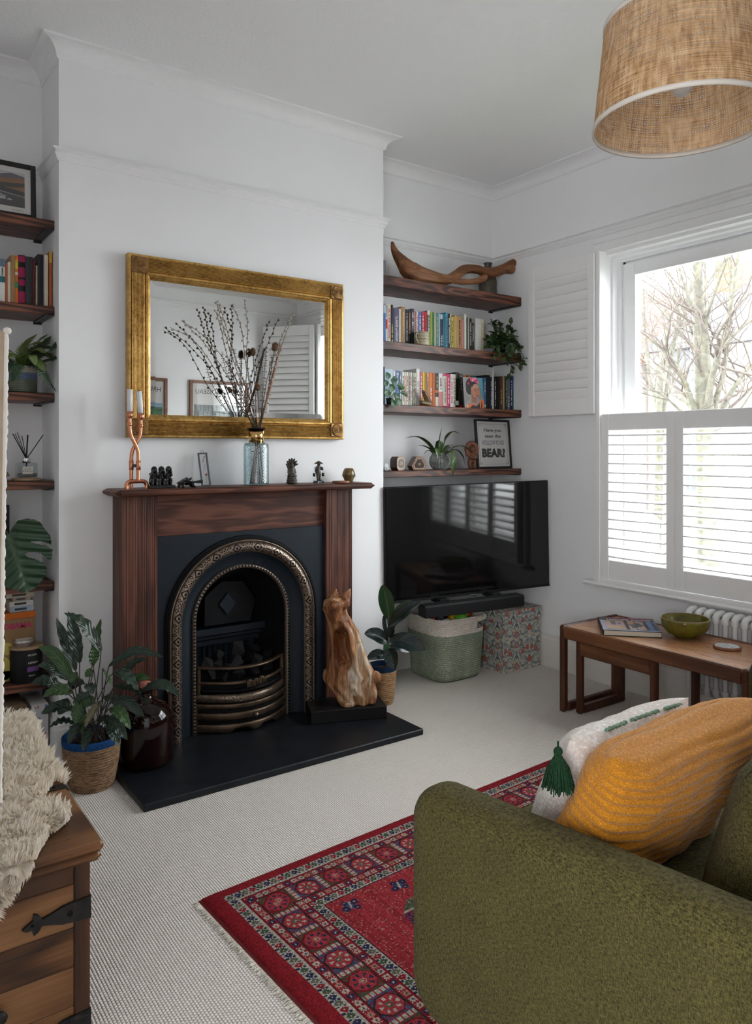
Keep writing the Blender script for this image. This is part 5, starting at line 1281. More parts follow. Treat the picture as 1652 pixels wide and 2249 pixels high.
# ------------------------------------------------------------------ ornaments by the shelves
# driftwood
def drift(path, rad, n, seg=14, seed=1, amp=.22):
    P_ = smooth_path(path, n); R__ = [interp(rad, k / (n - 1)) for k in range(n)]; mb = MB().tube(P_, R__, seg, True); 
    out = []
    for i, v_ in enumerate(mb.v[:n * seg]):
        k, s = divmod(i, seg); c = P_[k]; d = Vector(v_) - c; a = 2 * PI * s / seg
        f = 1 + amp * noise.noise(Vector((k * .10, math.cos(a) * 1.6 + seed, math.sin(a) * 1.6))) + amp * .5 * math.sin(a * 5 + k * .06)
        out.append(tuple(c + d * f))
    mb.v = out + mb.v[n * seg:]; mb.v[n * seg:n * seg + seg] = out[:seg]; mb.v[n * seg + seg:] = out[-seg:]
    return mb
DY = 3.70
def dp(u, v, dy=0.0): q = PY(u, v, DY + dy); return Vector((q.x, DY + dy, q.z))
o0 = dp(960, 610); m = MB()
m.join(drift([dp(861, 529), dp(866, 548), dp(880, 570, -.01), dp(900, 592, -.02), dp(925, 603, -.02), dp(955, 610, -.02), dp(985, 612, -.01), dp(1004, 603), dp(1022, 590, .01), dp(1045, 590, .0), dp(1072, 597, -.01), dp(1100, 592, -.02), dp(1125, 578, -.02), dp(1143, 556, -.02)],
    [(0, .008), (.10, .024), (.2, .052), (.27, .060), (.36, .044), (.46, .030), (.58, .031), (.7, .029), (.82, .034), (.9, .036), (.96, .022), (1, .010)], 90, 16, 1))
m.join(drift([dp(985, 613, -.02), dp(1015, 618, -.03), dp(1045, 617, -.04), dp(1060, 612, -.04), dp(1068, 605, -.04)], [(0, .020), (.4, .018), (.8, .024), (1, .017)], 30, 12, 4)); m.join(drift([dp(905, 590, .02), dp(890, 575, .03), dp(883, 562, .03)], [(0, .026), (1, .010)], 14, 10, 7)); m.join(drift([dp(1105, 592, -.01), dp(1122, 594, -.03), dp(1130, 587, -.03)], [(0, .022), (.6, .02), (1, .012)], 12, 10, 9))
for i in range(1): pass
low = min(v_[2] for v_ in m.v); m.xf(Matrix.Translation((0, 0, ZS[0] - low)) @ Matrix.Translation((0, 0, 0))); m = loc(m, (o0.x, DY, ZS[0]))
solo('driftwood', fuse(m, .006, 1), 'driftwood', 'long twisted piece of brown driftwood on the top alcove shelf', 'driftwood', (o0.x, DY, ZS[0] + .0005))
q = PY(1074, 640, 3.79); solo('stoneware_bottle', MB().lathe([(.0, .0), (.052, .0), (.056, .01), (.060, .06), (.061, .12), (.056, .155), (.038, .188), (.026, .205), (.023, .225), (.025, .245), (.030, .252), (.026, .254), (.020, .24), (.018, .2), (.0, .18)], (0, 0, 0), 28), 'stoneware', 'brown-grey stoneware bottle behind the driftwood', 'bottle', (q.x, 3.80, ZS[0] + .0003))
ob_ = thing('speaker_block', 'dark grey upright block at the chimney end of the top alcove shelf', 'speaker', (2.635, 3.74, ZS[0] + .0003)); obj('block', MB().rbox(-.034, .006, -.05, .05, 0, .155, .004), 'charcoal_block' if 'charcoal_block' in MAT else bmat('charcoal'), ob_)
ob2 = solo('bookend', MB().prism([(-.05, 0), (.05, 0), (.05, .085), (.02, .098), (-.05, .100)], 0, -.010, .010), bmat('grey'), 'small grey bookend beside the dark block on the top alcove shelf', 'bookend', (2.662, 3.70, ZS[0] + .0003))
# mug
q = PY(928, 749, 3.635); mg = thing('stoneware_mug', 'speckled cream stoneware mug in front of the books', 'mug', (q.x, 3.638, ZS[1] + .0003), .2)
obj('body', MB().lathe([(.0, .0), (.045, .0), (.047, .004), (.0465, .03), (.044, .075), (.043, .082), (.041, .082), (.042, .07), (.044, .01), (.0, .008)], (0, 0, 0), 32), 'mug_glaze', mg)
obj('handle', MB().tube(smooth_path([(-.040, -.005, .068), (-.066, -.01, .066), (-.076, -.012, .048), (-.062, -.01, .024), (-.045, -.006, .012)], 16), .0062, 8, flat=.7), 'mug_glaze', mg)
# bronze resin sculpture on the book shelf
q = PY(935, 888, 3.635); g = MB(); capsule(g, (.028, 0, .012), (-.030, 0, .018), .016, .014); capsule(g, (.02, 0, .02), (-.008, 0, .065), .017, .014); capsule(g, (-.008, 0, .065), (-.022, 0, .088), .013, .009); capsule(g, (-.022, 0, .088), (-.032, .0, .098), .006, .002); capsule(g, (.0, -.012, .05), (.022, -.014, .025), .006, .005); capsule(g, (-.014, -.012, .072), (.006, -.016, .05), .006, .005); g.ell((.036, 0, .022), (.010, .012, .016))
for k in range(10): capsule(g, (lerp(.02, -.02, k / 9), -.012, lerp(.03, .085, k / 9)), (lerp(.02, -.02, k / 9) + .008, -.016, lerp(.03, .085, k / 9) + .008), .0035, .002)
solo('resin_sculpture', fuse(g, .0024, 0), 'resin_gold', 'small gnarled bronze sculpture in front of the orange books', 'sculpture', (q.x, 3.634, ZS[2] + .003))
# inlaid boxes
def inlaid(name, poly2, d, lab, p_, rz):
    t_ = thing(name, lab, 'box', p_, rz)
    cx = sum(x for x, z in poly2) / len(poly2); cz = sum(z for x, z in poly2) / len(poly2)
    def ring(s0, s1, y0, y1, mat_, nm):
        a = [(cx + (x - cx) * s0, cz + (z - cz) * s0) for x, z in poly2]; b = [(cx + (x - cx) * s1, cz + (z - cz) * s1) for x, z in poly2]; n = len(a); mb = MB()
        vs = [(x, y0, z) for x, z in a] + [(x, y0, z) for x, z in b] + [(x, y1, z) for x, z in a] + [(x, y1, z) for x, z in b]
        mb.add(vs, [(i, (i + 1) % n, n + (i + 1) % n, n + i) for i in range(n)] + [(2 * n + i, 3 * n + i, 3 * n + (i + 1) % n, 2 * n + (i + 1) % n) for i in range(n)] + [(i, 2 * n + i, 2 * n + (i + 1) % n, (i + 1) % n) for i in range(n)] + [(n + i, n + (i + 1) % n, 3 * n + (i + 1) % n, 3 * n + i) for i in range(n)])
        obj(nm, mb, mat_, t_)
    obj('body', MB().prism(poly2, 1, .0, d), 'inlay_dark', t_)
    obj('lid', MB().prism([(cx + (x - cx) * .985, cz + (z - cz) * .985) for x, z in poly2], 1, -.010, -.0012), 'inlay_dark', t_)
    ring(.97, .84, -.0116, -.0100, 'inlay_pink', 'inlay_border'); ring(.84, .78, -.0113, -.0100, 'inlay_dark', 'inlay_border'); ring(.78, .66, -.0116, -.0100, 'inlay_bone', 'inlay_border')
    m = MB(); R0 = min(abs(z - cz) for x, z in poly2) * .60
    for k in range(8):
        a = 2 * PI * k / 8; b = a + PI / 8; m.prism([(cx, cz), (cx + R0 * math.cos(a - .2), cz + R0 * math.sin(a - .2)), (cx + R0 * 1.25 * math.cos(a), cz + R0 * 1.25 * math.sin(a)), (cx + R0 * math.cos(a + .2), cz + R0 * math.sin(a + .2))], 1, -.0118, -.0100)
    obj('inlay_star', m, 'inlay_bone', t_); m = MB()
    for k in range(12): a = 2 * PI * k / 12; m.lathe([(.0, .0019), (.0024, .0018), (.0024, .0)], (0, 0, 0), 6); 
    m = MB()
    for k in range(12):
        a = 2 * PI * (k + .5) / 12; c = (cx + R0 * 1.05 * math.cos(a), cz + R0 * 1.05 * math.sin(a)); s = .0022; m.prism([(c[0] - s, c[1]), (c[0], c[1] - s), (c[0] + s, c[1]), (c[0], c[1] + s)], 1, -.0122, -.0100)
    obj('inlay_dots', m, 'inlay_pink', t_)
plain('inlay_dark', (.035, .016, .010), .3, var=.2, vs=60)
def inlay(name, a, b):
    t = NT(name, .3, 0, .5); v = t.voro(t.co(), 330, 'F1', 'Color'); x, y, z = t.sep(v); t.base(t.ramp(x, [(.35, a), (.5, b), (.62, (.03, .015, .01)), (.72, a)]))
inlay('inlay_pink', (.42, .20, .13), (.30, .12, .07)); inlay('inlay_bone', (.52, .42, .30), (.30, .20, .10))
q = PY(877, 1032, 3.65); a_ = .036; oc = [(-.020, 0), (.020, 0), (.034, .018), (.034, .066), (.020, .084), (-.020, .084), (-.034, .066), (-.034, .018)]
inlaid('inlaid_box', oc, .05, 'octagonal wooden box inlaid with bone and pink mosaic', (q.x + .008, 3.655, ZS[3] + .0004), .08)
q = PY(922, 1031, 3.65); tr_ = [(-.040, 0), (.040, 0), (.055, .026), (.020, .084), (-.020, .084), (-.055, .026)]
inlaid('inlaid_box', tr_, .05, 'six-sided tapering wooden box inlaid with star mosaic beside the potted plant', (q.x, 3.66, ZS[3] + .0004), -.22)
q = PY(846, 1035, 3.66); g = MB(); 
m = MB(); pr = [(.0, .0), (.018, .0), (.024, .006), (.028, .022), (.020, .044), (.008, .052), (.0, .050)]; m.lathe(pr, (0, 0, 0), 9, False)
solo('crystal_apple', m, 'crystal', 'small faceted grey glass apple at the chimney end of the ornament shelf', 'ornament', (q.x, 3.665, ZS[3] + .0003))
# dragon plant in a ribbed pot
q = PY(966, 1030, 3.70); dpx = thing('potted_dracaena', 'striped dracaena in a round grey ribbed pot', 'plant', (q.x, 3.70, ZS[3] + .0003)); DO = Vector((q.x, 3.70, ZS[3] + .0003))
def rib(t_, s):
    a = 2 * PI * t_; z = .105 * s; r = interp([(0, .040), (.15, .055), (.45, .067), (.7, .064), (.9, .050), (1, .046)], s); r += .0022 * math.sin(26 * a) * min(1, 4 * s) * min(1, 4 * (1 - s)); return (r * math.cos(a), r * math.sin(a), z)
m = MB().grid(rib, 104, 16, True, True); m.lathe([(.046, .105), (.042, .105), (.042, .09), (.0, .09)], (0, 0, 0), 30); m.lathe([(.0, .0), (.040, .0)], (0, 0, 0), 30); obj('pot', m, 'ribbed_pot', dpx); obj('soil', MB().lathe([(.0, .094), (.042, .092)], (0, 0, 0), 20), 'soil', dpx)
def blade(path, w, n=14, fold=.25, nrm=None, wf=None, wave=0.0, waves=8, nu=4, thick=True):
    """a leaf along a path: width profile wf(t), folded a little along the midrib"""
    P_ = smooth_path(path, n + 1); mb = MB(); vs = []; uvs = []; fs = []
    up0 = Vector(nrm) if nrm else None
    for k in range(n + 1):
        t_ = k / n; T = (P_[min(k + 1, n)] - P_[max(k - 1, 0)]).normalized()
        if up0 is None: up_ = Vector((0, 0, 1)) - T * T.z; up_ = up_ if up_.length > .15 else T.orthogonal()
        else: up_ = up0 - T * up0.dot(T)
        up_.normalize(); S_ = T.cross(up_).normalized(); ww = w * (wf(t_) if wf else math.sin(PI * min(1, t_ * .97 + .03)) ** .8)
        for j in range(nu + 1):
            s = j / nu * 2 - 1; h_ = fold * abs(s) * ww * .5 + (wave * ww * math.sin(waves * 2 * PI * t_ - abs(s) * 1.5) * abs(s) if wave else 0)
            vs.append(P_[k] + S_ * s * ww * .5 + up_ * h_)
    for k in range(n):
        for j in range(nu):
            a = k * (nu + 1) + j; fs.append((a, a + 1, a + nu + 2, a + nu + 1)); uvs.append(((j / nu, k / n), ((j + 1) / nu, k / n), ((j + 1) / nu, (k + 1) / n), (j / nu, (k + 1) / n)))
    return mb.add(vs, fs, True, uvs)
def leaf_part(parent, O, path, w, mat, **kw):
    return obj('leaf', blade([Vector(p) - O for p in path], w, **kw), mat, parent)
strap = lambda t_: min(1, .55 + 1.2 * t_) * (1 - max(0, (t_ - .45) / .55) ** 1.8) + .01
DC = lambda u, v, y: PY(u, v, y)
for path, w, mt in (([(958, 1000, 3.70), (940, 975, 3.69), (915, 960, 3.68), (888, 963, 3.66)], .032, 'dragon_dark'), ([(958, 998, 3.71), (935, 982, 3.72), (916, 978, 3.73)], .026, 'dragon_dark'), ([(962, 1000, 3.70), (965, 975, 3.69), (971, 937, 3.68)], .036, 'dragon_dark'), ([(970, 1000, 3.70), (980, 965, 3.68), (995, 949, 3.67), (1010, 953, 3.65)], .034, 'dragon_leaf'), ([(962, 1000, 3.68), (961, 985, 3.64), (963, 1008, 3.615)], .030, 'dragon_leaf'), ([(972, 998, 3.71), (985, 980, 3.73), (998, 978, 3.74)], .026, 'dragon_leaf'), ([(978, 1000, 3.68), (1000, 982, 3.66), (1020, 982, 3.65), (1038, 998, 3.64)], .022, 'dragon_leaf'), ([(978, 1000, 3.67), (1000, 988, 3.65), (1016, 1003, 3.635), (1022, 1025, 3.625)], .022, 'dragon_dark'), ([(975, 1002, 3.66), (988, 992, 3.62), (996, 1015, 3.595), (994, 1047, 3.585)], .038, 'dragon_leaf'), ([(955, 1003, 3.71), (942, 990, 3.74), (930, 998, 3.76)], .028, 'dragon_dark'), ([(966, 1002, 3.72), (985, 985, 3.76), (1002, 980, 3.79)], .026, 'dragon_dark')):
    leaf_part(dpx, DO, [PY(*p_) for p_ in path], w * 1.35, mt, n=16, fold=.3, wf=strap)
# carved figure with a great wheel of hair
q = PY(1036, 1029, 3.70); g = MB()
for s in (-1, 1): capsule(g, (s * .015, -.004, .008), (s * .020, -.006, .04), .010, .013); capsule(g, (s * .020, -.006, .04), (s * .012, 0, .058), .013, .014); g.ell((s * .017, -.014, .006), (.011, .016, .006))
capsule(g, (0, 0, .055), (0, 0, .10), .021, .022); capsule(g, (.026, -.006, .10), (.022, -.026, .078), .010, .009); capsule(g, (.022, -.026, .078), (-.014, -.030, .088), .009, .008); capsule(g, (-.026, -.006, .10), (-.020, -.026, .074), .010, .009); capsule(g, (-.020, -.026, .074), (.016, -.030, .068), .009, .008)
g.ell((0, -.014, .128), (.021, .020, .022)); g.ell((0, -.034, .125), (.005, .006, .006)); g.ell((0, -.028, .112), (.010, .008, .005))
for k in range(22):
    a = -.5 + (PI + 1.0) * k / 21; c = (.038 * math.cos(a), .0, .130 + .038 * math.sin(a)); g.ell(c, (.015, .014, .015), 10, 7)
for s in (-1, 1): g.ell((s * .036, -.004, .100), (.011, .012, .020))
solo('carved_figure', fuse(g, .0030, 1), 'terracotta', 'reddish brown carved figure with folded arms and a rounded headdress', 'figurine', (q.x, 3.70, ZS[3] + .0008), (0, 0, -.25))
# framed print
c0 = PY(1052, 1028, 3.66); c1 = PY(1127, 1026, 3.70); w_ = .312; h_ = .385; ctr = PY(1089, 1027, 3.67)
fp = thing('framed_print', 'black framed letterpress print leaning at the end of the ornament shelf', 'picture', (ctr.x, 3.67, ZS[3] + .0005), 0.10); fp.rotation_euler = (-.09, 0, .0)
w_ = PY(1127, 1000, 3.67).x - PY(1052, 1000, 3.67).x; h_ = PY(1089, 921, 3.68).z - ZS[3]; a_ = .014; m = MB()
for x0, x1, z0, z1 in ((-w_ / 2, -w_ / 2 + a_, 0, h_), (w_ / 2 - a_, w_ / 2, 0, h_), (-w_ / 2 + a_, w_ / 2 - a_, 0, a_), (-w_ / 2 + a_, w_ / 2 - a_, h_ - a_, h_)): m.rbox(x0, x1, 0, .018, z0, z1, .0015)
obj('frame', m, 'black_metal', fp); sheet = obj('sheet', MB().box(-w_ / 2 + a_ - .002, w_ / 2 - a_ + .002, .008, .012, a_ - .002, h_ - a_ + .002), 'paper_white', fp)
def line(x0, z0, x1, z1, t_=.0012): return MB().box(min(x0, x1) - t_ / 2, max(x0, x1) + t_ / 2, .0072, .0081, min(z0, z1) - t_ / 2, max(z0, z1) + t_ / 2)
m = MB(); e = .030; xx = w_ / 2 - e; g_ = .016
for s in (-1, 1):
    m.join(line(s * xx, e + g_, s * xx, h_ - e - g_)); zz = e if s < 0 else h_ - e; m.join(line(-xx + g_, zz, xx - g_, zz))
    for z in (e, h_ - e):
        k_ = 1 if z == e else -1
        m.join(line(s * xx, z + k_ * g_, s * (xx - g_), z + k_ * g_)).join(line(s * (xx - g_), z, s * (xx - g_), z + k_ * g_)); m.join(line(s * xx, z, s * (xx - g_ * .6), z, .003)).join(line(s * xx, z, s * xx, z + k_ * g_ * .6, .003)).join(line(s * (xx - .006), z + k_ * .006, s * (xx - g_ + .001), z + k_ * .006))
obj('border_rule', m, 'ink', sheet)
def put(txt, z, width, height, mat_, bold=0.0, shear=0.0):
    me = text_mesh(txt, .05, mat_, bold=bold); co = [v_.co for v_ in me.vertices]; x0 = min(v_.x for v_ in co); x1 = max(v_.x for v_ in co); y0 = min(v_.y for v_ in co); y1 = max(v_.y for v_ in co)
    me.transform(Matrix.Translation((-(x0 + x1) / 2, -(y0 + y1) / 2, 0))); me.transform(Matrix.Diagonal((width / (x1 - x0), height / (y1 - y0), 1, 1))); me.transform(Matrix.Translation((0, .0078, z)) @ Matrix.Rotation(PI / 2, 4, 'X')); obj('lettering', me, None, sheet)
put('Have you', h_ * .775, w_ * .50, h_ * .085, 'ink', .0011); put('seen the', h_ * .665, w_ * .46, h_ * .070, 'ink', .0011); put('HOLLOW POND', h_ * .53, w_ * .63, h_ * .095, 'ink_violet', .0); put('BEAR?', h_ * .32, w_ * .68, h_ * .19, 'ink', .0028)
m = MB(); 
for x in (-.245, -.15, -.055, .055, .15): pass
obj('glass', MB().box(-w_ / 2 + a_ - .001, w_ / 2 - a_ + .001, .004, .0052, a_ - .001, h_ - a_ + .001), 'frame_glass', fp)
# trailing plants
def small_leaf(name, mat_, w, l, round_=False):
    return blade([(0, 0, 0), (0, l * .5, l * .06), (0, l, -.08 * l)], w, n=5, nu=2, fold=.25, nrm=(0, 0, 1), wf=(lambda t_: math.sqrt(max(0, 1 - (2 * t_ - 1) ** 2)) + .02) if round_ else None).mesh(name, mat_)
LM = {}
def scatter_leaf(parent, me, p, d, up, s):
    M = frame_to(p, Vector(d).cross(Vector(up)), d); o = bpy.data.objects.new('leaf', me); COL.objects.link(o); o.parent = parent; o.matrix_basis = M @ Matrix.Scale(s, 4); return o
lv = [small_leaf('leaf', 'vine_leaf', .030, .048), small_leaf('leaf', 'vine_dark', .030, .048)]
q = PY(1098, 770, 3.70); tp = thing('trailing_plant', 'bushy green trailing plant hanging over the end of the book shelf', 'plant', (q.x, 3.70, ZS[1] + .0003)); TO_ = Vector((q.x, 3.70, ZS[1] + .0003))
obj('pot', MB().lathe([(.0, .0), (.032, .0), (.042, .062), (.043, .070), (.038, .070), (.036, .06), (.0, .058)], (0, 0, 0), 24), 'black_ceramic', tp)
r2 = random.Random(21); nlf = 0
VINES = [[(1098, 752, 3.70), (1075, 742, 3.69), (1064, 748, 3.67)], [(1098, 750, 3.70), (1085, 722, 3.70), (1080, 708, 3.70)], [(1098, 750, 3.70), (1098, 725, 3.68), (1096, 712, 3.68)], [(1100, 750, 3.70), (1115, 725, 3.70), (1122, 712, 3.70)], [(1102, 752, 3.70), (1122, 735, 3.67), (1136, 722, 3.66)], [(1100, 755, 3.68), (1085, 755, 3.64), (1072, 762, 3.62)], [(1100, 755, 3.68), (1095, 752, 3.62), (1092, 772, 3.59), (1090, 778, 3.585)], [(1102, 755, 3.68), (1112, 752, 3.61), (1114, 775, 3.585), (1112, 790, 3.58)], [(1104, 752, 3.68), (1124, 750, 3.63), (1138, 765, 3.59), (1147, 790, 3.58)], [(1104, 752, 3.68), (1120, 755, 3.60), (1124, 785, 3.58), (1121, 815, 3.58), (1120, 828, 3.58)], [(1104, 752, 3.67), (1130, 755, 3.61), (1140, 780, 3.585), (1143, 800, 3.58)], [(1104, 752, 3.68), (1118, 750, 3.59), (1120, 778, 3.57), (1132, 810, 3.57)], [(1098, 755, 3.68), (1080, 745, 3.66), (1066, 762, 3.62)], [(1100, 752, 3.68), (1110, 738, 3.64), (1128, 742, 3.62)], [(1100, 752, 3.70), (1092, 738, 3.66), (1082, 732, 3.63)], [(1104, 752, 3.69), (1116, 740, 3.68), (1130, 748, 3.64), (1140, 756, 3.63)]]
m = MB(); 
for vn in VINES:
    P_ = smooth_path([PY(*p_) - TO_ for p_ in vn], 12); m.tube(P_, .0013, 5)
    for k in range(1, 12):
        for j in range(2 if k % 2 else 1):
            if nlf >= 285: break
            T = (P_[k] - P_[k - 1]).normalized(); d = (T * .5 + Vector((r2.gauss(0, .7), r2.gauss(-.35, .7), r2.gauss(.1, .5)))).normalized(); up_ = Vector((r2.gauss(0, .3), -.5 + r2.gauss(0, .3), 1))
            scatter_leaf(tp, lv[0 if r2.random() < .55 else 1], P_[k], d, up_, r2.uniform(.7, 1.15)); nlf += 1
obj('vines', m, 'stem_green', tp)
hp = PY(1080, 699, 3.74) - TO_; 
m = MB().tube([(-.036, 0, .068), hp, (.036, 0, .068)], .0012, 5); obj('hanger', m, 'bracket_black', tp)
cl = [small_leaf('leaf', 'coin_leaf', .040, .045, True), small_leaf('leaf', 'coin_leaf', .034, .052, True)]
q = PY(852, 885, 3.655); cp = thing('hanging_peperomia', 'round-leaved plant trailing at the chimney end of the book shelf', 'plant', (q.x, 3.64, ZS[2] + .0003)); CO_ = Vector((q.x, 3.64, ZS[2] + .0003))
obj('pot', MB().lathe([(.0, .0), (.016, .0), (.020, .04), (.018, .04), (.016, .036), (.0, .034)], (0, 0, 0), 18), 'black_ceramic', cp)
m = MB()
for k, (u, v, y, du, dv, s) in enumerate(((851, 824, 3.62, -.2, -1, 1.0), (862, 838, 3.61, .3, -.8, 1.05), (878, 848, 3.60, .9, -.3, 1.0), (886, 864, 3.60, 1, -.5, 1.05), (851, 862, 3.585, -.6, -1, 1.15), (868, 868, 3.59, .2, -1, 1.2), (873, 880, 3.58, .2, -1, 1.2), (862, 882, 3.58, -.1, -1, 1.1), (860, 850, 3.60, -.2, -1, 1.1), (848, 840, 3.61, -.4, -.6, .9), (868, 832, 3.62, .6, .2, .8), (882, 852, 3.60, .9, .2, .8))):
    p_ = PY(u, v, y) - CO_; d = Vector((du, -.25, dv)); scatter_leaf(cp, cl[k % 2], p_ - d.normalized() * .02, d, (0.1, -1, .35), s * 1.0)
    P_ = smooth_path([(0, 0, .034), (p_ * .5) + Vector((0, -.01, .03)), p_], 8); m.tube(P_, .001, 5)
obj('stems', m, 'stem_green', cp)
# ------------------------------------------------------------------ television and sound bar
tl, tr2 = Vector((2.598, 3.552)), Vector((3.742, 3.335)); tc = (tl + tr2) / 2; TWD = (tr2 - tl).length; TH = .680
tv = thing('television', 'large flat black television turned slightly in the alcove', 'television', (tc.x, tc.y, .853), math.atan2(tr2.y - tl.y, tr2.x - tl.x)); tv.rotation_euler = (0, -.019, math.atan2(tr2.y - tl.y, tr2.x - tl.x))
obj('housing', MB().rbox(-TWD / 2, TWD / 2, .002, .030, -TH / 2, TH / 2, .003).rbox(-.35, .35, .030, .060, -.25, .15, .01), 'tv_plastic', tv)
obj('screen', MB().box(-TWD / 2 + .006, TWD / 2 - .006, -.0005, .0022, -TH / 2 + .016, TH / 2 - .006), 'tv_screen', tv)
obj('bottom_trim', MB().rbox(-TWD / 2 + .002, TWD / 2 - .002, -.003, .004, -TH / 2 + .001, -TH / 2 + .015, .001), 'soundbar', tv)
obj('badge', MB().rbox(-.028, .028, -.007, .004, -TH / 2 - .006, -TH / 2 + .003, .002), 'chrome', tv)
d_ = (tr2 - tl).normalized(); nb = Vector((-d_.y, d_.x)); 
obj('wall_arm', MB().rbox(-.05, .05, .055, .40, -.06, .06, .004), 'black_metal', tv)
sb0 = PY(925, 1340, 3.40); sb1 = PY(1145, 1318, 3.26); sc_ = (sb0 + sb1) / 2
sbl = (Vector((sb1.x, 3.26)) - Vector((sb0.x, 3.40))).length
sb = thing('sound_bar', 'slim black sound bar under the television', 'speaker', ((sb0.x + sb1.x) / 2, 3.33, sc_.z - .037), math.atan2(3.26 - 3.40, sb1.x - sb0.x)); sb.rotation_euler = (0, -.025, math.atan2(3.26 - 3.40, sb1.x - sb0.x))
obj('body', MB().rbox(-sbl / 2, sbl / 2, -.045, .045, 0, .072, .010), 'soundbar', sb)
for x in (-.16, .20): obj('mount', MB().rbox(x - .03, x + .03, .046, .17, .050, .078, .003), 'tv_plastic', sb)
# ------------------------------------------------------------------ left alcove
LY = 3.655
ZL = [2.440, 2.050, 1.657, 1.260, .803, .362]
LABL = ['thick dark pine shelf under the framed hill landscape', 'dark pine shelf carrying the art books', 'dark pine shelf under the potted fern', 'dark pine shelf under the reed diffuser', 'dark pine shelf behind the split-leaved plant', 'lowest dark pine shelf under the black candle jar']
for z, l_ in zip(ZL, LABL): shelf(z, XL, XC1, LY, YBL, l_, .038, bx=(XC1 - .022,))
# framed landscape
fw = .47; fxr = PY(80, 440, 3.70).x
lf = thing('framed_landscape', 'black framed landscape of brown hills on the top shelf', 'picture', (fxr - fw / 2, 3.70, ZL[0] + .0005)); lf.rotation_euler = (-.06, 0, 0)
fh = PY(80, 363, 3.70).z - ZL[0]; a_ = .021; m = MB()
for x0, x1, z0, z1 in ((-fw / 2, -fw / 2 + a_, 0, fh), (fw / 2 - a_, fw / 2, 0, fh), (-fw / 2 + a_, fw / 2 - a_, 0, a_), (-fw / 2 + a_, fw / 2 - a_, fh - a_, fh)): m.rbox(x0, x1, 0, .02, z0, z1, .0015)
obj('frame', m, 'black_metal', lf); obj('mount_board', MB().box(-fw / 2 + a_ - .002, fw / 2 - a_ + .002, .009, .012, a_ - .002, fh - a_ + .002), 'paper_white', lf)
nx_, ny_ = 180, 120; X, Y = np.meshgrid((np.arange(nx_) + .5) / nx_, (np.arange(ny_) + .5) / ny_); A = np.zeros((ny_, nx_, 3)); A[:] = (.055, .055, .06); RS = np.random.RandomState(4); N_ = RS.rand(ny_, nx_)
def poly(pts, c, v_=.35): k = inpoly(X, Y, pts); A[k] = np.array(c) * (1 - v_ + 2 * v_ * N_[k])[:, None]
poly([(0, .84), (1, .84), (1, 1), (0, 1)], (.55, .54, .56), .05); poly([(0, .62), (0, .95), (.25, .86), (.45, .97), (.7, .87), (.85, .96), (1, .9), (1, .62)], (.12, .11, .13)); poly([(0, .45), (0, .70), (.3, .74), (.6, .66), (.8, .80), (1, .84), (1, .4)], (.26, .12, .045)); poly([(.5, .45), (.65, .62), (1, .72), (1, .60), (.75, .52)], (.05, .05, .04)); poly([(0, .42), (0, .52), (.5, .50), (.7, .55), (1, .46), (1, .36)], (.035, .037, .035))
poly([(.0, .50), (.5, .49), (1, .32), (1, .30), (.5, .46), (0, .47)], (.36, .38, .42)); poly([(.1, .25), (.55, .45), (.82, .27), (.78, .22), (.2, .23)], (.10, .10, .12)); poly([(.1, .25), (.78, .26), (.80, .18), (.1, .17)], (.50, .46, .45), .1); poly([(.5, .46), (.52, .46), (.80, .27), (.78, .26)], (.6, .6, .6), .05); poly([(.8, .17), (.86, .18), (.86, .20), (.82, .23)], (.5, .5, .5))
pw_, ph_ = fw - 2 * a_ - .05, fh - 2 * a_ - .05
o = obj('landscape', painted('landscape', pw_, ph_, A), None, lf, (-pw_ / 2, .0086, a_ + .028)); 
o = obj('signature', text_mesh('Sample', .010, 'ink') if False else MB().tube([(x, .0085, a_ + .014 + .003 * math.sin(x * 900)) for x in np.linspace(fw / 2 - a_ - .08, fw / 2 - a_ - .03, 30)], .0005, 4).mesh('signature', 'ink'), None, lf)
obj('glass', MB().box(-fw / 2 + a_, fw / 2 - a_, .005, .006, a_, fh - a_), 'frame_glass', lf)
# art books
def Z6(x): return x / 12.49
def V6(y): return 540 + y / 12.49
plain('page_stitch', (.60, .55, .48), .8, var=.06)
RL = [(-16, -2, V6(350), 'steel', {}), (-1, Z6(140), V6(360), 'white', dict(bands=((.82, 1., 'steel'), (.46, .6, 'teal')), marks=(TD, .62, .8, 1))), (Z6(142), Z6(208), V6(490), 'rust', {}), (Z6(210), Z6(288), V6(440), 'cream', {}), (Z6(290), Z6(415), V6(262), 'kraft', {}), (Z6(417), Z6(500), V6(270), 'orange', dict(bands=((.72, .86, 'yellow'), (.60, .66, 'cream'), (.33, .46, 'green'), (.86, .93, 'amber')))), (Z6(502), Z6(690), V6(255), 'black', dict(hard=True, bands=((.55, .75, 'magenta'), (.38, .50, 'magenta'), (.03, .26, 'magenta'), (.86, .98, 'magenta')), say=' with magenta flowers')), (Z6(696), Z6(905), V6(300), 'charcoal', dict(hard=True)), (Z6(908), Z6(960), V6(360), 'darkred', {}), (Z6(982), Z6(1032), V6(540), 'beige', {}), (Z6(1036), Z6(1182), V6(235), 'black', {}), (Z6(1186), Z6(1212), V6(320), 'lilac', {}), (Z6(1214), Z6(1322), V6(250), 'cream', dict(say=' sewn with exposed stitching', marks=(TD, .18, .19, 3))), (Z6(1345), Z6(1430), V6(165), 'rust', dict(bands=((.80, 1., 'amber'),)))]
book_row(RL, 3.685, ZL[1], 'shelf under the framed landscape', 'art books under the framed landscape', None, .17)
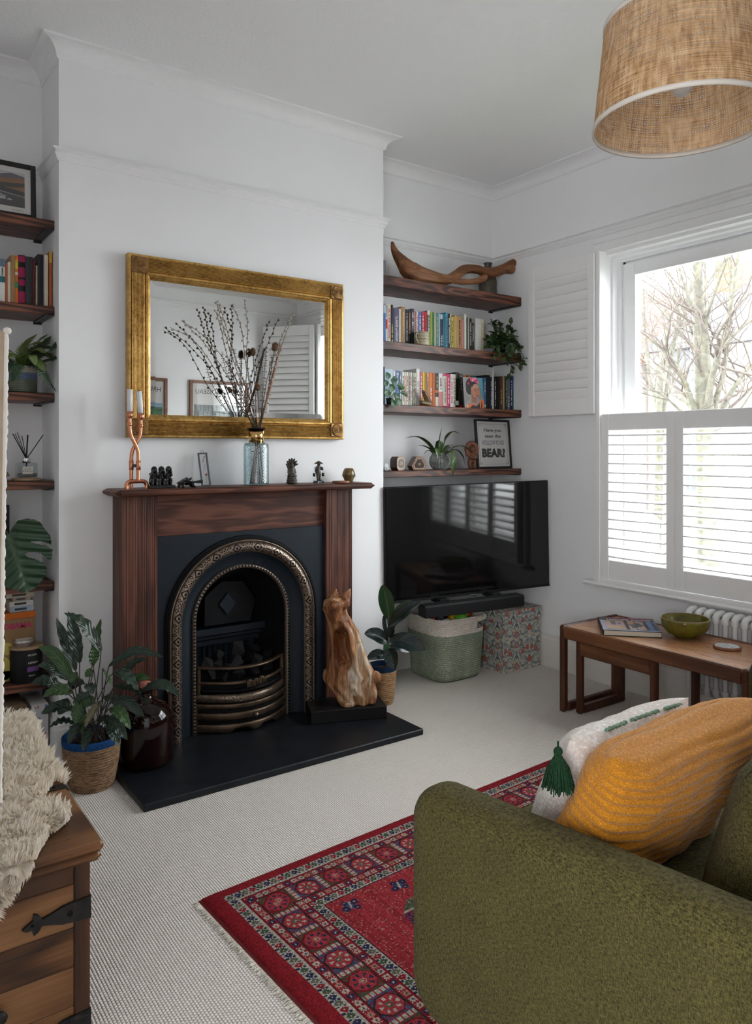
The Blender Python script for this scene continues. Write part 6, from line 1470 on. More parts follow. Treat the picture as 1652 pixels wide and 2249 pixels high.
# fern in a banded pot
q = PY(48, 860, 3.70); fn = thing('potted_fern', 'feathery green fern in a blue and olive banded pot', 'plant', (q.x, 3.725, ZL[2] + .0003)); FO = Vector((q.x, 3.725, ZL[2] + .0003))
obj('pot', MB().lathe([(.0, .0), (.066, .0), (.069, .004), (.069, .114), (.067, .118), (.063, .118), (.062, .10), (.0, .098)], (0, 0, 0), 36), 'fern_pot', fn); obj('soil', MB().lathe([(.0, .105), (.062, .102)], (0, 0, 0), 20), 'soil', fn)
def frond(path, w, mat_, n=17):
    P_ = smooth_path(path, n + 1); m = MB(); m.tube(P_, [lerp(.0014, .0004, k / n) for k in range(n + 1)], 4)
    for k in range(2, n + 1):
        t_ = k / n; T = (P_[k] - P_[k - 1]).normalized(); up_ = Vector((0, -.5, 1)); up_ = (up_ - T * up_.dot(T)).normalized(); S_ = T.cross(up_).normalized(); l_ = w * .5 * math.sin(PI * (.12 + .86 * t_)) ** .8; b = (P_[1] - P_[0]).length * .42
        for s in (-1, 1):
            c = P_[k]; e = c + S_ * s * l_ + T * l_ * .25 - up_ * l_ * .12; m.add([c - T * b, c + S_ * s * l_ * .5 - T * b * .9 + up_ * .002, e, c + S_ * s * l_ * .5 + T * b * .9, c + T * b], [(0, 1, 2, 3, 4)], False, [((.5, 0), (.2, .3), (.5, 1), (.8, .3), (.5, 0))])
    return m
for k, (pts, w, mt) in enumerate((([(50, 812, 3.72), (62, 775, 3.70), (85, 748, 3.66), (104, 735, 3.64)], .055, 'fern_light'), ([(50, 812, 3.72), (70, 770, 3.73), (95, 755, 3.70), (110, 740, 3.70)], .05, 'fern_dark'), ([(52, 815, 3.70), (85, 785, 3.67), (112, 768, 3.63), (132, 745, 3.62)], .05, 'fern_dark'), ([(54, 815, 3.70), (90, 795, 3.66), (115, 788, 3.63), (131, 780, 3.62)], .048, 'fern_dark'), ([(55, 818, 3.69), (78, 800, 3.63), (100, 828, 3.60), (122, 858, 3.60)], .05, 'fern_dark'), ([(48, 815, 3.70), (60, 785, 3.64), (72, 782, 3.61), (76, 800, 3.60)], .045, 'fern_light'), ([(46, 815, 3.72), (36, 785, 3.70), (22, 770, 3.68), (5, 768, 3.66)], .055, 'fern_light'), ([(44, 815, 3.70), (32, 800, 3.64), (22, 805, 3.62), (12, 820, 3.61)], .05, 'fern_dark'), ([(50, 812, 3.74), (80, 765, 3.77), (112, 745, 3.77), (120, 725, 3.78)], .045, 'fern_dark'), ([(46, 812, 3.74), (48, 775, 3.75), (60, 752, 3.74), (80, 735, 3.73)], .05, 'fern_light'), ([(42, 815, 3.74), (20, 790, 3.76), (0, 790, 3.76)], .05, 'fern_dark'), ([(54, 815, 3.72), (92, 778, 3.71), (112, 782, 3.68), (122, 795, 3.67)], .045, 'fern_light'), ([(48, 818, 3.68), (42, 800, 3.62), (34, 822, 3.60), (26, 838, 3.60)], .045, 'fern_dark'), ([(50, 815, 3.70), (72, 790, 3.64), (90, 800, 3.61), (98, 815, 3.60)], .05, 'fern_light'), ([(48, 812, 3.73), (56, 772, 3.70), (72, 755, 3.67), (92, 752, 3.65)], .055, 'fern_light'), ([(46, 814, 3.71), (40, 785, 3.66), (30, 778, 3.63), (20, 785, 3.62)], .05, 'fern_light'), ([(52, 814, 3.72), (84, 772, 3.69), (100, 762, 3.67), (118, 765, 3.66)], .05, 'fern_dark'), ([(50, 814, 3.70), (66, 776, 3.66), (84, 765, 3.63), (100, 775, 3.61)], .05, 'fern_light'))):
    obj('frond', frond([PY(*p_) - FO for p_ in pts], w * 1.35, mt, 22), mt, fn)
# reed diffuser
q = PY(60, 1053, 3.70); rd = thing('reed_diffuser', 'square clear glass diffuser bottle with black reeds', 'diffuser', (q.x, 3.72, ZL[3] + .0125)); RD = Vector((q.x, 3.72, ZL[3] + .0125))
obj('bottle', MB().rbox(-.042, .042, -.030, .030, .0, .068, .004), 'bottle_clear', rd); obj('liquid', MB().rbox(-.038, .038, -.026, .026, .004, .022, .003), 'diffuser_liquid', rd)
obj('collar', MB().lathe([(.016, .068), (.018, .069), (.018, .090), (.016, .092), (.012, .092), (.012, .07)], (0, 0, 0), 24), 'chrome', rd); obj('label', MB().box(-.022, .022, -.0312, -.0302, .018, .052), 'label_cream', rd)
lb = rd.children[-1]; 
for z_, s_ in ((.042, 'Sea Salt'), (.032, '& Driftwood')): obj('label_text', text_mesh(s_, .0085, 'ink', Matrix.Translation((0, -.0313, z_)) @ Matrix.Rotation(PI / 2, 4, 'X'), shear=.25, ext=.0001), None, lb)
for (u, v, y, r_) in ((28, 953, 3.70, .0020), (33, 953, 3.73, .0016), (38, 950, 3.74, .0016), (48, 957, 3.73, .0016), (61, 955, 3.71, .0032), (95, 955, 3.70, .0020)): obj('reed', MB().tube([(.002, 0, .010), (.0, 0, .085), PY(u, v, y) - RD], r_, 6), 'reed_black', rd)
solo('wooden_coaster', MB().lathe([(.0, .0), (.060, .0), (.062, .003), (.062, .009), (.060, .012), (.0, .012)], (0, 0, 0), 32), 'bamboo_lid', 'round pale wooden coaster under the reed diffuser', 'coaster', (q.x, 3.72, ZL[3] + .0003))
q = PY(8, 1050, 3.70); mu = thing('mushroom_ornament', 'small glazed mushroom ornament beside the reed diffuser', 'ornament', (q.x, 3.71, ZL[3] + .0003)); obj('stalk', MB().lathe([(.0, .0), (.014, .0), (.010, .015), (.009, .028)], (0, 0, 0), 16), 'stoneware', mu); obj('cap', MB().lathe([(.009, .024), (.024, .022), (.025, .026), (.018, .040), (.0, .046)], (0, 0, 0), 20), 'brown_glaze', mu)
# split-leaved plant: one great leaf shows
MO2 = Vector((.62, 3.77, ZL[4] + .0003)); mo = thing('monstera', 'split-leaved monstera with one large glossy leaf on the shelf', 'plant', MO2)
obj('pot', MB().lathe([(.0, .0), (.055, .0), (.068, .10), (.070, .115), (.064, .115), (.062, .1), (.0, .098)], (0, 0, 0), 28), 'terracotta', mo); obj('soil', MB().lathe([(.0, .105), (.06, .102)], (0, 0, 0), 18), 'soil', mo)
def mono_leaf():
    """outline in leaf space (x across, y down the midrib), from the picture"""
    S = 750 / 140.; P2 = lambda x, y: (x / S, 1120 + y / S)
    out = [(60, 300), (110, 270), (140, 200), (200, 120), (300, 96), (400, 105), (480, 140), (540, 230), (600, 300), (612, 420), (560, 395), (470, 370), (360, 372), (440, 395), (560, 420), (625, 470), (605, 590), (560, 585), (480, 520), (400, 500), (330, 500), (292, 520), (320, 550), (420, 575), (520, 620), (556, 690), (535, 780), (470, 860), (420, 925), (330, 972), (240, 965), (130, 935), (40, 900), (-60, 800), (-90, 650), (-60, 480), (-40, 360), (20, 310)]
    return [P2(*p_) for p_ in out]
ol = mono_leaf(); Yl = 3.60
def ldep(u, v): s = (v - 1120) / 190.; return 3.585 + .02 * abs((u - 40) / 60.) - .03 * s
base_, tip_ = PY(20, 1182, 3.6) - MO2, PY(60, 1300, 3.6) - MO2; ax_ = (tip_ - base_); al = ax_.length; ax_.normalize(); sd_ = Vector((ax_.z, 0, -ax_.x))
us = np.arange(-20, 120, 1.6); vs_ = np.arange(1134, 1306, 1.6); GU, GV = np.meshgrid(us, vs_); inside = inpoly(GU, GV, ol); gi = {}; vv = []; ff = []; uu = []; uvf = []
for j in range(len(vs_)):
    for i in range(len(us)):
        if not inside[j, i]: continue
        u, v = us[i], vs_[j]; p_ = PY(u, v, ldep(u, v)) - MO2; d = p_ - base_; c_ = d.dot(sd_); p_.y += -.12 * abs(c_) + .8 * c_ * c_ + .0035 * math.sin((d.dot(ax_) - .5 * abs(c_)) * 150) * min(1, abs(c_) * 30)
        gi[i, j] = len(vv); vv.append(p_); uu.append((.5 + c_ / .30, d.dot(ax_) / al))
for (i, j), a in gi.items():
    if all(k in gi for k in ((i + 1, j), (i, j + 1), (i + 1, j + 1))): q = (a, gi[i, j + 1], gi[i + 1, j + 1], gi[i + 1, j]); ff.append(q); uvf.append(tuple(uu[k] for k in q))
obj('leaf', MB().add(vv, ff, True, uvf), 'monstera_leaf', mo)
obj('stalk', MB().tube(smooth_path([(0, 0, .10), (-.03, -.04, .22), base_ + Vector((-.01, .02, .03)), base_], 16), .004, 7), 'stem_green', mo); obj('leaf', blade([Vector((0, 0, .1)), Vector((-.10, .05, .25)), Vector((-.22, .04, .27))], .18, n=12, fold=.2), 'monstera_leaf', mo)
obj('midrib', MB().tube([base_ + Vector((0, -.004, 0)), base_.lerp(tip_, .5) + Vector((0, -.006, 0)), tip_ + Vector((0, -.003, 0))], [.0032, .0022, .0008], 6), 'stem_green', mo)
q = PY(30, 1200, 3.86); solo('leaning_board', MB().rbox(-.17, .16, 0, .02, 0, .34, .003), 'charcoal_frame' if 'charcoal_frame' in MAT else bmat('charcoal'), 'dark leaning picture frame behind the monstera', 'picture', (.50, 3.86, ZL[4] + .0003))
# games, small books, candle jars on the lowest shelf
def flat_book(x0, x1, y0, y1, z0, z1, c, lab, pg='page_edge'):
    t_ = thing('stacked_book', lab, 'book', ((x0 + x1) / 2, y0, z0), 0, 'small books stacked on the game boxes'); w_ = x1 - x0; h_ = z1 - z0 - .0004; d = y1 - y0
    obj('cover', MB().box(-w_ / 2, w_ / 2, 0, d, 0, .0015).box(-w_ / 2, w_ / 2, 0, d, h_ - .0015, h_).box(-w_ / 2, w_ / 2, -.0008, .0015, 0, h_), bmat(c), t_); obj('page_block', MB().box(-w_ / 2 + .002, w_ / 2 - .002, .0015, d - .002, .0015, h_ - .0015), pg, t_); return t_, w_, h_
GY = 3.72; gx1 = PY(78, 1400, GY).x; zz = lambda v: PY(60, v, GY).z
zb = zz(1352); gz = ZL[5] + .0003
gb = thing('game_box', 'upright board game box with pink bubble lettering', 'game box', ((gx1 + .35) / 2, GY, gz)); gw = gx1 - .35; gh = zz(1356) - gz
obj('box', MB().rbox(-gw / 2, gw / 2, 0, .07, 0, gh, .002), bmat('kraft'), gb)
lp_ = PY(38, 1375, GY - .001); 
me = text_mesh('OBAMA', .034, 'title_pink', bold=.0012); obj('lettering', me, None, gb, (lp_.x - (gx1 + .35) / 2, -.0006, lp_.z - gz), (PI / 2, 0, 0))
m = MB(); c = PY(28, 1400, GY); 
def blob(cx, cz, rx, rz, mat_, nm): obj(nm, MB().prism([(cx + rx * math.cos(2 * PI * k / 18), cz + rz * math.sin(2 * PI * k / 18)) for k in range(18)], 1, -.0008, .0004), mat_, gb)
blob(gw / 2 - .12, gh - .13, .026, .028, 'title_yellow', 'printed_shape'); blob(gw / 2 - .14, gh - .22, .040, .060, 'title_yellow', 'printed_shape'); blob(gw / 2 - .13, .03, .08, .02, 'toy_green', 'printed_shape'); blob(gw / 2 - .155, gh - .25, .018, .014, 'title_pink', 'printed_shape')
solo('orange_game_box', MB().rbox(0, gx1 - .35, 0, .10, 0, zz(1342) - gz - gh - .0006, .001), bmat('orange'), 'flat orange box lying on the upright game box', 'game box', (.35, GY - .006, gz + gh + .0003))
zc = zz(1342) + .0006
for u0, u1, v0, v1, c, lab in ((22, 74, 1344, 1332, 'paleblue', 'pale blue paperback at the bottom of the small stack on the orange box'), (21, 73, 1332, 1320, 'white', 'white paperback second in the small stack on the orange box'), (28, 67, 1320, 1312, 'beige', 'narrow beige book third in the small stack on the orange box'), (14, 75, 1312, 1301, 'cream', 'cream book on top of the small stack on the orange box')):
    x0, x1 = PY(u0, 1300, GY).x, PY(u1, 1300, GY).x; h_ = abs(PY(u0, v1, GY).z - PY(u0, v0, GY).z); t_, w2, h2 = flat_book(x0, x1, GY, GY + .09, zc, zc + h_, c, lab); zc += h_
    obj('spine_print', MB().box(-w2 * .3, w2 * .2, -.0012, -.0006, h2 * .3, h2 * .7), 'title_dark', t_)
q = PY(2, 1330, GY); 
q = PY(60, 1478, 3.68); kz = ZL[5] + .0003; cj = thing('candle_jar', 'large matt black candle jar with a wooden lid and purple label', 'candle', (PY(58, 1470, 3.70).x, 3.705, kz)); jr = .067; jh = PY(58, 1418, 3.70).z - kz
obj('jar', MB().lathe([(.0, .0), (jr - .003, .0), (jr, .004), (jr, jh - .010), (jr - .002, jh - .008), (.0, jh - .008)], (0, 0, 0), 40), 'black_ceramic', cj); obj('lid', MB().lathe([(.0, jh - .008), (jr + .003, jh - .008), (jr + .004, jh - .006), (jr + .004, jh + .001), (jr + .002, jh + .003), (.0, jh + .003)], (0, 0, 0), 40), 'bamboo_lid', cj)
def wrap_text(s, z, size, mat_, a0, par, r_):
    me = text_mesh(s, size, mat_, ext=.0002)
    for v_ in me.vertices: a = a0 + v_.co.x / r_; h2 = v_.co.y; zz_ = v_.co.z; v_.co = ((r_ + .0005 + zz_) * math.sin(a), -(r_ + .0005 + zz_) * math.cos(a), z + h2)
    obj('label_text', me, None, par)
a0 = .12
wrap_text('PECKSNIFFS' if False else 'PECKSN', jh * .80, .011, 'title_white', a0 + .10, cj, jr); wrap_text('REMEDY', jh * .58, .012, 'title_white', a0 + .14, cj, jr); wrap_text('MADE IN', jh * .22, .007, 'title_white', a0 + .05, cj, jr)
m = MB().lathe([(jr + .0004, jh * .33), (jr + .0004, jh * .47)], (0, 0, 0), 12, True, -PI / 2 + a0 - .24, -PI / 2 + a0 + .55); obj('label_band', m, 'label_purple', cj)
tn = thing('candle_tin', 'small silver candle tin standing on the black candle jar', 'tin', (PY(52, 1400, 3.70).x, 3.70, kz + jh + .0032)); obj('tin', MB().lathe([(.0, .0), (.040, .0), (.041, .002), (.041, .014), (.0425, .015), (.0425, .027), (.041, .028), (.0, .028)], (0, 0, 0), 32), 'tin', tn); obj('lid_print', MB().lathe([(.0, .0286), (.036, .0284)], (0, 0, 0), 24), 'label_cream', tn)
# patterned file box on the floor under the shelves
fb0 = PZ(112, 1640, 0); fx_ = XC1 - .03
nx_, ny_ = 50, 60; A = np.zeros((ny_, nx_, 3)); A[:] = (.60, .59, .60); X, Y = np.meshgrid((np.arange(nx_) + .5) / nx_ * .2, (np.arange(ny_) + .5) / ny_ * .26); r2 = random.Random(2)
for k in range(34): A[((X - r2.uniform(0, .2)) ** 2 + (Y - r2.uniform(0, .26)) ** 2) < r2.uniform(.004, .008) ** 2] = r2.choice([(.40, .10, .14), (.10, .12, .28), (.45, .2, .2), (.16, .22, .36)])
fbx = thing('patterned_box', 'white card box with small flower print under the lowest shelf', 'box', (fx_ - .035, 3.64, 0)); obj('box', MB().rbox(-.035, .035, .001, .20, 0, .26, .002), 'paper_white', fbx); obj('flower_print', painted('flower_print', .07, .26, A[:, :18], 'box_paper'), None, fbx, (-.035, .0004, 0))
dc = thing('storage_crate', 'dark woven crate on the floor beside the patterned box', 'crate', (fx_ - .24, 3.62, 0)); obj('crate', MB().rbox(-.15, .15, 0, .24, 0, .28, .01), 'dark_straw', dc); obj('band', MB().rbox(-.152, .152, -.003, .0, .10, .14, .001), 'stem_dark', dc)
# ------------------------------------------------------------------ plants and things by the hearth
q = PZ(197, 1722, 0); CAL = Vector((.872, 3.268, 0)); ca = thing('potted_calathea', 'calathea with wavy dark leaves in a woven seagrass basket', 'plant', CAL)
def ridged(prof, rows, amp, seg=48, c=(0, 0, 0), n=None):
    z0, z1 = prof[0][0], prof[-1][0]; n = n or rows * 6; pr = []
    for k in range(n + 1):
        z = lerp(z0, z1, k / n); pr.append((interp(prof, z) + amp * abs(math.sin(PI * rows * k / n)), z))
    return MB().lathe(pr, c, seg)
obj('basket', ridged([(.0, .083), (.03, .092), (.12, .108), (.185, .113)], 17, .0035).lathe([(.0, .001), (.083, .001)], (0, 0, 0), 40), 'seagrass', ca)
obj('rim', MB().lathe([(.114, .183), (.118, .19), (.118, .212), (.114, .216), (.108, .212), (.106, .18)], (0, 0, 0), 48), 'blue_trim', ca); obj('soil', MB().lathe([(.0, .180), (.107, .176)], (0, 0, 0), 24), 'soil', ca)
cw = lambda t_: math.sin(PI * min(1, .04 + .96 * t_)) ** .75 * (1.06 - .25 * t_)
r2 = random.Random(6)
CL_ = [((175, 1455), (150, 1342), 0, -.02, .062, 0), ((166, 1472), (123, 1357), -.02, -.03, .055, 0), ((222, 1430), (140, 1346), -.03, -.06, .066, 0), ((205, 1462), (222, 1358), .03, .03, .052, 1), ((203, 1460), (210, 1415), 0, 0, .05, 1), ((160, 1490), (84, 1420), -.03, -.04, .062, 1), ((150, 1492), (82, 1462), -.02, -.08, .062, 0), ((135, 1512), (68, 1500), .0, -.05, .06, 0), ((160, 1520), (94, 1530), -.05, -.08, .06, 1), ((240, 1462), (360, 1443), -.02, -.10, .045, 0), ((262, 1490), (324, 1447), .0, .0, .045, 0), ((250, 1475), (305, 1520), -.04, -.08, .062, 0), ((275, 1510), (330, 1490), .0, -.02, .05, 1), ((330, 1505), (395, 1528), -.05, -.08, .05, 0), ((250, 1510), (335, 1560), -.08, -.12, .075, 0), ((310, 1520), (372, 1512), -.02, -.02, .055, 0), ((245, 1540), (318, 1575), -.06, -.10, .06, 0), ((242, 1555), (287, 1602), -.10, -.14, .058, 1), ((230, 1580), (280, 1625), -.10, -.14, .060, 0), ((235, 1600), (262, 1640), -.12, -.15, .05, 0), ((220, 1540), (186, 1598), -.12, -.16, .055, 2), ((200, 1530), (160, 1545), -.10, -.12, .05, 0), ((175, 1540), (165, 1590), -.12, -.15, .055, 1), ((178, 1590), (150, 1635), -.12, -.16, .058, 0), ((200, 1600), (182, 1650), -.12, -.16, .056, 0), ((185, 1560), (182, 1615), -.10, -.12, .05, 1), ((160, 1560), (90, 1567), -.02, -.05, .06, 0), ((165, 1590), (108, 1597), -.02, -.06, .058, 0), ((210, 1535), (172, 1560), -.04, -.06, .05, 1), ((190, 1505), (205, 1525), -.03, -.06, .05, 0), ((170, 1480), (155, 1500), -.06, -.08, .045, 1), ((205, 1475), (187, 1487), -.05, -.06, .04, 1), ((225, 1470), (248, 1510), .0, .02, .04, 1), ((150, 1535), (128, 1570), .04, .03, .06, 0), ((230, 1530), (262, 1560), .02, .0, .06, 0), ((215, 1580), (245, 1600), -.02, -.04, .06, 0), ((185, 1500), (140, 1520), .04, .02, .06, 0)]
D0 = DEP(CAL)
m = MB()
for k, (b, tp_, d0, d1, w, c) in enumerate(CL_):
    B = PD(b[0], b[1], D0 + d0) - CAL; T_ = PD(tp_[0], tp_[1], D0 + d1) - CAL; mid = (B + T_) / 2 + Vector((0, 0, (T_ - B).length * (.16 if abs(T_.z - B.z) < (T_ - B).length * .8 else .02)))
    camd = (Vector((0, 0, CAMH)) - (CAL + mid)).normalized(); nr_ = (camd * .75 + Vector((r2.gauss(0, .35), r2.gauss(0, .35), .55 + r2.gauss(0, .3)))).normalized()
    obj('leaf', blade([B, mid, T_], w * .92, n=20, nu=6, fold=.28, nrm=nr_, wf=cw, wave=.10, waves=5.5), ('calathea_leaf', 'calathea_bright', 'calathea_pale')[c], ca)
    rt = Vector((r2.uniform(-.05, .05), r2.uniform(-.05, .05), .18)); m.tube(smooth_path([rt, rt.lerp(B, .5) + Vector((0, 0, .03)), B, B.lerp(mid, .3)], 10), .0022, 5)
obj('stalks', m, 'stem_dark', ca)
# amber demijohn
JX = Vector((1.108, 3.30, HZ + .0004)); jr_ = .118
dj = thing('demijohn', 'big dark amber glass demijohn standing on the hearth corner', 'jar', JX)
obj('body', MB().lathe([(.0, .004), (jr_ * .88, .002), (jr_, .016), (jr_, .185), (jr_ * .97, .212), (jr_ * .80, .246), (jr_ * .5, .272), (.034, .284), (.030, .296), (.030, .318), (.036, .320), (.037, .330), (.030, .332)], (0, 0, 0), 48), 'amber_glass', dj)
obj('handle', MB().tube(smooth_path([(.03, -.0, .312), (.07, -.01, .318), (.098, -.01, .285), (.100, -.008, .235)], 16), .010, 10, flat=.7), 'amber_glass', dj)
obj('cap', MB().lathe([(.0, .352), (.020, .352), (.022, .350), (.022, .332), (.028, .330), (.0, .330)], (0, 0, 0), 20), 'coral_cap', dj)
# carved root on a black plinth
pa_, pb_ = PZ(683, 1592, HZ), PZ(850, 1577, HZ); ra = math.atan2(pb_.y - pa_.y, pb_.x - pa_.x); L_ = (pb_ - pa_).length
FXO = Vector((pa_.x, pa_.y, HZ + .0004)); fo = thing('root_sculpture', 'tall carved root wood sculpture like a seated fox on a black plinth', 'sculpture', FXO, ra)
Dp = .205; obj('plinth', MB().rbox(0, L_, 0, Dp, 0, .062, .003), 'plinth_black' if 'plinth_black' in MAT else 'black_ceramic', fo)
Fc = Matrix.Rotation(-ra, 4, 'Z')
def fz(x, y, dd=0.0):
    """zoomed pixel to a point in the plinth's frame, on a plane through its middle"""
    u, v = 690 + x / 7.03, 1280 + y / 7.03; mid = (pa_ + pb_) / 2 + Vector((-math.sin(ra), math.cos(ra), 0)) * Dp * (.5 + dd)
    nrm = Vector((math.sin(YAW), math.cos(YAW), 0)); r = ray(u, v); t_ = (mid - Vector((0, 0, CAMH))).dot(nrm) / r.dot(nrm); return Fc @ (Vector((0, 0, CAMH)) + r * t_ - FXO)
OUT = [(200, 190, 470), (250, 160, 520), (300, 140, 530), (400, 130, 500), (480, 165, 520), (600, 205, 600), (750, 215, 690), (900, 240, 740), (1050, 235, 790), (1200, 210, 840), (1350, 185, 920), (1450, 150, 968), (1540, 165, 935), (1650, 262, 930), (1750, 320, 940), (1850, 370, 935)]
rings, seg_ = 110, 56; vs = []
camr = Fc.to_3x3() @ Vector((math.cos(YAW), -math.sin(YAW), 0)); camf = Fc.to_3x3() @ Vector((math.sin(YAW), math.cos(YAW), 0))
for i in range(rings + 1):
    y = lerp(195, 1865, i / rings); xl = interp([(a, b) for a, b, c in OUT], y); xr = interp([(a, c) for a, b, c in OUT], y)
    A_, B_ = fz(xl, y), fz(xr, y); C_ = (A_ + B_) / 2; hw = (B_ - A_).length / 2; dp_ = min(hw * .75, .058) if y > 560 else hw * .8
    if i < 5: k_ = math.sqrt((i + .4) / 5.4); hw *= k_; dp_ *= k_
    for s in range(seg_):
        a = 2 * PI * s / seg_; ca_, sa_ = math.cos(a), math.sin(a)
        nz = noise.noise(Vector((ca_ * 2.6, sa_ * 2.6, i * .022))) * .24 + .16 * math.sin(a * 9 + noise.noise(Vector((0, 0, i * .05))) * 4) * (1 if y > 560 else .25) + noise.noise(Vector((ca_ * 7, sa_ * 7, i * .06))) * .07
        f_ = 1 + nz * (.5 if abs(ca_) > .93 else 1.0)
        p_ = C_ + camr * (ca_ * hw * (1 + nz * .08)) + camf * (sa_ * dp_ * f_)
        xx = xl + (xr - xl) * (ca_ + 1) / 2                       # the hollow in the chest
        if sa_ < 0:
            h1 = math.exp(-((xx - 440 - (y - 950) * .10) / 95) ** 4) * math.exp(-((y - 970) / 250) ** 4); h2 = math.exp(-((xx - 560) / 50) ** 2) * math.exp(-((y - 1200) / 130) ** 4) * .7; p_ += camf * (h1 * .078 + h2 * .05)
            br = math.exp(-((xx - 300) / 150) ** 2) * math.exp(-((y - 330) / 120) ** 2); p_ -= camf * br * .03
            dr = math.exp(-((xx - 700) / 20) ** 2) * (1 if y > 900 else 0) + math.exp(-((xx - 630) / 16) ** 2) * (1 if y > 1250 else 0); p_ += camf * dr * .014
        vs.append(p_)
m = MB().add(vs, [((i + 1) * seg_ + s, (i + 1) * seg_ + (s + 1) % seg_, i * seg_ + (s + 1) % seg_, i * seg_ + s) for i in range(rings) for s in range(seg_)], True)
m.add(vs[:seg_], [tuple(range(seg_))]); m.add(vs[-seg_:], [tuple(range(seg_ - 1, -1, -1))])
def horn(pts, rad, dd=0.0): m.tube(smooth_path([fz(x, y, dd) for x, y in pts], 10), [interp(rad, k / 9) for k in range(10)], 12)
horn([(430, 300), (500, 200), (556, 95)], [(0, .040), (.6, .022), (1, .004)]); horn([(440, 330), (500, 290), (510, 370)], [(0, .03), (1, .012)], -.1); horn([(290, 220), (320, 150), (335, 92)], [(0, .022), (1, .006)]); horn([(330, 190), (370, 150)], [(0, .014), (1, .005)]); horn([(240, 330), (300, 480), (310, 620)], [(0, .040), (.6, .028), (1, .016)], -.22); horn([(520, 1830), (520, 1900), (530, 1985)], [(0, .040), (1, .034)], -.22); horn([(880, 1560), (905, 1700), (890, 1850)], [(0, .020), (.5, .026), (1, .020)], -.15); horn([(900, 1400), (960, 1460), (880, 1560)], [(0, .02), (.5, .03), (1, .012)], -.1); horn([(200, 1350), (170, 1450), (180, 1520)], [(0, .018), (1, .008)])
me = fuse(m, .0036, 0); zmin = min(v_.co.z for v_ in me.vertices); 
for v_ in me.vertices:
    if v_.co.z < .0632: v_.co.z = .0632
me.update(); obj('carving', me, 'root_wood', fo)
# rubber plant
RP = Vector((2.468, 3.405, 0)); rp = thing('potted_rubber_plant', 'rubber plant with dark glossy leaves in a rope basket with a navy rim', 'plant', RP)
obj('basket', ridged([(.0, .056), (.04, .064), (.15, .074), (.185, .076)], 16, .003, 40).lathe([(.0, .001), (.056, .001)], (0, 0, 0), 32), 'rope_tan', rp); obj('rim', MB().lathe([(.076, .184), (.079, .19), (.079, .212), (.074, .215), (.070, .212), (.069, .185)], (0, 0, 0), 40), 'navy_trim', rp); obj('soil', MB().lathe([(.0, .190), (.07, .187)], (0, 0, 0), 20), 'soil', rp)
rw = lambda t_: math.sin(PI * min(1, .02 + .98 * t_ ** .92)) ** .62; D1 = DEP(RP); m = MB().tube([PD(848, 1478, D1) - RP, PD(853, 1420, D1) - RP, PD(854, 1375, D1) - RP, PD(853, 1345, D1) - RP], [.006, .005, .004, .003], 8); m.tube([(0, 0, .18), PD(848, 1478, D1) - RP], .006, 8); obj('stem', m, 'stem_brown', rp)
for b, tp_, d0, d1, w, c in (((856, 1360), (840, 1284), 0, -.02, .085, 1), ((855, 1375), (925, 1322), -.02, -.08, .075, 0), ((858, 1378), (905, 1318), .0, -.02, .07, 1), ((852, 1410), (800, 1392), .0, -.05, .085, 0), ((854, 1400), (847, 1345), .02, .05, .055, 0), ((856, 1405), (935, 1427), -.02, -.10, .10, 0), ((855, 1400), (868, 1372), -.01, -.03, .05, 0), ((852, 1425), (866, 1472), -.03, -.10, .080, 0), ((850, 1440), (806, 1448), .0, -.04, .065, 0), ((856, 1420), (900, 1432), .03, .04, .05, 0)):
    B = PD(b[0], b[1], D1 + d0) - RP; T_ = PD(tp_[0], tp_[1], D1 + d1) - RP; mid = (B + T_) / 2 + Vector((0, 0, .012)); camd = (Vector((0, 0, CAMH)) - (RP + mid)).normalized()
    obj('leaf', blade([B, mid, T_], w, n=18, nu=6, fold=.32, nrm=(camd * .8 + Vector((-.1, .1, .45))).normalized(), wf=rw), ('rubber_leaf', 'rubber_bright')[c], rp)
gsq = PZ(868, 1470, 0); gbn = thing('green_gift_bag', 'green printed bag standing in the alcove behind the rubber plant', 'bag', (2.70, 3.74, 0)); obj('bag', MB().prism([(-.06, 0), (.06, 0), (.055, .36), (-.055, .36)], 1, -.03, .03), bmat('mint'), gbn); obj('print', MB().box(-.045, .045, -.0315, -.030, .05, .30), bmat('green'), gbn)
# ------------------------------------------------------------------ storage basket, toys, floral box
BC = Vector((3.115, 3.625, 0)); sb_ = thing('rope_basket', 'sage green rope storage basket with a cream top and handle slot', 'basket', BC)
def sq(a, r, n=4.2): c, s = math.cos(a), math.sin(a); return r / ((abs(c) ** n + abs(s) ** n) ** (1 / n))
BH = .375; NR = 32
def brow(k0, k1, hole=False):
    mb = MB(); seg = 72; vs = []; sub = 5; fs = []
    for k in range((k1 - k0) * sub + 1):
        t_ = (k0 + k / sub) / NR; z = .004 + t_ * (BH - .006); bulge = .0042 * abs(math.sin(PI * k / sub)); r = lerp(.176, .193, min(1, t_ * 1.4)) + bulge - .012 * max(0, 1 - t_ * 18)
        for s in range(seg): a = 2 * PI * s / seg; rr_ = sq(a, r); vs.append((rr_ * math.cos(a), rr_ * math.sin(a), z))
    for k in range((k1 - k0) * sub):
        for s in range(seg):
            am = 2 * PI * (s + .5) / seg; 
            if hole and 2 * sub <= k < 6 * sub and 5.15 < am < 5.95: continue
            fs.append((k * seg + s, k * seg + (s + 1) % seg, (k + 1) * seg + (s + 1) % seg, (k + 1) * seg + s))
    return mb.add(vs, fs, True)
m = brow(0, 24); m.add([(sq(2 * PI * s / 72, .17) * math.cos(2 * PI * s / 72), sq(2 * PI * s / 72, .17) * math.sin(2 * PI * s / 72), .004) for s in range(72)], [tuple(range(72))])
obj('body', m, 'rope_sage', sb_); obj('top_band', brow(24, 32, True), 'rope_cream', sb_)
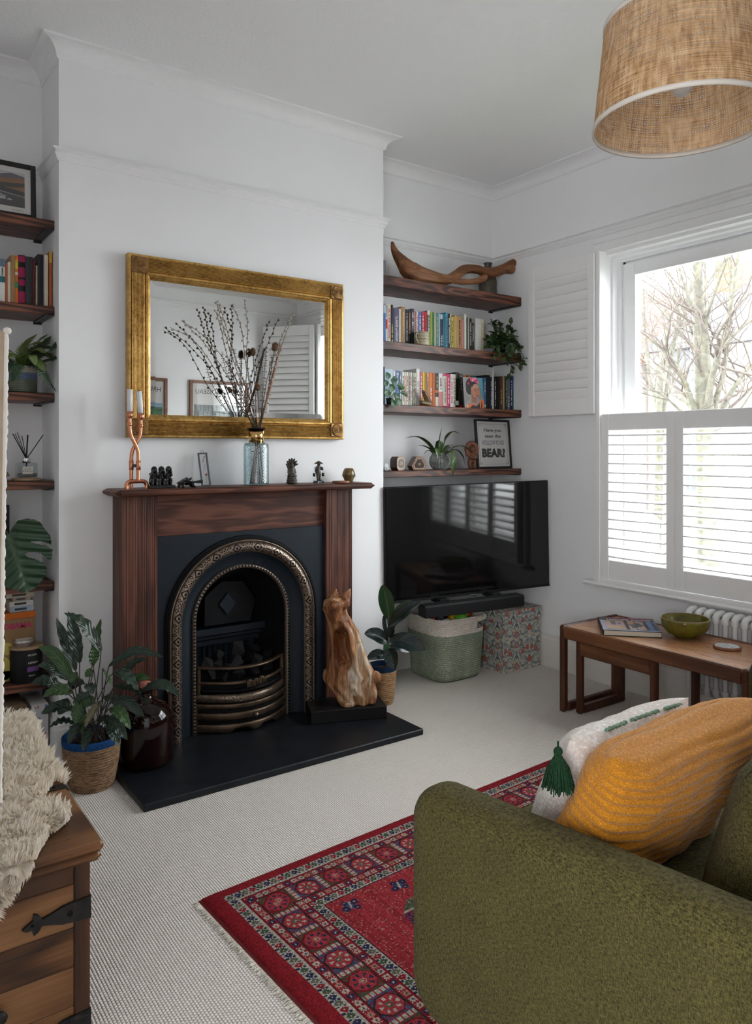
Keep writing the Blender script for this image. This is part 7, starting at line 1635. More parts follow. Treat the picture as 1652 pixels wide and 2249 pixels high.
obj('rim', MB().tube([(sq(2 * PI * s / 60, .194) * math.cos(2 * PI * s / 60), sq(2 * PI * s / 60, .194) * math.sin(2 * PI * s / 60), BH) for s in range(61)], .006, 8, False), 'rope_cream', sb_)
hp_ = [(sq(a, .200) * math.cos(a), sq(a, .200) * math.sin(a), BH - .010) for a in np.linspace(5.1, 6.0, 14)]; obj('handle', MB().tube(hp_, .013, 10), 'rope_cream', sb_); m = MB()
for k in range(12): a = lerp(5.15, 5.95, k / 11); c = Vector((sq(a, .2) * math.cos(a), sq(a, .2) * math.sin(a), BH - .010)); tg = Vector((-math.sin(a), math.cos(a), 0)); M = frame_to(c, tg, (0, 0, 1)); m.tube([M @ Vector((0, .0145 * math.cos(t_), .0145 * math.sin(t_))) for t_ in np.linspace(0, 2 * PI, 13)], .0022, 5)
obj('handle_whipping', m, 'rope_cream', sb_); a = 5.98; obj('loose_end', MB().tube(smooth_path([(sq(a, .205) * math.cos(a), sq(a, .205) * math.sin(a), BH - .01), (sq(a, .215) * math.cos(a), sq(a, .215) * math.sin(a), BH - .05), (sq(a, .212) * math.cos(a) - .01, sq(a, .212) * math.sin(a) - .01, BH - .10)], 10), .005, 7), 'rope_cream', sb_)
ZT = BH - .06
solo('toy_pile', MB().grid(lambda s, t_: ((s - .5) * .33, (t_ - .5) * .33, .02 * math.sin(s * 9) * math.sin(t_ * 8)), 12, 12), 'toy_blue', 'jumble of toys filling the rope basket', 'toys', BC + Vector((0, 0, ZT - .035)), kind='stuff')
def toy(name, lab, parts_, p_): 
    t_ = thing(name, lab, 'toy', BC + Vector(p_), 0, 'toys in the rope basket')
    for nm, g_, mt in parts_: obj(nm, g_, mt, t_)
    return t_
toy('toy_ball', 'bright green lumpy toy ball in the rope basket', [('ball', MB().ell((0, 0, .035), (.05, .045, .035), 14, 10), 'toy_green')], (.04, -.10, ZT))
bee = MB(); toy('toy_maraca', 'yellow and black striped toy maraca in the rope basket', [('head', MB().ell((0, 0, .05), (.055, .045, .045), 16, 10), 'toy_yellow'), ('stripe', MB().lathe([(.046, -.006), (.048, 0), (.046, .006)], (0, 0, 0), 20).xf(Matrix.Translation((-.012, 0, .05)) @ Matrix.Rotation(PI / 2, 4, 'Y')), 'toy_black'), ('stripe', MB().lathe([(.042, -.005), (.044, 0), (.042, .005)], (0, 0, 0), 20).xf(Matrix.Translation((.018, 0, .05)) @ Matrix.Rotation(PI / 2, 4, 'Y')), 'toy_black'), ('nose', MB().ell((.058, 0, .05), (.024, .028, .028), 12, 8), 'toy_red')], (.10, -.04, ZT))
toy('toy_horn', 'yellow toy horn sticking up in the rope basket', [('horn', MB().lathe([(.012, .0), (.014, .05), (.034, .10), (.036, .102), (.0, .06)], (0, 0, 0), 18).xf(Matrix.Rotation(.9, 4, 'X') @ Matrix.Rotation(.5, 4, 'Z')), 'toy_yellow')], (-.02, -.02, ZT))
toy('toy_plane', 'white paper plane toy at the edge of the rope basket', [('wing', MB().prism([(-.07, 0), (.06, .02), (.02, .05)], 1, -.012, .012).xf(Matrix.Rotation(.4, 4, 'Y')), 'toy_white')], (-.09, -.09, ZT + .01))
toy('toy_cup', 'white toy cup in front of the green ball', [('cup', MB().lathe([(.0, .0), (.026, .0), (.032, .045), (.029, .045), (.0, .006)], (0, 0, 0), 20), 'toy_white')], (-.03, -.14, ZT))
toy('toy_car', 'yellow and blue toy car in the rope basket', [('chassis', MB().rbox(-.07, .07, -.03, .03, .015, .045, .008), 'toy_yellow'), ('cab', MB().rbox(-.03, .03, -.026, .026, .045, .07, .008), 'toy_blue'), ('wheel', MB().lathe([(.0, -.008), (.016, -.008), (.016, .008), (.0, .008)], (0, 0, 0), 14).xf(Matrix.Translation((-.045, -.034, .016)) @ Matrix.Rotation(PI / 2, 4, 'X')), 'toy_black'), ('wheel', MB().lathe([(.0, -.008), (.016, -.008), (.016, .008), (.0, .008)], (0, 0, 0), 14).xf(Matrix.Translation((.045, -.034, .016)) @ Matrix.Rotation(PI / 2, 4, 'X')), 'toy_black')], (-.02, .06, ZT + .02))
toy('toy_stick', 'yellow toy stick lying across the toys', [('stick', MB().tube([(-.12, 0, .06), (.10, .03, .07)], .008, 8), 'toy_yellow')], (.0, .0, ZT + .02)); toy('toy_drum', 'red toy drum in the rope basket', [('drum', MB().lathe([(.0, .0), (.035, .0), (.035, .05), (.0, .05)], (0, 0, 0), 20), 'toy_red')], (-.11, .02, ZT))
# floral storage box
FX0, FX1, FY0, FY1, FH = 3.384, 3.735, 3.388, 3.735, .388; FB = Vector(((FX0 + FX1) / 2, (FY0 + FY1) / 2, 0)); fb_ = thing('storage_box', 'lidded storage box covered in scrolling tulip pattern paper', 'box', FB)
def floral(w, h, cell=.0026, seed=1, ox=0.0, oz=0.0):
    nx, ny = int(w / cell), int(h / cell); X, Y = np.meshgrid((np.arange(nx) + .5) / nx * w + ox, (np.arange(ny) + .5) / ny * h + oz); A = np.zeros((ny, nx, 3)); A[:] = (.52, .50, .44)
    RW_, RH_ = .235, .20; sx = np.abs(((X / RW_) % 1.0) - .5) * RW_; y = (Y % RH_); C = dict(bl=(.10, .17, .21), lb=(.26, .32, .37), gr=(.10, .13, .055), rd=(.42, .085, .055), pk=(.48, .20, .15), dk=(.03, .075, .06))
    def rings(cx, cz, r0, w_, c, a0=-9, a1=9):
        d = np.hypot(sx - cx, y - cz); a = np.arctan2(y - cz, sx - cx); A[(np.abs(d - r0) < w_) & (a > a0) & (a < a1)] = C[c]
    def el(cx, cz, rx, rz, c, rot=0.0):
        dx, dz = sx - cx, y - cz; u = dx * math.cos(rot) + dz * math.sin(rot); v = -dx * math.sin(rot) + dz * math.cos(rot); A[(u / rx) ** 2 + (v / rz) ** 2 < 1] = C[c]
    rs = random.Random(3)
    for k in range(70):
        cx, cz, ro = rs.uniform(0, .118), rs.uniform(0, RH_), rs.uniform(0, 3.1); el(cx, cz, .0075, .0028, rs.choice(['gr', 'gr', 'lb', 'bl', 'pk']), ro)
    for cx, cz, r0 in ((.045, .13, .026), (.085, .155, .020), (.06, .055, .028), (.10, .09, .020), (.03, .18, .018)): rings(cx, cz, r0, .0022, 'bl', -2.6, 2.6); rings(cx, cz, r0 * .55, .0020, 'bl', -1.2, 3.2); rings(cx, cz, r0 + .006, .0012, 'gr')
    for cx, cz in ((.022, .025), (.095, .035), (.105, .185), (.075, .11), (.035, .095)): el(cx, cz, .0105, .0105, 'lb'); el(cx, cz, .0055, .0055, 'bl'); el(cx, cz, .0025, .0025, 'pk')
    for cx, cz, ro in ((.052, .118, -.5), (.098, .137, .5), (.112, .06, .2)):
        el(cx, cz, .0125, .0185, 'rd', ro); el(cx - .004, cz, .0014, .014, 'pk', ro); el(cx + .004, cz, .0014, .014, 'pk', ro)
    el(.0, .165, .019, .021, 'rd'); el(.0, .165, .012, .013, 'lb'); el(.0, .03, .021, .026, 'pk'); el(.0, .03, .014, .018, 'rd'); el(.0, .028, .009, .012, 'lb'); el(.0, .105, .0045, .03, 'bl'); el(.012, .085, .004, .018, 'dk', .5); el(.014, .118, .004, .016, 'lb', -.5)
    return A
def panel(par, nm, w, h, M, ox=0.0, oz=0.0):
    me = painted(nm, w, h, floral(w, h, .0027, 1, ox, oz), 'box_paper'); me.transform(M); obj(nm, me, None, par)
bw, bd = FX1 - FX0, FY1 - FY0; e = .008
bdy = obj('body', MB().box(-bw / 2 + e, bw / 2 - e, -bd / 2 + e, bd / 2 - e, 0.001, FH - .02), bmat('cream'), fb_)
panel(bdy, 'front_paper', bw - 2 * e, FH - .06, Matrix.Translation((-bw / 2 + e, -bd / 2 + e - .0004, .001))); panel(bdy, 'side_paper', bd - 2 * e, FH - .06, Matrix.Translation((-bw / 2 + e - .0004, bd / 2 - e, .001)) @ Matrix.Rotation(-PI / 2, 4, 'Z'), .07)
lid_ = obj('lid', MB().rbox(-bw / 2, bw / 2, -bd / 2, bd / 2, FH - .062, FH, .002), bmat('cream'), fb_)
panel(lid_, 'lid_front_paper', bw, .062, Matrix.Translation((-bw / 2, -bd / 2 - .0004, FH - .062)), .03, .07); panel(lid_, 'lid_side_paper', bd, .062, Matrix.Translation((-bw / 2 - .0004, bd / 2, FH - .062)) @ Matrix.Rotation(-PI / 2, 4, 'Z'), .1, .05); panel(lid_, 'lid_top_paper', bw, bd, Matrix.Translation((-bw / 2, -bd / 2, FH + .0004)) @ Matrix.Rotation(-PI / 2, 4, 'X'), .05, .02)
# ------------------------------------------------------------------ nest of tables, with what lies on it
def rail_end(par, x0, x1, y, w, h, th, mt, side):
    """closed end frame: two legs and a floor runner"""
    for xa in (x0, x1 - w): obj('leg', MB().rbox(xa, xa + w, y - th / 2, y + th / 2, .0, h, .008), mt, par)
    obj('runner', MB().rbox(x0 + w, x1 - w, y - th / 2, y + th / 2, .0, .042, .006), mt, par)
TX0, TX1, TY0, TY1, TZ = 3.16, 3.635, 1.71, 2.748, .46
tb = thing('nest_table', 'long low teak table, the larger of the nest under the window', 'table', (3.16, 1.71, 0)); W_, D_ = TX1 - TX0, TY1 - TY0
obj('top', MB().rbox(.004, W_ - .004, .012, D_ - .012, TZ - .020, TZ - .004, .003), 'teak_top_glare', tb); obj('apron', MB().rbox(0, .024, .03, D_ - .03, TZ - .066, TZ, .006), 'teak_y', tb); obj('apron', MB().rbox(W_ - .024, W_, .03, D_ - .03, TZ - .066, TZ, .006), 'teak_y', tb)
for yy in (.0, D_ - .034): obj('end_rail', MB().rbox(.0, W_, yy, yy + .034, TZ - .060, TZ + .003, .009), 'teak_z', tb)
rail_end(tb, 0, W_, .017, .040, TZ - .05, .034, 'teak_z', 0); rail_end(tb, 0, W_, D_ - .017, .040, TZ - .05, .034, 'teak_z', 1)
SX0, SY0, SY1, SZ = 3.205, 2.19, 2.675, .385
t2 = thing('nest_table', 'smaller teak table tucked under the long one', 'table', (SX0, SY0, 0)); w2, d2 = .385, SY1 - SY0
obj('top', MB().rbox(.004, w2, .01, d2 - .01, SZ - .018, SZ - .002, .003), 'teak_top_glare', t2); obj('apron', MB().rbox(0, .022, .03, d2 - .03, SZ - .075, SZ, .006), 'teak_y', t2); obj('apron', MB().rbox(w2 - .022, w2, .03, d2 - .03, SZ - .075, SZ, .006), 'teak_y', t2)
rail_end(t2, 0, w2, .018, .038, SZ, .036, 'teak_z', 0); rail_end(t2, 0, w2, d2 - .018, .038, SZ, .036, 'teak_z', 1)
TT = TZ - .0038
# house book: lies askew, cover print seen from the window side
b0, b1, b2 = PZ(1326, 1396, TT), PZ(1455, 1402, TT), PZ(1350, 1354, TT + .03); ba = math.atan2(b1.y - b0.y, b1.x - b0.x); bw_ = (b1 - b0).length; bd_ = min(.30, (Vector((b2.x, b2.y)) - Vector((b0.x, b0.y))).length)
hb = thing('house_book', 'large hardback interiors book lying on the teak table', 'book', (b0.x, b0.y, TT + .0004), ba); hh = .030
obj('cover', MB().rbox(0, bw_, 0, bd_, 0, .003, .0008).rbox(0, bw_, 0, bd_, hh - .003, hh, .0008).rbox(-.003, .002, 0, bd_, 0, hh, .0015), bmat('black'), hb); obj('page_block', MB().box(.002, bw_ - .004, .005, bd_ - .004, .003, hh - .003), 'page_edge', hb)
nx_, ny_ = 110, 90; X, Y = np.meshgrid((np.arange(nx_) + .5) / nx_, (np.arange(ny_) + .5) / ny_); A = np.zeros((ny_, nx_, 3)); A[:] = (.02, .022, .03)
def rect(x0, x1, y0, y1, c): A[(X > x0) & (X < x1) & (Y > y0) & (Y < y1)] = c
rect(0, .07, .0, .78, (.30, .29, .42)); rect(0, 1, .0, .07, (.30, .36, .50)); rect(.07, .42, .10, .76, (.42, .28, .24)); rect(.10, .38, .12, .32, (.45, .30, .20)); rect(.18, .27, .42, .70, (.14, .13, .15)); rect(.30, .36, .45, .6, (.2, .16, .3)); rect(.48, .60, .10, .40, (.46, .34, .28)); rect(.62, .76, .10, .40, (.45, .30, .25)); rect(.48, .60, .46, .76, (.40, .20, .14)); rect(.62, .76, .46, .76, (.36, .22, .2)); rect(.52, .60, .2, .5, (.10, .10, .12)); rect(.62, .70, .3, .6, (.06, .07, .08)); rect(.82, .91, .05, .76, (.07, .15, .36)); rect(.95, 1., .05, .76, (.05, .12, .30))
me = painted('cover_print', bw_, bd_, A, 'cover_gloss'); me.transform(Matrix.Translation((0, 0, hh + .0003)) @ Matrix.Rotation(-PI / 2, 4, 'X')); co_ = obj('cover_print', me, None, hb)
for s_, y_, w_, mt in (('THE ESSENTIAL', .93, .78, 'title_pink'), ('HOUSE BOOK', .83, .80, 'title_white')):
    me = text_mesh(s_, .02, mt, bold=.0003); L0 = max(v_.co.x for v_ in me.vertices) - min(v_.co.x for v_ in me.vertices); me.transform(Matrix.Diagonal((bw_ * w_ / L0, 1.05, 1, 1))); me.transform(Matrix.Translation((bw_ * .53, bd_ * y_, hh + .0008))); obj('cover_lettering', me, None, hb)
q = PZ(1509, 1400, TT); bl = thing('glazed_bowl', 'olive green glazed bowl on the teak table', 'bowl', (q.x, q.y + .01, TT + .0004)); R0 = 51 * DEP(q) / FPX
obj('bowl', MB().lathe([(.0, .0), (R0 * .42, .0), (R0 * .46, .006), (R0 * .72, .020), (R0 * .95, .052), (R0, .082), (R0 * 1.0, .094), (R0 * .97, .097), (R0 * .94, .092), (R0 * .90, .056), (R0 * .66, .026), (R0 * .4, .014), (.0, .012)], (0, 0, 0), 56), 'bowl_glaze', bl); obj('lip', MB().lathe([(R0 * .995, .094), (R0 * .985, .0985), (R0 * .955, .097)], (0, 0, 0), 56), 'bamboo_lid', bl)
q = PZ(1597, 1424, TT); R1 = 28 * DEP(q) / FPX; cs = thing('table_coaster', 'round wood-rimmed coaster with a pale mosaic top on the teak table', 'coaster', (q.x, q.y, TT + .0004)); obj('rim', MB().lathe([(.0, .0), (R1, .0), (R1 * 1.02, .003), (R1 * 1.02, .012), (R1 * .98, .014), (R1 * .88, .013), (R1 * .88, .010)], (0, 0, 0), 40), 'coaster_wood', cs); obj('mosaic_top', MB().lathe([(.0, .0125), (R1 * .885, .0125)], (0, 0, 0), 36), 'crystal', cs)
# ------------------------------------------------------------------ column radiator under the window
rd_ = thing('column_radiator', 'white column radiator under the window', 'radiator', (3.683, 2.31, .14)); RH = .425; m = MB()
for xc in (-.042, 0, .042): m.tube([(xc, 0, .03), (xc, 0, RH - .03)], .0125, 10, False)
m2 = MB(); m2.tube(smooth_path([(-.042, 0, RH - .045), (-.041, 0, RH - .018), (-.026, 0, RH - .006), (0, 0, RH - .003), (.026, 0, RH - .006), (.041, 0, RH - .018), (.042, 0, RH - .045)], 18), .0175, 12); m2.tube(smooth_path([(-.042, 0, .045), (-.041, 0, .018), (-.026, 0, .006), (0, 0, .003), (.026, 0, .006), (.041, 0, .018), (.042, 0, .045)], 18), .0175, 12); m.join(m2)
sec = m.mesh('section', 'radiator_paint'); 
for k in range(27): obj('section', sec, None, rd_, (0, -.022 - k * .050, 0))
for zz in (.028, RH - .045): obj('header_tube', MB().tube([(0, .0, zz), (0, -27 * .05 + .006, zz)], .014, 10), 'radiator_paint', rd_)
for zz in (.028, RH - .045): obj('end_plug', MB().lathe([(.0, .012), (.010, .012), (.013, .008), (.018, .006), (.018, .0)], (0, 0, 0), 12).xf(Matrix.Translation((0, .0, zz)) @ Matrix.Rotation(-PI / 2, 4, 'X')), 'radiator_paint', rd_)
for k in (2, 24): obj('wall_bracket', MB().rbox(.02, .086, -.05 * k - .006, -.05 * k + .006, RH - .12, RH - .07, .002), 'radiator_paint', rd_)
# ------------------------------------------------------------------ rug
RC, RA, RL_, RWD = Vector((.926, 2.236, 0)), .055, 2.12, 1.28; cell = .004
nx, ny = int(RL_ / cell), int(RWD / cell); RS = np.random.RandomState(12)
X, Y = np.meshgrid((np.arange(nx) + .5) * cell, (np.arange(ny) + .5) * cell); FWD = 1.72      # Y runs from the fireplace edge towards the sofa; the rug is FWD deep, its hidden rest lies under the sofa
C = dict(r=(.30, .016, .024), r2=(.42, .045, .055), dr=(.17, .008, .014), w=(.50, .45, .38), n=(.022, .030, .085), g=(.055, .095, .05), k=(.035, .02, .025), b=(.06, .09, .19), p=(.50, .23, .19), o=(.13, .14, .10))
A = np.zeros((ny, nx, 3)); dx_ = np.minimum(X, RL_ - X); dy_ = np.minimum(Y, FWD - Y); e = np.minimum(dx_, dy_); along = np.where(dx_ < dy_, Y, X)
def setc(mask, c): A[mask] = C[c]
h1 = RS.rand(ny, nx)
setc(e >= 0, 'r'); rows = RS.rand(ny); str_ = np.cumsum(RS.randn(ny, nx) * .3, 1)
def flowers(e0, e1, per, cols):
    """a row of small five-spot flowers in a band"""
    w = e1 - e0; c = (e - (e0 + e1) / 2); a = ((along / per) % 1.0 - .5) * per; idx = (along / per).astype(int) % len(cols); inb = (e >= e0) & (e < e1); d = np.hypot(a, c)
    for k, (c1, c2) in enumerate(cols): s = inb & (idx == k); setc(s & (np.abs(a) + np.abs(c) < w * .46), c1); setc(s & (np.abs(np.abs(a) - np.abs(c)) < .0022) & (d < w * .5), c1); setc(s & (d < .0035), c2)
def guard(e0, e1):
    inb = (e >= e0) & (e < e1); setc(inb, 'w'); a = (along / .026); i = a.astype(int); f = (a % 1.0 - .5) * .026; c = e - (e0 + e1) / 2; col = ['o', 'r', 'g', 'n']
    for k, nm in enumerate(col): setc(inb & (i % 4 == k) & (np.abs(f) + np.abs(c) * .8 < .0115), nm)
    setc(inb & (np.abs(f) < .0022) & (np.abs(c) < .003), 'w'); setc(inb & (np.abs(np.abs(f) - .0115) < .0022) & (np.abs(c) > .007), 'n')
guard(.050, .082); setc((e >= .082) & (e < .087), 'w'); setc((e >= .087) & (e < .091), 'dr')
FL = [('w', 'r'), ('w', 'n'), ('p', 'g'), ('w', 'r'), ('n', 'w')]
setc((e >= .091) & (e < .235), 'r'); flowers(.092, .120, .026, FL); setc((e >= .120) & (e < .124), 'k')
# medallion squares in the main border
e0, e1 = .124, .206; w = e1 - e0; per = .108; off = .124
al2 = along - off; i = np.floor(al2 / per).astype(int); a = (al2 / per - i - .5) * per; c = e - (e0 + e1) / 2; inb = (e >= e0) & (e < e1); par = (i % 2) == 0
d = np.maximum(np.maximum(np.abs(a), np.abs(c)), (np.abs(a) + np.abs(c)) * .72)
for pp, fr, pet, cor in ((par, 'g', 'n', 'g'), (~par, 'n', 'w', 'b')):
    s = inb & pp; setc(s & (np.abs(a) < per * .44), cor); setc(s & (np.abs(a) < per * .44) & (h1 > .6), 'r'); setc(s & (np.abs(a) > per * .41) & (np.abs(a) < per * .44), fr); setc(s & (d < .0375), 'r2'); setc(s & (np.abs(d - .0375) < .0022), 'k' if pet == 'w' else 'dr')
    th = np.arctan2(c, a); setc(s & (np.abs(np.hypot(a, c) - .0235) < .0062) & (np.cos(th * 8) > .25), pet); setc(s & (np.hypot(a, c) < .011), 'o' if pet == 'w' else 'p'); setc(s & (np.hypot(a, c) < .0062) & (np.cos(th * 4) > 0), 'r'); setc(s & (np.hypot(a, c) < .003), 'w')
s = inb & (np.abs(a) > per * .44); setc(s, 'r'); setc(s & ((c / .016 % 1.0) < .6), 'w')
setc((e >= .206) & (e < .210), 'k'); flowers(.210, .236, .026, FL[::-1]); setc((e >= .236) & (e < .240), 'dr'); guard(.240, .268); setc((e >= .268) & (e < .273), 'w'); setc((e >= .273) & (e < .276), 'k')
fld = e >= .276
abrash = (RS.rand(1, nx) * .5 + np.repeat(RS.rand(1, nx // 6 + 1), 6, 1)[:, :nx] * .5); setc(fld, 'r')
A[fld] = (np.array(C['dr']) * (1 - abrash[..., None]) * .9 + np.array(C['r2']) * abrash[..., None] * 1.0 + np.array(C['r']) * .25).repeat(ny, 0).reshape(ny, nx, 3)[fld]
strk = (h1 > .93) & fld; A[strk] = C['p']
def motif(cx, cy, s_, main='n', alt='b'):
    u, v = (X - cx) / s_, (Y - cy) / s_; 
    for (ox, oy, r_) in ((0, 0, .5), (.6, -.25, .38), (-.6, .25, .38), (.35, .55, .32), (-.3, -.5, .3)): m_ = np.maximum(np.abs(u - ox), np.abs(v - oy)) + .35 * np.minimum(np.abs(u - ox), np.abs(v - oy)) < r_; setc(m_ & fld, main if (ox or oy) else alt); setc((np.hypot(u - ox, v - oy) < r_ * .25) & fld, 'p' if (ox or oy) else 'w')
    setc((np.abs(u + v * .4) < .10) & (np.abs(v) < .45) & fld, 'w')
for cx, cy in ((.335, .325), (.52, .335), (.335, .66), (.52, .70), (.76, .335), (1.0, .33), (.335, 1.0), (.76, .9), (1.25, .335), (1.5, .335)): motif(cx, cy, .036)
for cx in (.52, 1.12, 1.72):
    cy = .50; u, v = X - cx, Y - cy; oc = np.maximum(np.maximum(np.abs(u) * .9, np.abs(v)), (np.abs(u) * .9 + np.abs(v)) * .74) < .088
    setc(oc, 'g'); setc(oc & (h1 > .62), 'o'); setc(oc & (h1 > .9), 'p'); setc(oc & (np.abs(v) < .040), 'r'); setc(oc & (np.abs(np.abs(v) - .042) < .004), 'w'); setc(oc & (np.abs(v) < .036) & (np.abs(u) > .046), 'n'); setc(oc & (np.abs(v) < .036) & (np.abs(u) > .046) & (h1 > .6), 'r2'); st_ = (np.abs(u) + np.abs(v) * 1.05 < .043) | ((np.abs(u) < .03) & (np.abs(v) < .024)); setc(oc & (np.abs(np.abs(u) - .046) < .004) & (np.abs(v) < .038), 'w'); setc(st_, 'w'); setc((np.hypot(u, v) < .012), 'r'); setc((np.hypot(u, v) < .006), 'g')
A *= (.62 + .66 * RS.rand(ny, nx))[..., None]; A = A * 1.0
xs = np.arange(nx + 1) * cell; ys = np.arange(ny + 1) * cell; gx, gy = np.meshgrid(xs, ys)
ee = np.minimum(np.minimum(gx, RL_ - gx), gy); gz_ = .009 * np.clip(ee / .02, 0, 1) ** .5 + .003 + .0012 * RS.rand(ny + 1, nx + 1) + .004 * np.exp(-((gx - .045) / .02) ** 2) * np.sin(gy * 7 + .6) ** 2
co = np.stack([gx, -gy, gz_], -1).reshape(-1, 3); ii, jj = np.meshgrid(np.arange(nx), np.arange(ny)); a0 = (jj * (nx + 1) + ii).ravel(); quads = np.stack([a0 + nx + 1, a0 + nx + 2, a0 + 1, a0], -1)
rug = thing('persian_rug', 'red oriental rug with medallion border and fringed end', 'rug', RC, RA)
obj('pile', color_mesh('pile', co, quads, A.reshape(-1, 3), 'rug_pile'), None, rug); obj('backing', MB().box(.002, RL_ - .002, -RWD + .002, -.002, .0005, .0032), 'fringe', rug)
obj('kilim_end', MB().box(-.012, .003, -RWD, -.003, .0006, .0036), bmat('darkred'), rug)
m = MB(); r2 = random.Random(9)
for k in range(290):
    y = -.004 - k * (RWD / 290); ln = r2.uniform(.016, .026); bdy = r2.uniform(-.006, .006)
    m.tube(smooth_path([(-.013, y, .003), (-.013 - ln * .5, y + bdy * .4, .0045), (-.013 - ln, y + bdy, .002)], 5), [.0016, .0019, .0021, .0017, .0008], 5)
o = obj('fringe', m, 'fringe', rug); o['kind'] = 'stuff'
# ------------------------------------------------------------------ sofa
SO = Vector((1.078, 1.400, 0)); SA = .078; sf = thing('green_sofa', 'olive green fabric sofa with rounded arms', 'sofa', SO, SA)
def rrect(pts, rads, n=8):
    out = []; N = len(pts)
    for i in range(N):
        p, a, b = Vector(pts[i]), Vector(pts[i - 1]), Vector(pts[(i + 1) % N]); r = rads[i]; da, db = (a - p).normalized(), (b - p).normalized(); ang = da.angle(db); tl_ = r / math.tan(ang / 2); p0_, p1_ = p + da * tl_, p + db * tl_
        cen = p + (da + db).normalized() * (r / math.sin(ang / 2)); v0, v1 = p0_ - cen, p1_ - cen; th = v0.angle(v1); cr = v0.x * v1.y - v0.y * v1.x
        for k in range(n + 1): q = th * k / n * (1 if cr > 0 else -1); c_, s_ = math.cos(q), math.sin(q); out.append((cen.x + v0.x * c_ - v0.y * s_, cen.y + v0.x * s_ + v0.y * c_))
    return out
def pill(outline, axis, a, b, r, n=7):
    """outline extruded along an axis with rounded-over edges"""
    N = len(outline); P2 = [Vector(p) for p in outline]; area = sum(P2[i - 1].x * P2[i].y - P2[i - 1].y * P2[i].x for i in range(N)); sg = 1 if area > 0 else -1; nr = []
    for i in range(N): t_ = (P2[(i + 1) % N] - P2[i - 1]).normalized(); nr.append(Vector((t_.y, -t_.x)) * sg)
    lay = [(a + r * (1 - math.cos(PI / 2 * k / n)), r * (1 - math.sin(PI / 2 * k / n))) for k in range(n + 1)]; lay += [(a + b - h, d) for h, d in lay[::-1]]
    vs = []
    for h, d in lay:
        for p, q in zip(P2, nr): x = p - q * d; vs.append((h, x.x, x.y) if axis == 0 else (x.x, h, x.y) if axis == 1 else (x.x, x.y, h))
    mb = MB(); L2 = len(lay); mb.add(vs, [(i * N + j, i * N + (j + 1) % N, (i + 1) * N + (j + 1) % N, (i + 1) * N + j) for i in range(L2 - 1) for j in range(N)], True)
    mb.add(vs[:N], [tuple(range(N))]); mb.add(vs[-N:], [tuple(range(N - 1, -1, -1))]); return mb
arm_o = rrect([(0, .10), (0, .628), (-.93, .668), (-.93, .10)], [.10, .085, .08, .08], 10)
obj('arm', pill(arm_o, 0, 0, .125, .052), 'sofa_fabric', sf); SWD = 1.86; obj('arm', pill(arm_o, 0, SWD - .125, SWD, .052), 'sofa_fabric', sf)
obj('back', pill(rrect([(-.74, .12), (-.735, .675), (-.93, .68), (-.93, .12)], [.04, .06, .06, .04], 8), 0, .10, SWD - .10, .05), 'sofa_fabric', sf)
obj('seat_base', pill(rrect([(-.02, .10), (-.02, .33), (-.80, .33), (-.80, .10)], [.03] * 4, 5), 0, .11, SWD - .11, .02), 'sofa_fabric', sf)
def softbox(x0, x1, y0, y1, z0, z1, r, n=14, puff=0.0):
    mb = MB(); c = Vector(((x0 + x1) / 2, (y0 + y1) / 2, (z0 + z1) / 2)); h = Vector(((x1 - x0) / 2, (y1 - y0) / 2, (z1 - z0) / 2)); inn = Vector([max(1e-4, a - r) for a in h])
    for ax in range(3):
        for sg in (-1, 1):
            def fn(s, t_):
                p = Vector((0, 0, 0)); p[ax] = sg * h[ax]; b, d = (ax + 1) % 3, (ax + 2) % 3
                if sg < 0: s = 1 - s
                p[b] = (2 * s - 1) * h[b]; p[d] = (2 * t_ - 1) * h[d]; q = Vector([max(-inn[k], min(inn[k], p[k])) for k in range(3)]); e_ = p - q; p = q + e_.normalized() * r if e_.length > 1e-6 else p
                if puff: w_ = (1 - (p[b] / h[b]) ** 2) * (1 - (p[d] / h[d]) ** 2); p[ax] += sg * puff * max(0, w_)
                return c + p
            mb.grid(fn, n, n)
    return mb
for k in range(2): x0 = .13 + k * .80; obj('seat_cushion', softbox(x0, x0 + .795, -.73, .0, .33, .455, .035, 12, .012), 'sofa_fabric', sf)
for k in range(2):
    x0 = .14 + k * .79; m = softbox(-.39, .39, -.09, .09, -.19, .19, .07, 14, .03); m.xf(Matrix.Translation((x0 + .39 + (.16 if k == 0 else .05), -.66, .605)) @ Matrix.Rotation(.30, 4, 'X')); obj('back_cushion', m, 'sofa_fabric', sf)
for x in (.07, SWD - .07):
    for y in (-.08, -.85): obj('leg', MB().lathe([(.014, .012), (.022, .11)], (x, y, 0), 14).lathe([(.0, .012), (.014, .012)], (x, y, 0), 14), 'teak_z', sf)
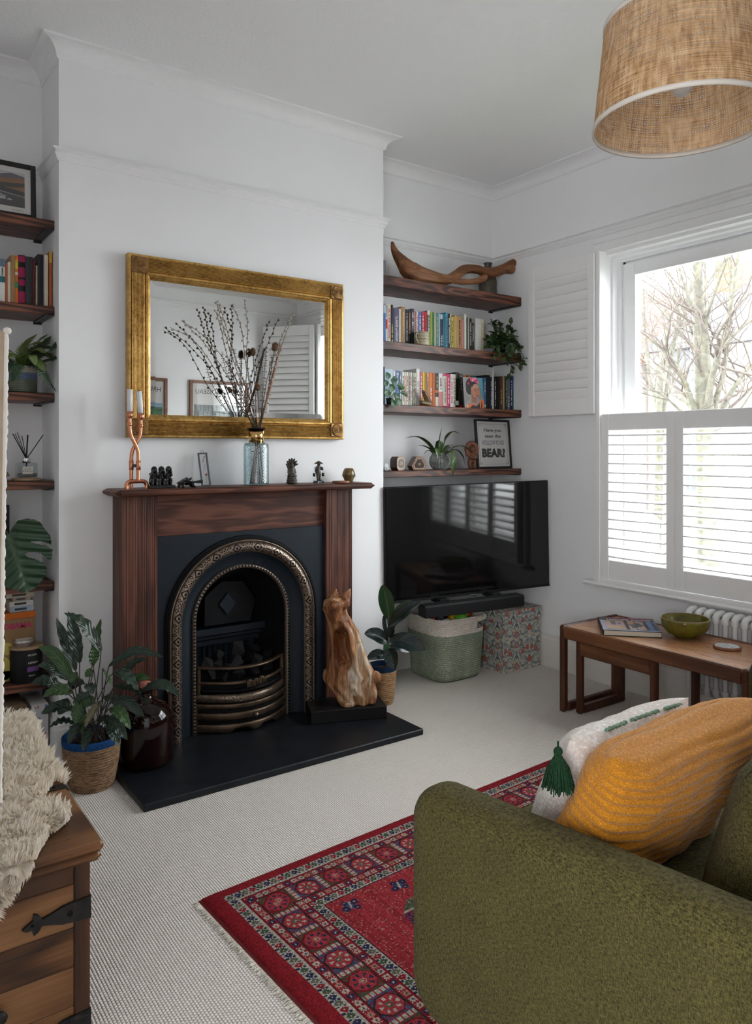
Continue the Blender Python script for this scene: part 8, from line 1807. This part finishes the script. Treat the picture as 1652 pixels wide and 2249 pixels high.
# cushions
def pillow(w, h, d, n=40, rib=None, corner=.10, seed=1):
    mb = MB()
    for sg in (-1, 1):
        def base(a, b):
            x = a * w / 2 * (1 - .06 * (1 - b * b) * a * a); z = b * h / 2 * (1 - .06 * (1 - a * a) * b * b)
            f = max(0, (1 - a ** 4) * (1 - b ** 4)) ** .55
            return Vector((x, sg * d / 2 * f * (1 + .16 * noise.noise(Vector((a * 1.7, b * 1.7, seed + sg)))) + sg * .010 * noise.noise(Vector((a * 4, b * 4, seed * 3))) * f, z)), f
        def fn(s, t_):
            if sg > 0: s = 1 - s
            a, b = 2 * s - 1, 2 * t_ - 1; p, f = base(a, b)
            if rib:
                e_ = .01; da = base(min(1, a + e_), b)[0] - base(max(-1, a - e_), b)[0]; db = base(a, min(1, b + e_))[0] - base(a, max(-1, b - e_))[0]; nr_ = da.cross(db) * -sg
                if nr_.length > 1e-12: p += nr_.normalized() * (1 if nr_.y * sg > 0 else -1) * rib[1] * abs(math.sin(PI * (rib[0] * (b + .14 * b ** 3) + .25 * noise.noise(Vector((a * 1.2, b * .7, 4.0))) + .5 * a * a))) ** .7 * min(1, f * 2.5)
            return p
        mb.grid(fn, n, n)
    return mb
ms = thing('mustard_cushion', 'mustard yellow ribbed plush cushion on the sofa', 'cushion', (1.545, 1.055, .605)); ms.matrix_basis = frame_to((1.545, 1.055, .605), (.99, .06, -.015), (.02, .90, .43))
obj('cover', pillow(.62, .41, .17, 150, (8.5, .0100), seed=2), 'mustard_plush', ms)
wc_ = thing('white_cushion', 'white woven cushion with green stitching and a dark green tassel', 'cushion', (1.575, 1.215, .575)); Mw = frame_to((1.575, 1.215, .575), (.99, .05, -.01), (.0, .93, .40)); wc_.matrix_basis = Mw
obj('cover', pillow(.50, .385, .15, 60, None, seed=5), 'white_cotton', wc_)
for x0, x1 in ((-.12, -.04), (-.02, .10), (.13, .22)):
    m = MB(); m.tube([(lerp(x0, x1, k / 14), -.006 + .002 * math.sin(k * 2.5), .1905 - .012 * (lerp(x0, x1, k / 14) / .25) ** 2 + .001) for k in range(15)], .0045, 8); obj('stitching', m, 'stitch_green', wc_)
tc_ = Mw.inverted() @ PD(1226, 1628, 1.63); Rin = Mw.to_3x3().inverted(); dn = Rin @ Vector((0, 0, -1)); 
def tas(par, top):
    m = MB(); m.tube([top, top + dn * .016], .0022, 6); m.ell(top + dn * .022, (.010, .010, .011), 12, 8); obj('tassel_head', m, 'tassel_green', par); m = MB(); e1 = dn.orthogonal().normalized(); e2 = dn.cross(e1); r2 = random.Random(4)
    for k in range(170):
        a = r2.uniform(0, 2 * PI); q = math.sqrt(r2.random()); o_ = e1 * math.cos(a) + e2 * math.sin(a); s = top + dn * .030 + o_ * .006 * q; L_ = r2.uniform(.066, .076); m.tube([s, s + dn * L_ * .4 + o_ * .018 * q, s + dn * L_ + o_ * .030 * q], [.0016, .0017, .0012], 4)
    o = obj('tassel_skirt', m, 'tassel_green', par); o['kind'] = 'stuff'
tas(wc_, tc_)
# ------------------------------------------------------------------ chest with sheepskin and paper lamp
CX0, CX1, CY0, CY1, CZ = XL + .012, .506, 1.790, 2.66, .50; CH = Vector(((CX0 + CX1) / 2, CY0, 0)); ch = thing('wooden_chest', 'sheesham wood chest with black iron strap hinges', 'chest', CH); hw = (CX1 - CX0) / 2; dp_ = CY1 - CY0
def lidp(): 
    pr = [(0, .452), (-.0, .462), (.004, .470), (.0, .476), (.0, .490), (.006, .498), (.014, .500)]
    return pr
m = MB()
for (x0, x1, y0, y1, z0, z1, r_) in ((-hw, hw, 0, dp_, .474, .500, .008), (-hw + .004, hw - .004, .004, dp_ - .004, .452, .476, .009)): m.rbox(x0, x1, y0, y1, z0, z1, r_)
obj('lid', m, 'sheesham_top', ch); obj('lid_panel', MB().rbox(-hw + .055, hw - .055, .05, dp_ - .05, .499, .5012, .0006), 'sheesham_top', ch)
b = .025; obj('body', MB().box(-hw + b + .03, hw - b - .004, b + .012, dp_ - b, .06, .452), 'sheesham_z', ch)
for x0, x1 in ((hw - b - .035, hw - b), (-hw + b, -hw + b + .035)): obj('stile', MB().rbox(x0, x1, b, b + .03, .0, .452, .003), 'sheesham_z', ch)
zs = [.452, .405, .305, .215, .125, .045]; r2 = random.Random(2)
for k in range(5):
    o = obj('front_board', MB().rbox(-hw + b + .035, hw - b - .035, b + .004, b + .022, zs[k + 1] + .0004, zs[k] - .0004, .0018), ('sheesham', 'sheesham_top', 'sheesham', 'sheesham_top', 'sheesham')[k], ch)
def strap(z):
    pr = [(hw - b + .001, z + .026), (hw - b - .06, z + .020), (hw - b - .085, z + .012), (hw - b - .105, z + .007), (hw - b - .112, z + .018), (hw - b - .122, z + .024), (hw - b - .124, z + .010), (hw - b - .138, z + .002), (hw - b - .146, z - .004), (hw - b - .138, z - .010), (hw - b - .126, z - .010), (hw - b - .122, z - .024), (hw - b - .112, z - .018), (hw - b - .105, z - .007), (hw - b - .085, z - .012), (hw - b - .06, z - .020), (hw - b + .001, z - .026)]
    o = obj('strap_hinge', MB().prism(pr, 1, b - .004, b + .006), 'iron_strap', ch); obj('rivet', MB().ell((hw - b - .045, b - .004, z), (.006, .003, .006), 10, 6).ell((hw - b - .125, b - .004, z), (.004, .003, .004), 10, 6), 'iron_dark', o)
strap(.345); strap(.085)
obj('door_knob', MB().lathe([(.006, .0), (.006, .012), (.014, .018), (.016, .024), (.010, .030), (.0, .032)], (0, 0, 0), 18).xf(Matrix.Translation((PY(0, 2225, CY0 + b).x - CH.x - .004, b + .003, PY(0, 2225, CY0 + b).z)) @ Matrix.Rotation(PI / 2, 4, 'X')), 'iron_strap', ch)
for yy in (PZ(150, 1724, .5).y, PZ(137, 1698, .5).y + .03):
    y = yy - CY0; P_ = [(hw - .09, y, .5015), (hw - .07, y, .5022), (hw - .008, y, .5022), (hw + .0022, y, .494), (hw + .0022, y, .44)]
    m = MB(); w_ = .016
    for (a1, b1) in zip(P_, P_[1:]): m.add([(a1[0], y - w_, a1[2]), (a1[0], y + w_, a1[2]), (b1[0], y + w_, b1[2]), (b1[0], y - w_, b1[2]), (a1[0], y - w_, a1[2] - .002), (a1[0], y + w_, a1[2] - .002), (b1[0], y + w_, b1[2] - .002), (b1[0], y - w_, b1[2] - .002)], [(0, 1, 2, 3), (7, 6, 5, 4), (0, 3, 7, 4), (1, 5, 6, 2)])
    m.prism([(hw - .12, y - .004), (hw - .10, y - w_ * 1.1), (hw - .088, y - w_), (hw - .088, y + w_), (hw - .10, y + w_ * 1.1), (hw - .12, y + .004)], 2, .5005, .503); m.ell((hw - .03, y, .503), (.005, .005, .003), 10, 6)
    obj('lid_strap', m, 'iron_strap', ch)
# sheepskin
SK = [(-60, 1560), (0, 1550), (63, 1548), (88, 1570), (93, 1607), (120, 1643), (147, 1687), (143, 1700), (123, 1693), (97, 1726), (84, 1740), (133, 1740), (160, 1763), (150, 1780), (110, 1810), (87, 1843), (70, 1880), (73, 1910), (50, 1956), (0, 2008), (-60, 2040)]
ss = thing('sheepskin', 'thick cream sheepskin thrown over the wooden chest', 'sheepskin', (.2, 2.1, .502)); S0 = Vector((.2, 2.1, .502))
ZSK = .506
def skin_pt(u, v):
    p = PZ(u, v, ZSK + .028)
    if p.y >= CY0 - .01: return Vector((p.x, p.y, ZSK)), Vector((0, 0, 1))
    q_ = PY(u, v, CY0 - .034); return Vector((q_.x, CY0 - .008, min(q_.z, ZSK))), Vector((0, -1, .1))
us = np.arange(-60, 165, 7.0); vsx = np.arange(1545, 2040, 7.0); gi = {}; vv = []; ff = []
for i, u in enumerate(us):
    for j, v in enumerate(vsx):
        if inpoly(np.array([u]), np.array([v]), SK)[0]: gi[i, j] = len(vv); vv.append(skin_pt(u, v)[0] - S0)
for (i, j) in gi:
    if all(k in gi for k in ((i + 1, j), (i, j + 1), (i + 1, j + 1))): ff.append((gi[i, j], gi[i, j + 1], gi[i + 1, j + 1], gi[i + 1, j]))
obj('hide', MB().add(vv, ff, True), 'hide', ss)
r2 = random.Random(77); m = MB(); cnt = 0
while cnt < 15000:
    u, v = r2.uniform(-60, 165), r2.uniform(1545, 2040)
    if not inpoly(np.array([u]), np.array([v]), SK)[0]: continue
    if u < -45: continue
    p, nrm = skin_pt(u, v); cnt += 1; cl_ = noise.noise_vector(p * 22.0) ; cl2 = noise.noise_vector(p * 60)
    d = (nrm + Vector((cl_.x, cl_.y, cl_.z * .5)) * 1.0 + cl2 * .5 + Vector((.25, -.35, 0)) * .5).normalized(); L_ = r2.uniform(.022, .036); sd_ = d.cross(Vector((r2.gauss(0, 1), r2.gauss(0, 1), r2.gauss(0, 1)))).normalized() * r2.uniform(.0013, .0024); bend = (Vector((cl_.y, -cl_.x, 0)) * .5 + Vector((0, 0, -.35))) * L_
    a1 = p - S0; b1 = a1 + d * L_ * .55; c1 = a1 + d * L_ + bend * .5; m.add([a1 - sd_, a1 + sd_, b1 + sd_ * .9, b1 - sd_ * .9, c1], [(0, 1, 2, 3), (3, 2, 4)], True)
o = obj('wool', m, 'wool', ss); o['kind'] = 'stuff'
# paper lamp standing on the sheepskin
LB = PZ(1, 1772, .535); LT = .535; lx = LB.x; lt_ = PY(16, 725, LB.y); LH = lt_.z - LT
lp = thing('paper_lamp', 'tall square lamp of cream handmade paper with ragged edges standing on the chest', 'lamp', (lx - .12, LB.y + .12, LT)); lp.rotation_euler = (0, math.atan2(lt_.x - LB.x, LH), 0)
obj('paper_shade', MB().rbox(-.12, .118, -.12, .12, .012, LH, .004), 'lamp_paper', lp); obj('base', MB().rbox(-.11, .11, -.11, .11, -.028, .012, .004), 'teak_z', lp)
r2 = random.Random(15); m = MB(); vs = []; n = 150
for k in range(n + 1):
    z = lerp(.012, LH + .004, k / n); j = .004 * r2.random() + .003 * noise.noise(Vector((0, 0, z * 9))) + .002; vs += [(.1135, -.1212, z), (.116 + j * .4, -.1235 - .002 * r2.random(), z), (.119 + j, -.1215, z), (.118 + j * .8, -.117, z)]
m.add(vs, [(4 * k + j, 4 * k + j + 1, 4 * k + 5 + j, 4 * k + 4 + j) for k in range(n) for j in range(3)], True); m.ell((.120, -.120, LH), (.010, .008, .009), 10, 6); obj('ragged_edge', m, 'paper_edge', lp)
# ------------------------------------------------------------------ pendant shade
PC = Vector((1.554, .994, 2.133)); PR, PT, PH = .1925, .168, .2275; pn = thing('pendant_light', 'woven raffia drum lampshade hanging from the ceiling', 'lamp', PC)
obj('shade', MB().lathe([(lerp(PR, PT, k / 12), PH * k / 12) for k in range(13)], (0, 0, 0), 96), 'raffia', pn)
for r_, z in ((PR, .0), (PT, PH)): obj('rim_tape', MB().lathe([(r_ - .002, z - .002), (r_ + .0025, z - .003), (r_ + .0025, z + .008), (r_ - .002, z + .009), (r_ - .002, z - .002)], (0, 0, 0), 96), 'shade_tape', pn)
m = MB()
for k in range(3): a = 2 * PI * k / 3 + .4; m.tube([(.022 * math.cos(a), .022 * math.sin(a), PH - .03), (PT * math.cos(a), PT * math.sin(a), PH - .004)], .002, 6)
obj('spider', m, 'hinge_white', pn); obj('lamp_holder', MB().lathe([(.0, PH - .09), (.018, PH - .09), (.020, PH - .03), (.012, PH), (.0, PH + .01)], (0, 0, 0), 18), 'hinge_white', pn); obj('bulb', MB().ell((0, 0, PH - .125), (.03, .03, .04), 16, 10), 'toy_white', pn)
obj('flex', MB().tube([(0, 0, PH), (0, 0, ZC - PC.z - .02)], .003, 6), 'hinge_white', pn); obj('ceiling_rose', MB().lathe([(.0, ZC - PC.z - .03), (.02, ZC - PC.z - .028), (.045, ZC - PC.z - .001), (.0, ZC - PC.z - .001)], (0, 0, 0), 24), 'hinge_white', pn)
a = math.atan2(-PC.y, -PC.x); 
# ------------------------------------------------------------------ framed posters behind the sofa, seen in the mirror
def poster(xr, lab, art):
    w_, h_ = .585, .82; t_ = thing('framed_poster', lab, 'picture', (xr - w_ / 2, YR + .0015, 2.04 - h_), PI, 'framed exhibition posters behind the sofa'); m = MB(); a_ = .028
    for x0, x1, z0, z1 in ((-w_ / 2, -w_ / 2 + a_, 0, h_), (w_ / 2 - a_, w_ / 2, 0, h_), (-w_ / 2 + a_, w_ / 2 - a_, 0, a_), (-w_ / 2 + a_, w_ / 2 - a_, h_ - a_, h_)): m.rbox(x0, x1, -.025, .0, z0, z1, .002)
    obj('frame', m, 'picture_frame_wood', t_); obj('sheet', MB().box(-w_ / 2 + a_ - .002, w_ / 2 - a_ + .002, -.010, -.006, a_ - .002, h_ - a_ + .002), 'paper_white', t_)
    me = text_mesh('HENRI ROUSSEAU', .05, 'title_dark'); L0 = max(v_.co.x for v_ in me.vertices) - min(v_.co.x for v_ in me.vertices); me.transform(Matrix.Scale(w_ * .80 / L0, 4)); me.transform(Matrix.Translation((0, -.0108, h_ - .105)) @ Matrix.Rotation(PI / 2, 4, 'X')); obj('lettering', me, None, t_)
    o = obj('printed_scene', painted('printed_scene', w_ - 2 * a_ - .03, h_ * .62, art), None, t_, (-(w_ - 2 * a_ - .03) / 2, -.0104, a_ + .06)); obj('glass', MB().box(-w_ / 2 + a_, w_ / 2 - a_, -.0165, -.0155, a_, h_ - a_), 'frame_glass', t_)
X, Y = np.meshgrid((np.arange(100) + .5) / 100, (np.arange(100) + .5) / 100); N_ = np.random.RandomState(3).rand(100, 100)
A = np.zeros((100, 100, 3)); A[:] = (.07, .17, .075); A *= (.5 + N_)[..., None]; A[Y > .93] = (.30, .45, .60); poster(2.43, 'oak framed poster of a green jungle scene on the wall behind the sofa', A.copy())
A[:] = (.26, .29, .28); A *= (.7 + .6 * N_)[..., None]; 
for k in range(14): A[np.abs(X - .06 - .07 * k - .03 * np.sin(Y * 6 + k)) < .012] = (.13, .15, .15)
A[np.hypot(X - .35, Y - .8) < .05] = (.45, .08, .05); A[(np.hypot(X - .4, Y - .7) < .16) & (N_ > .5)] = (.6, .6, .58); poster(3.225, 'oak framed poster of pale reeds and a red sun beside the window wall', A)
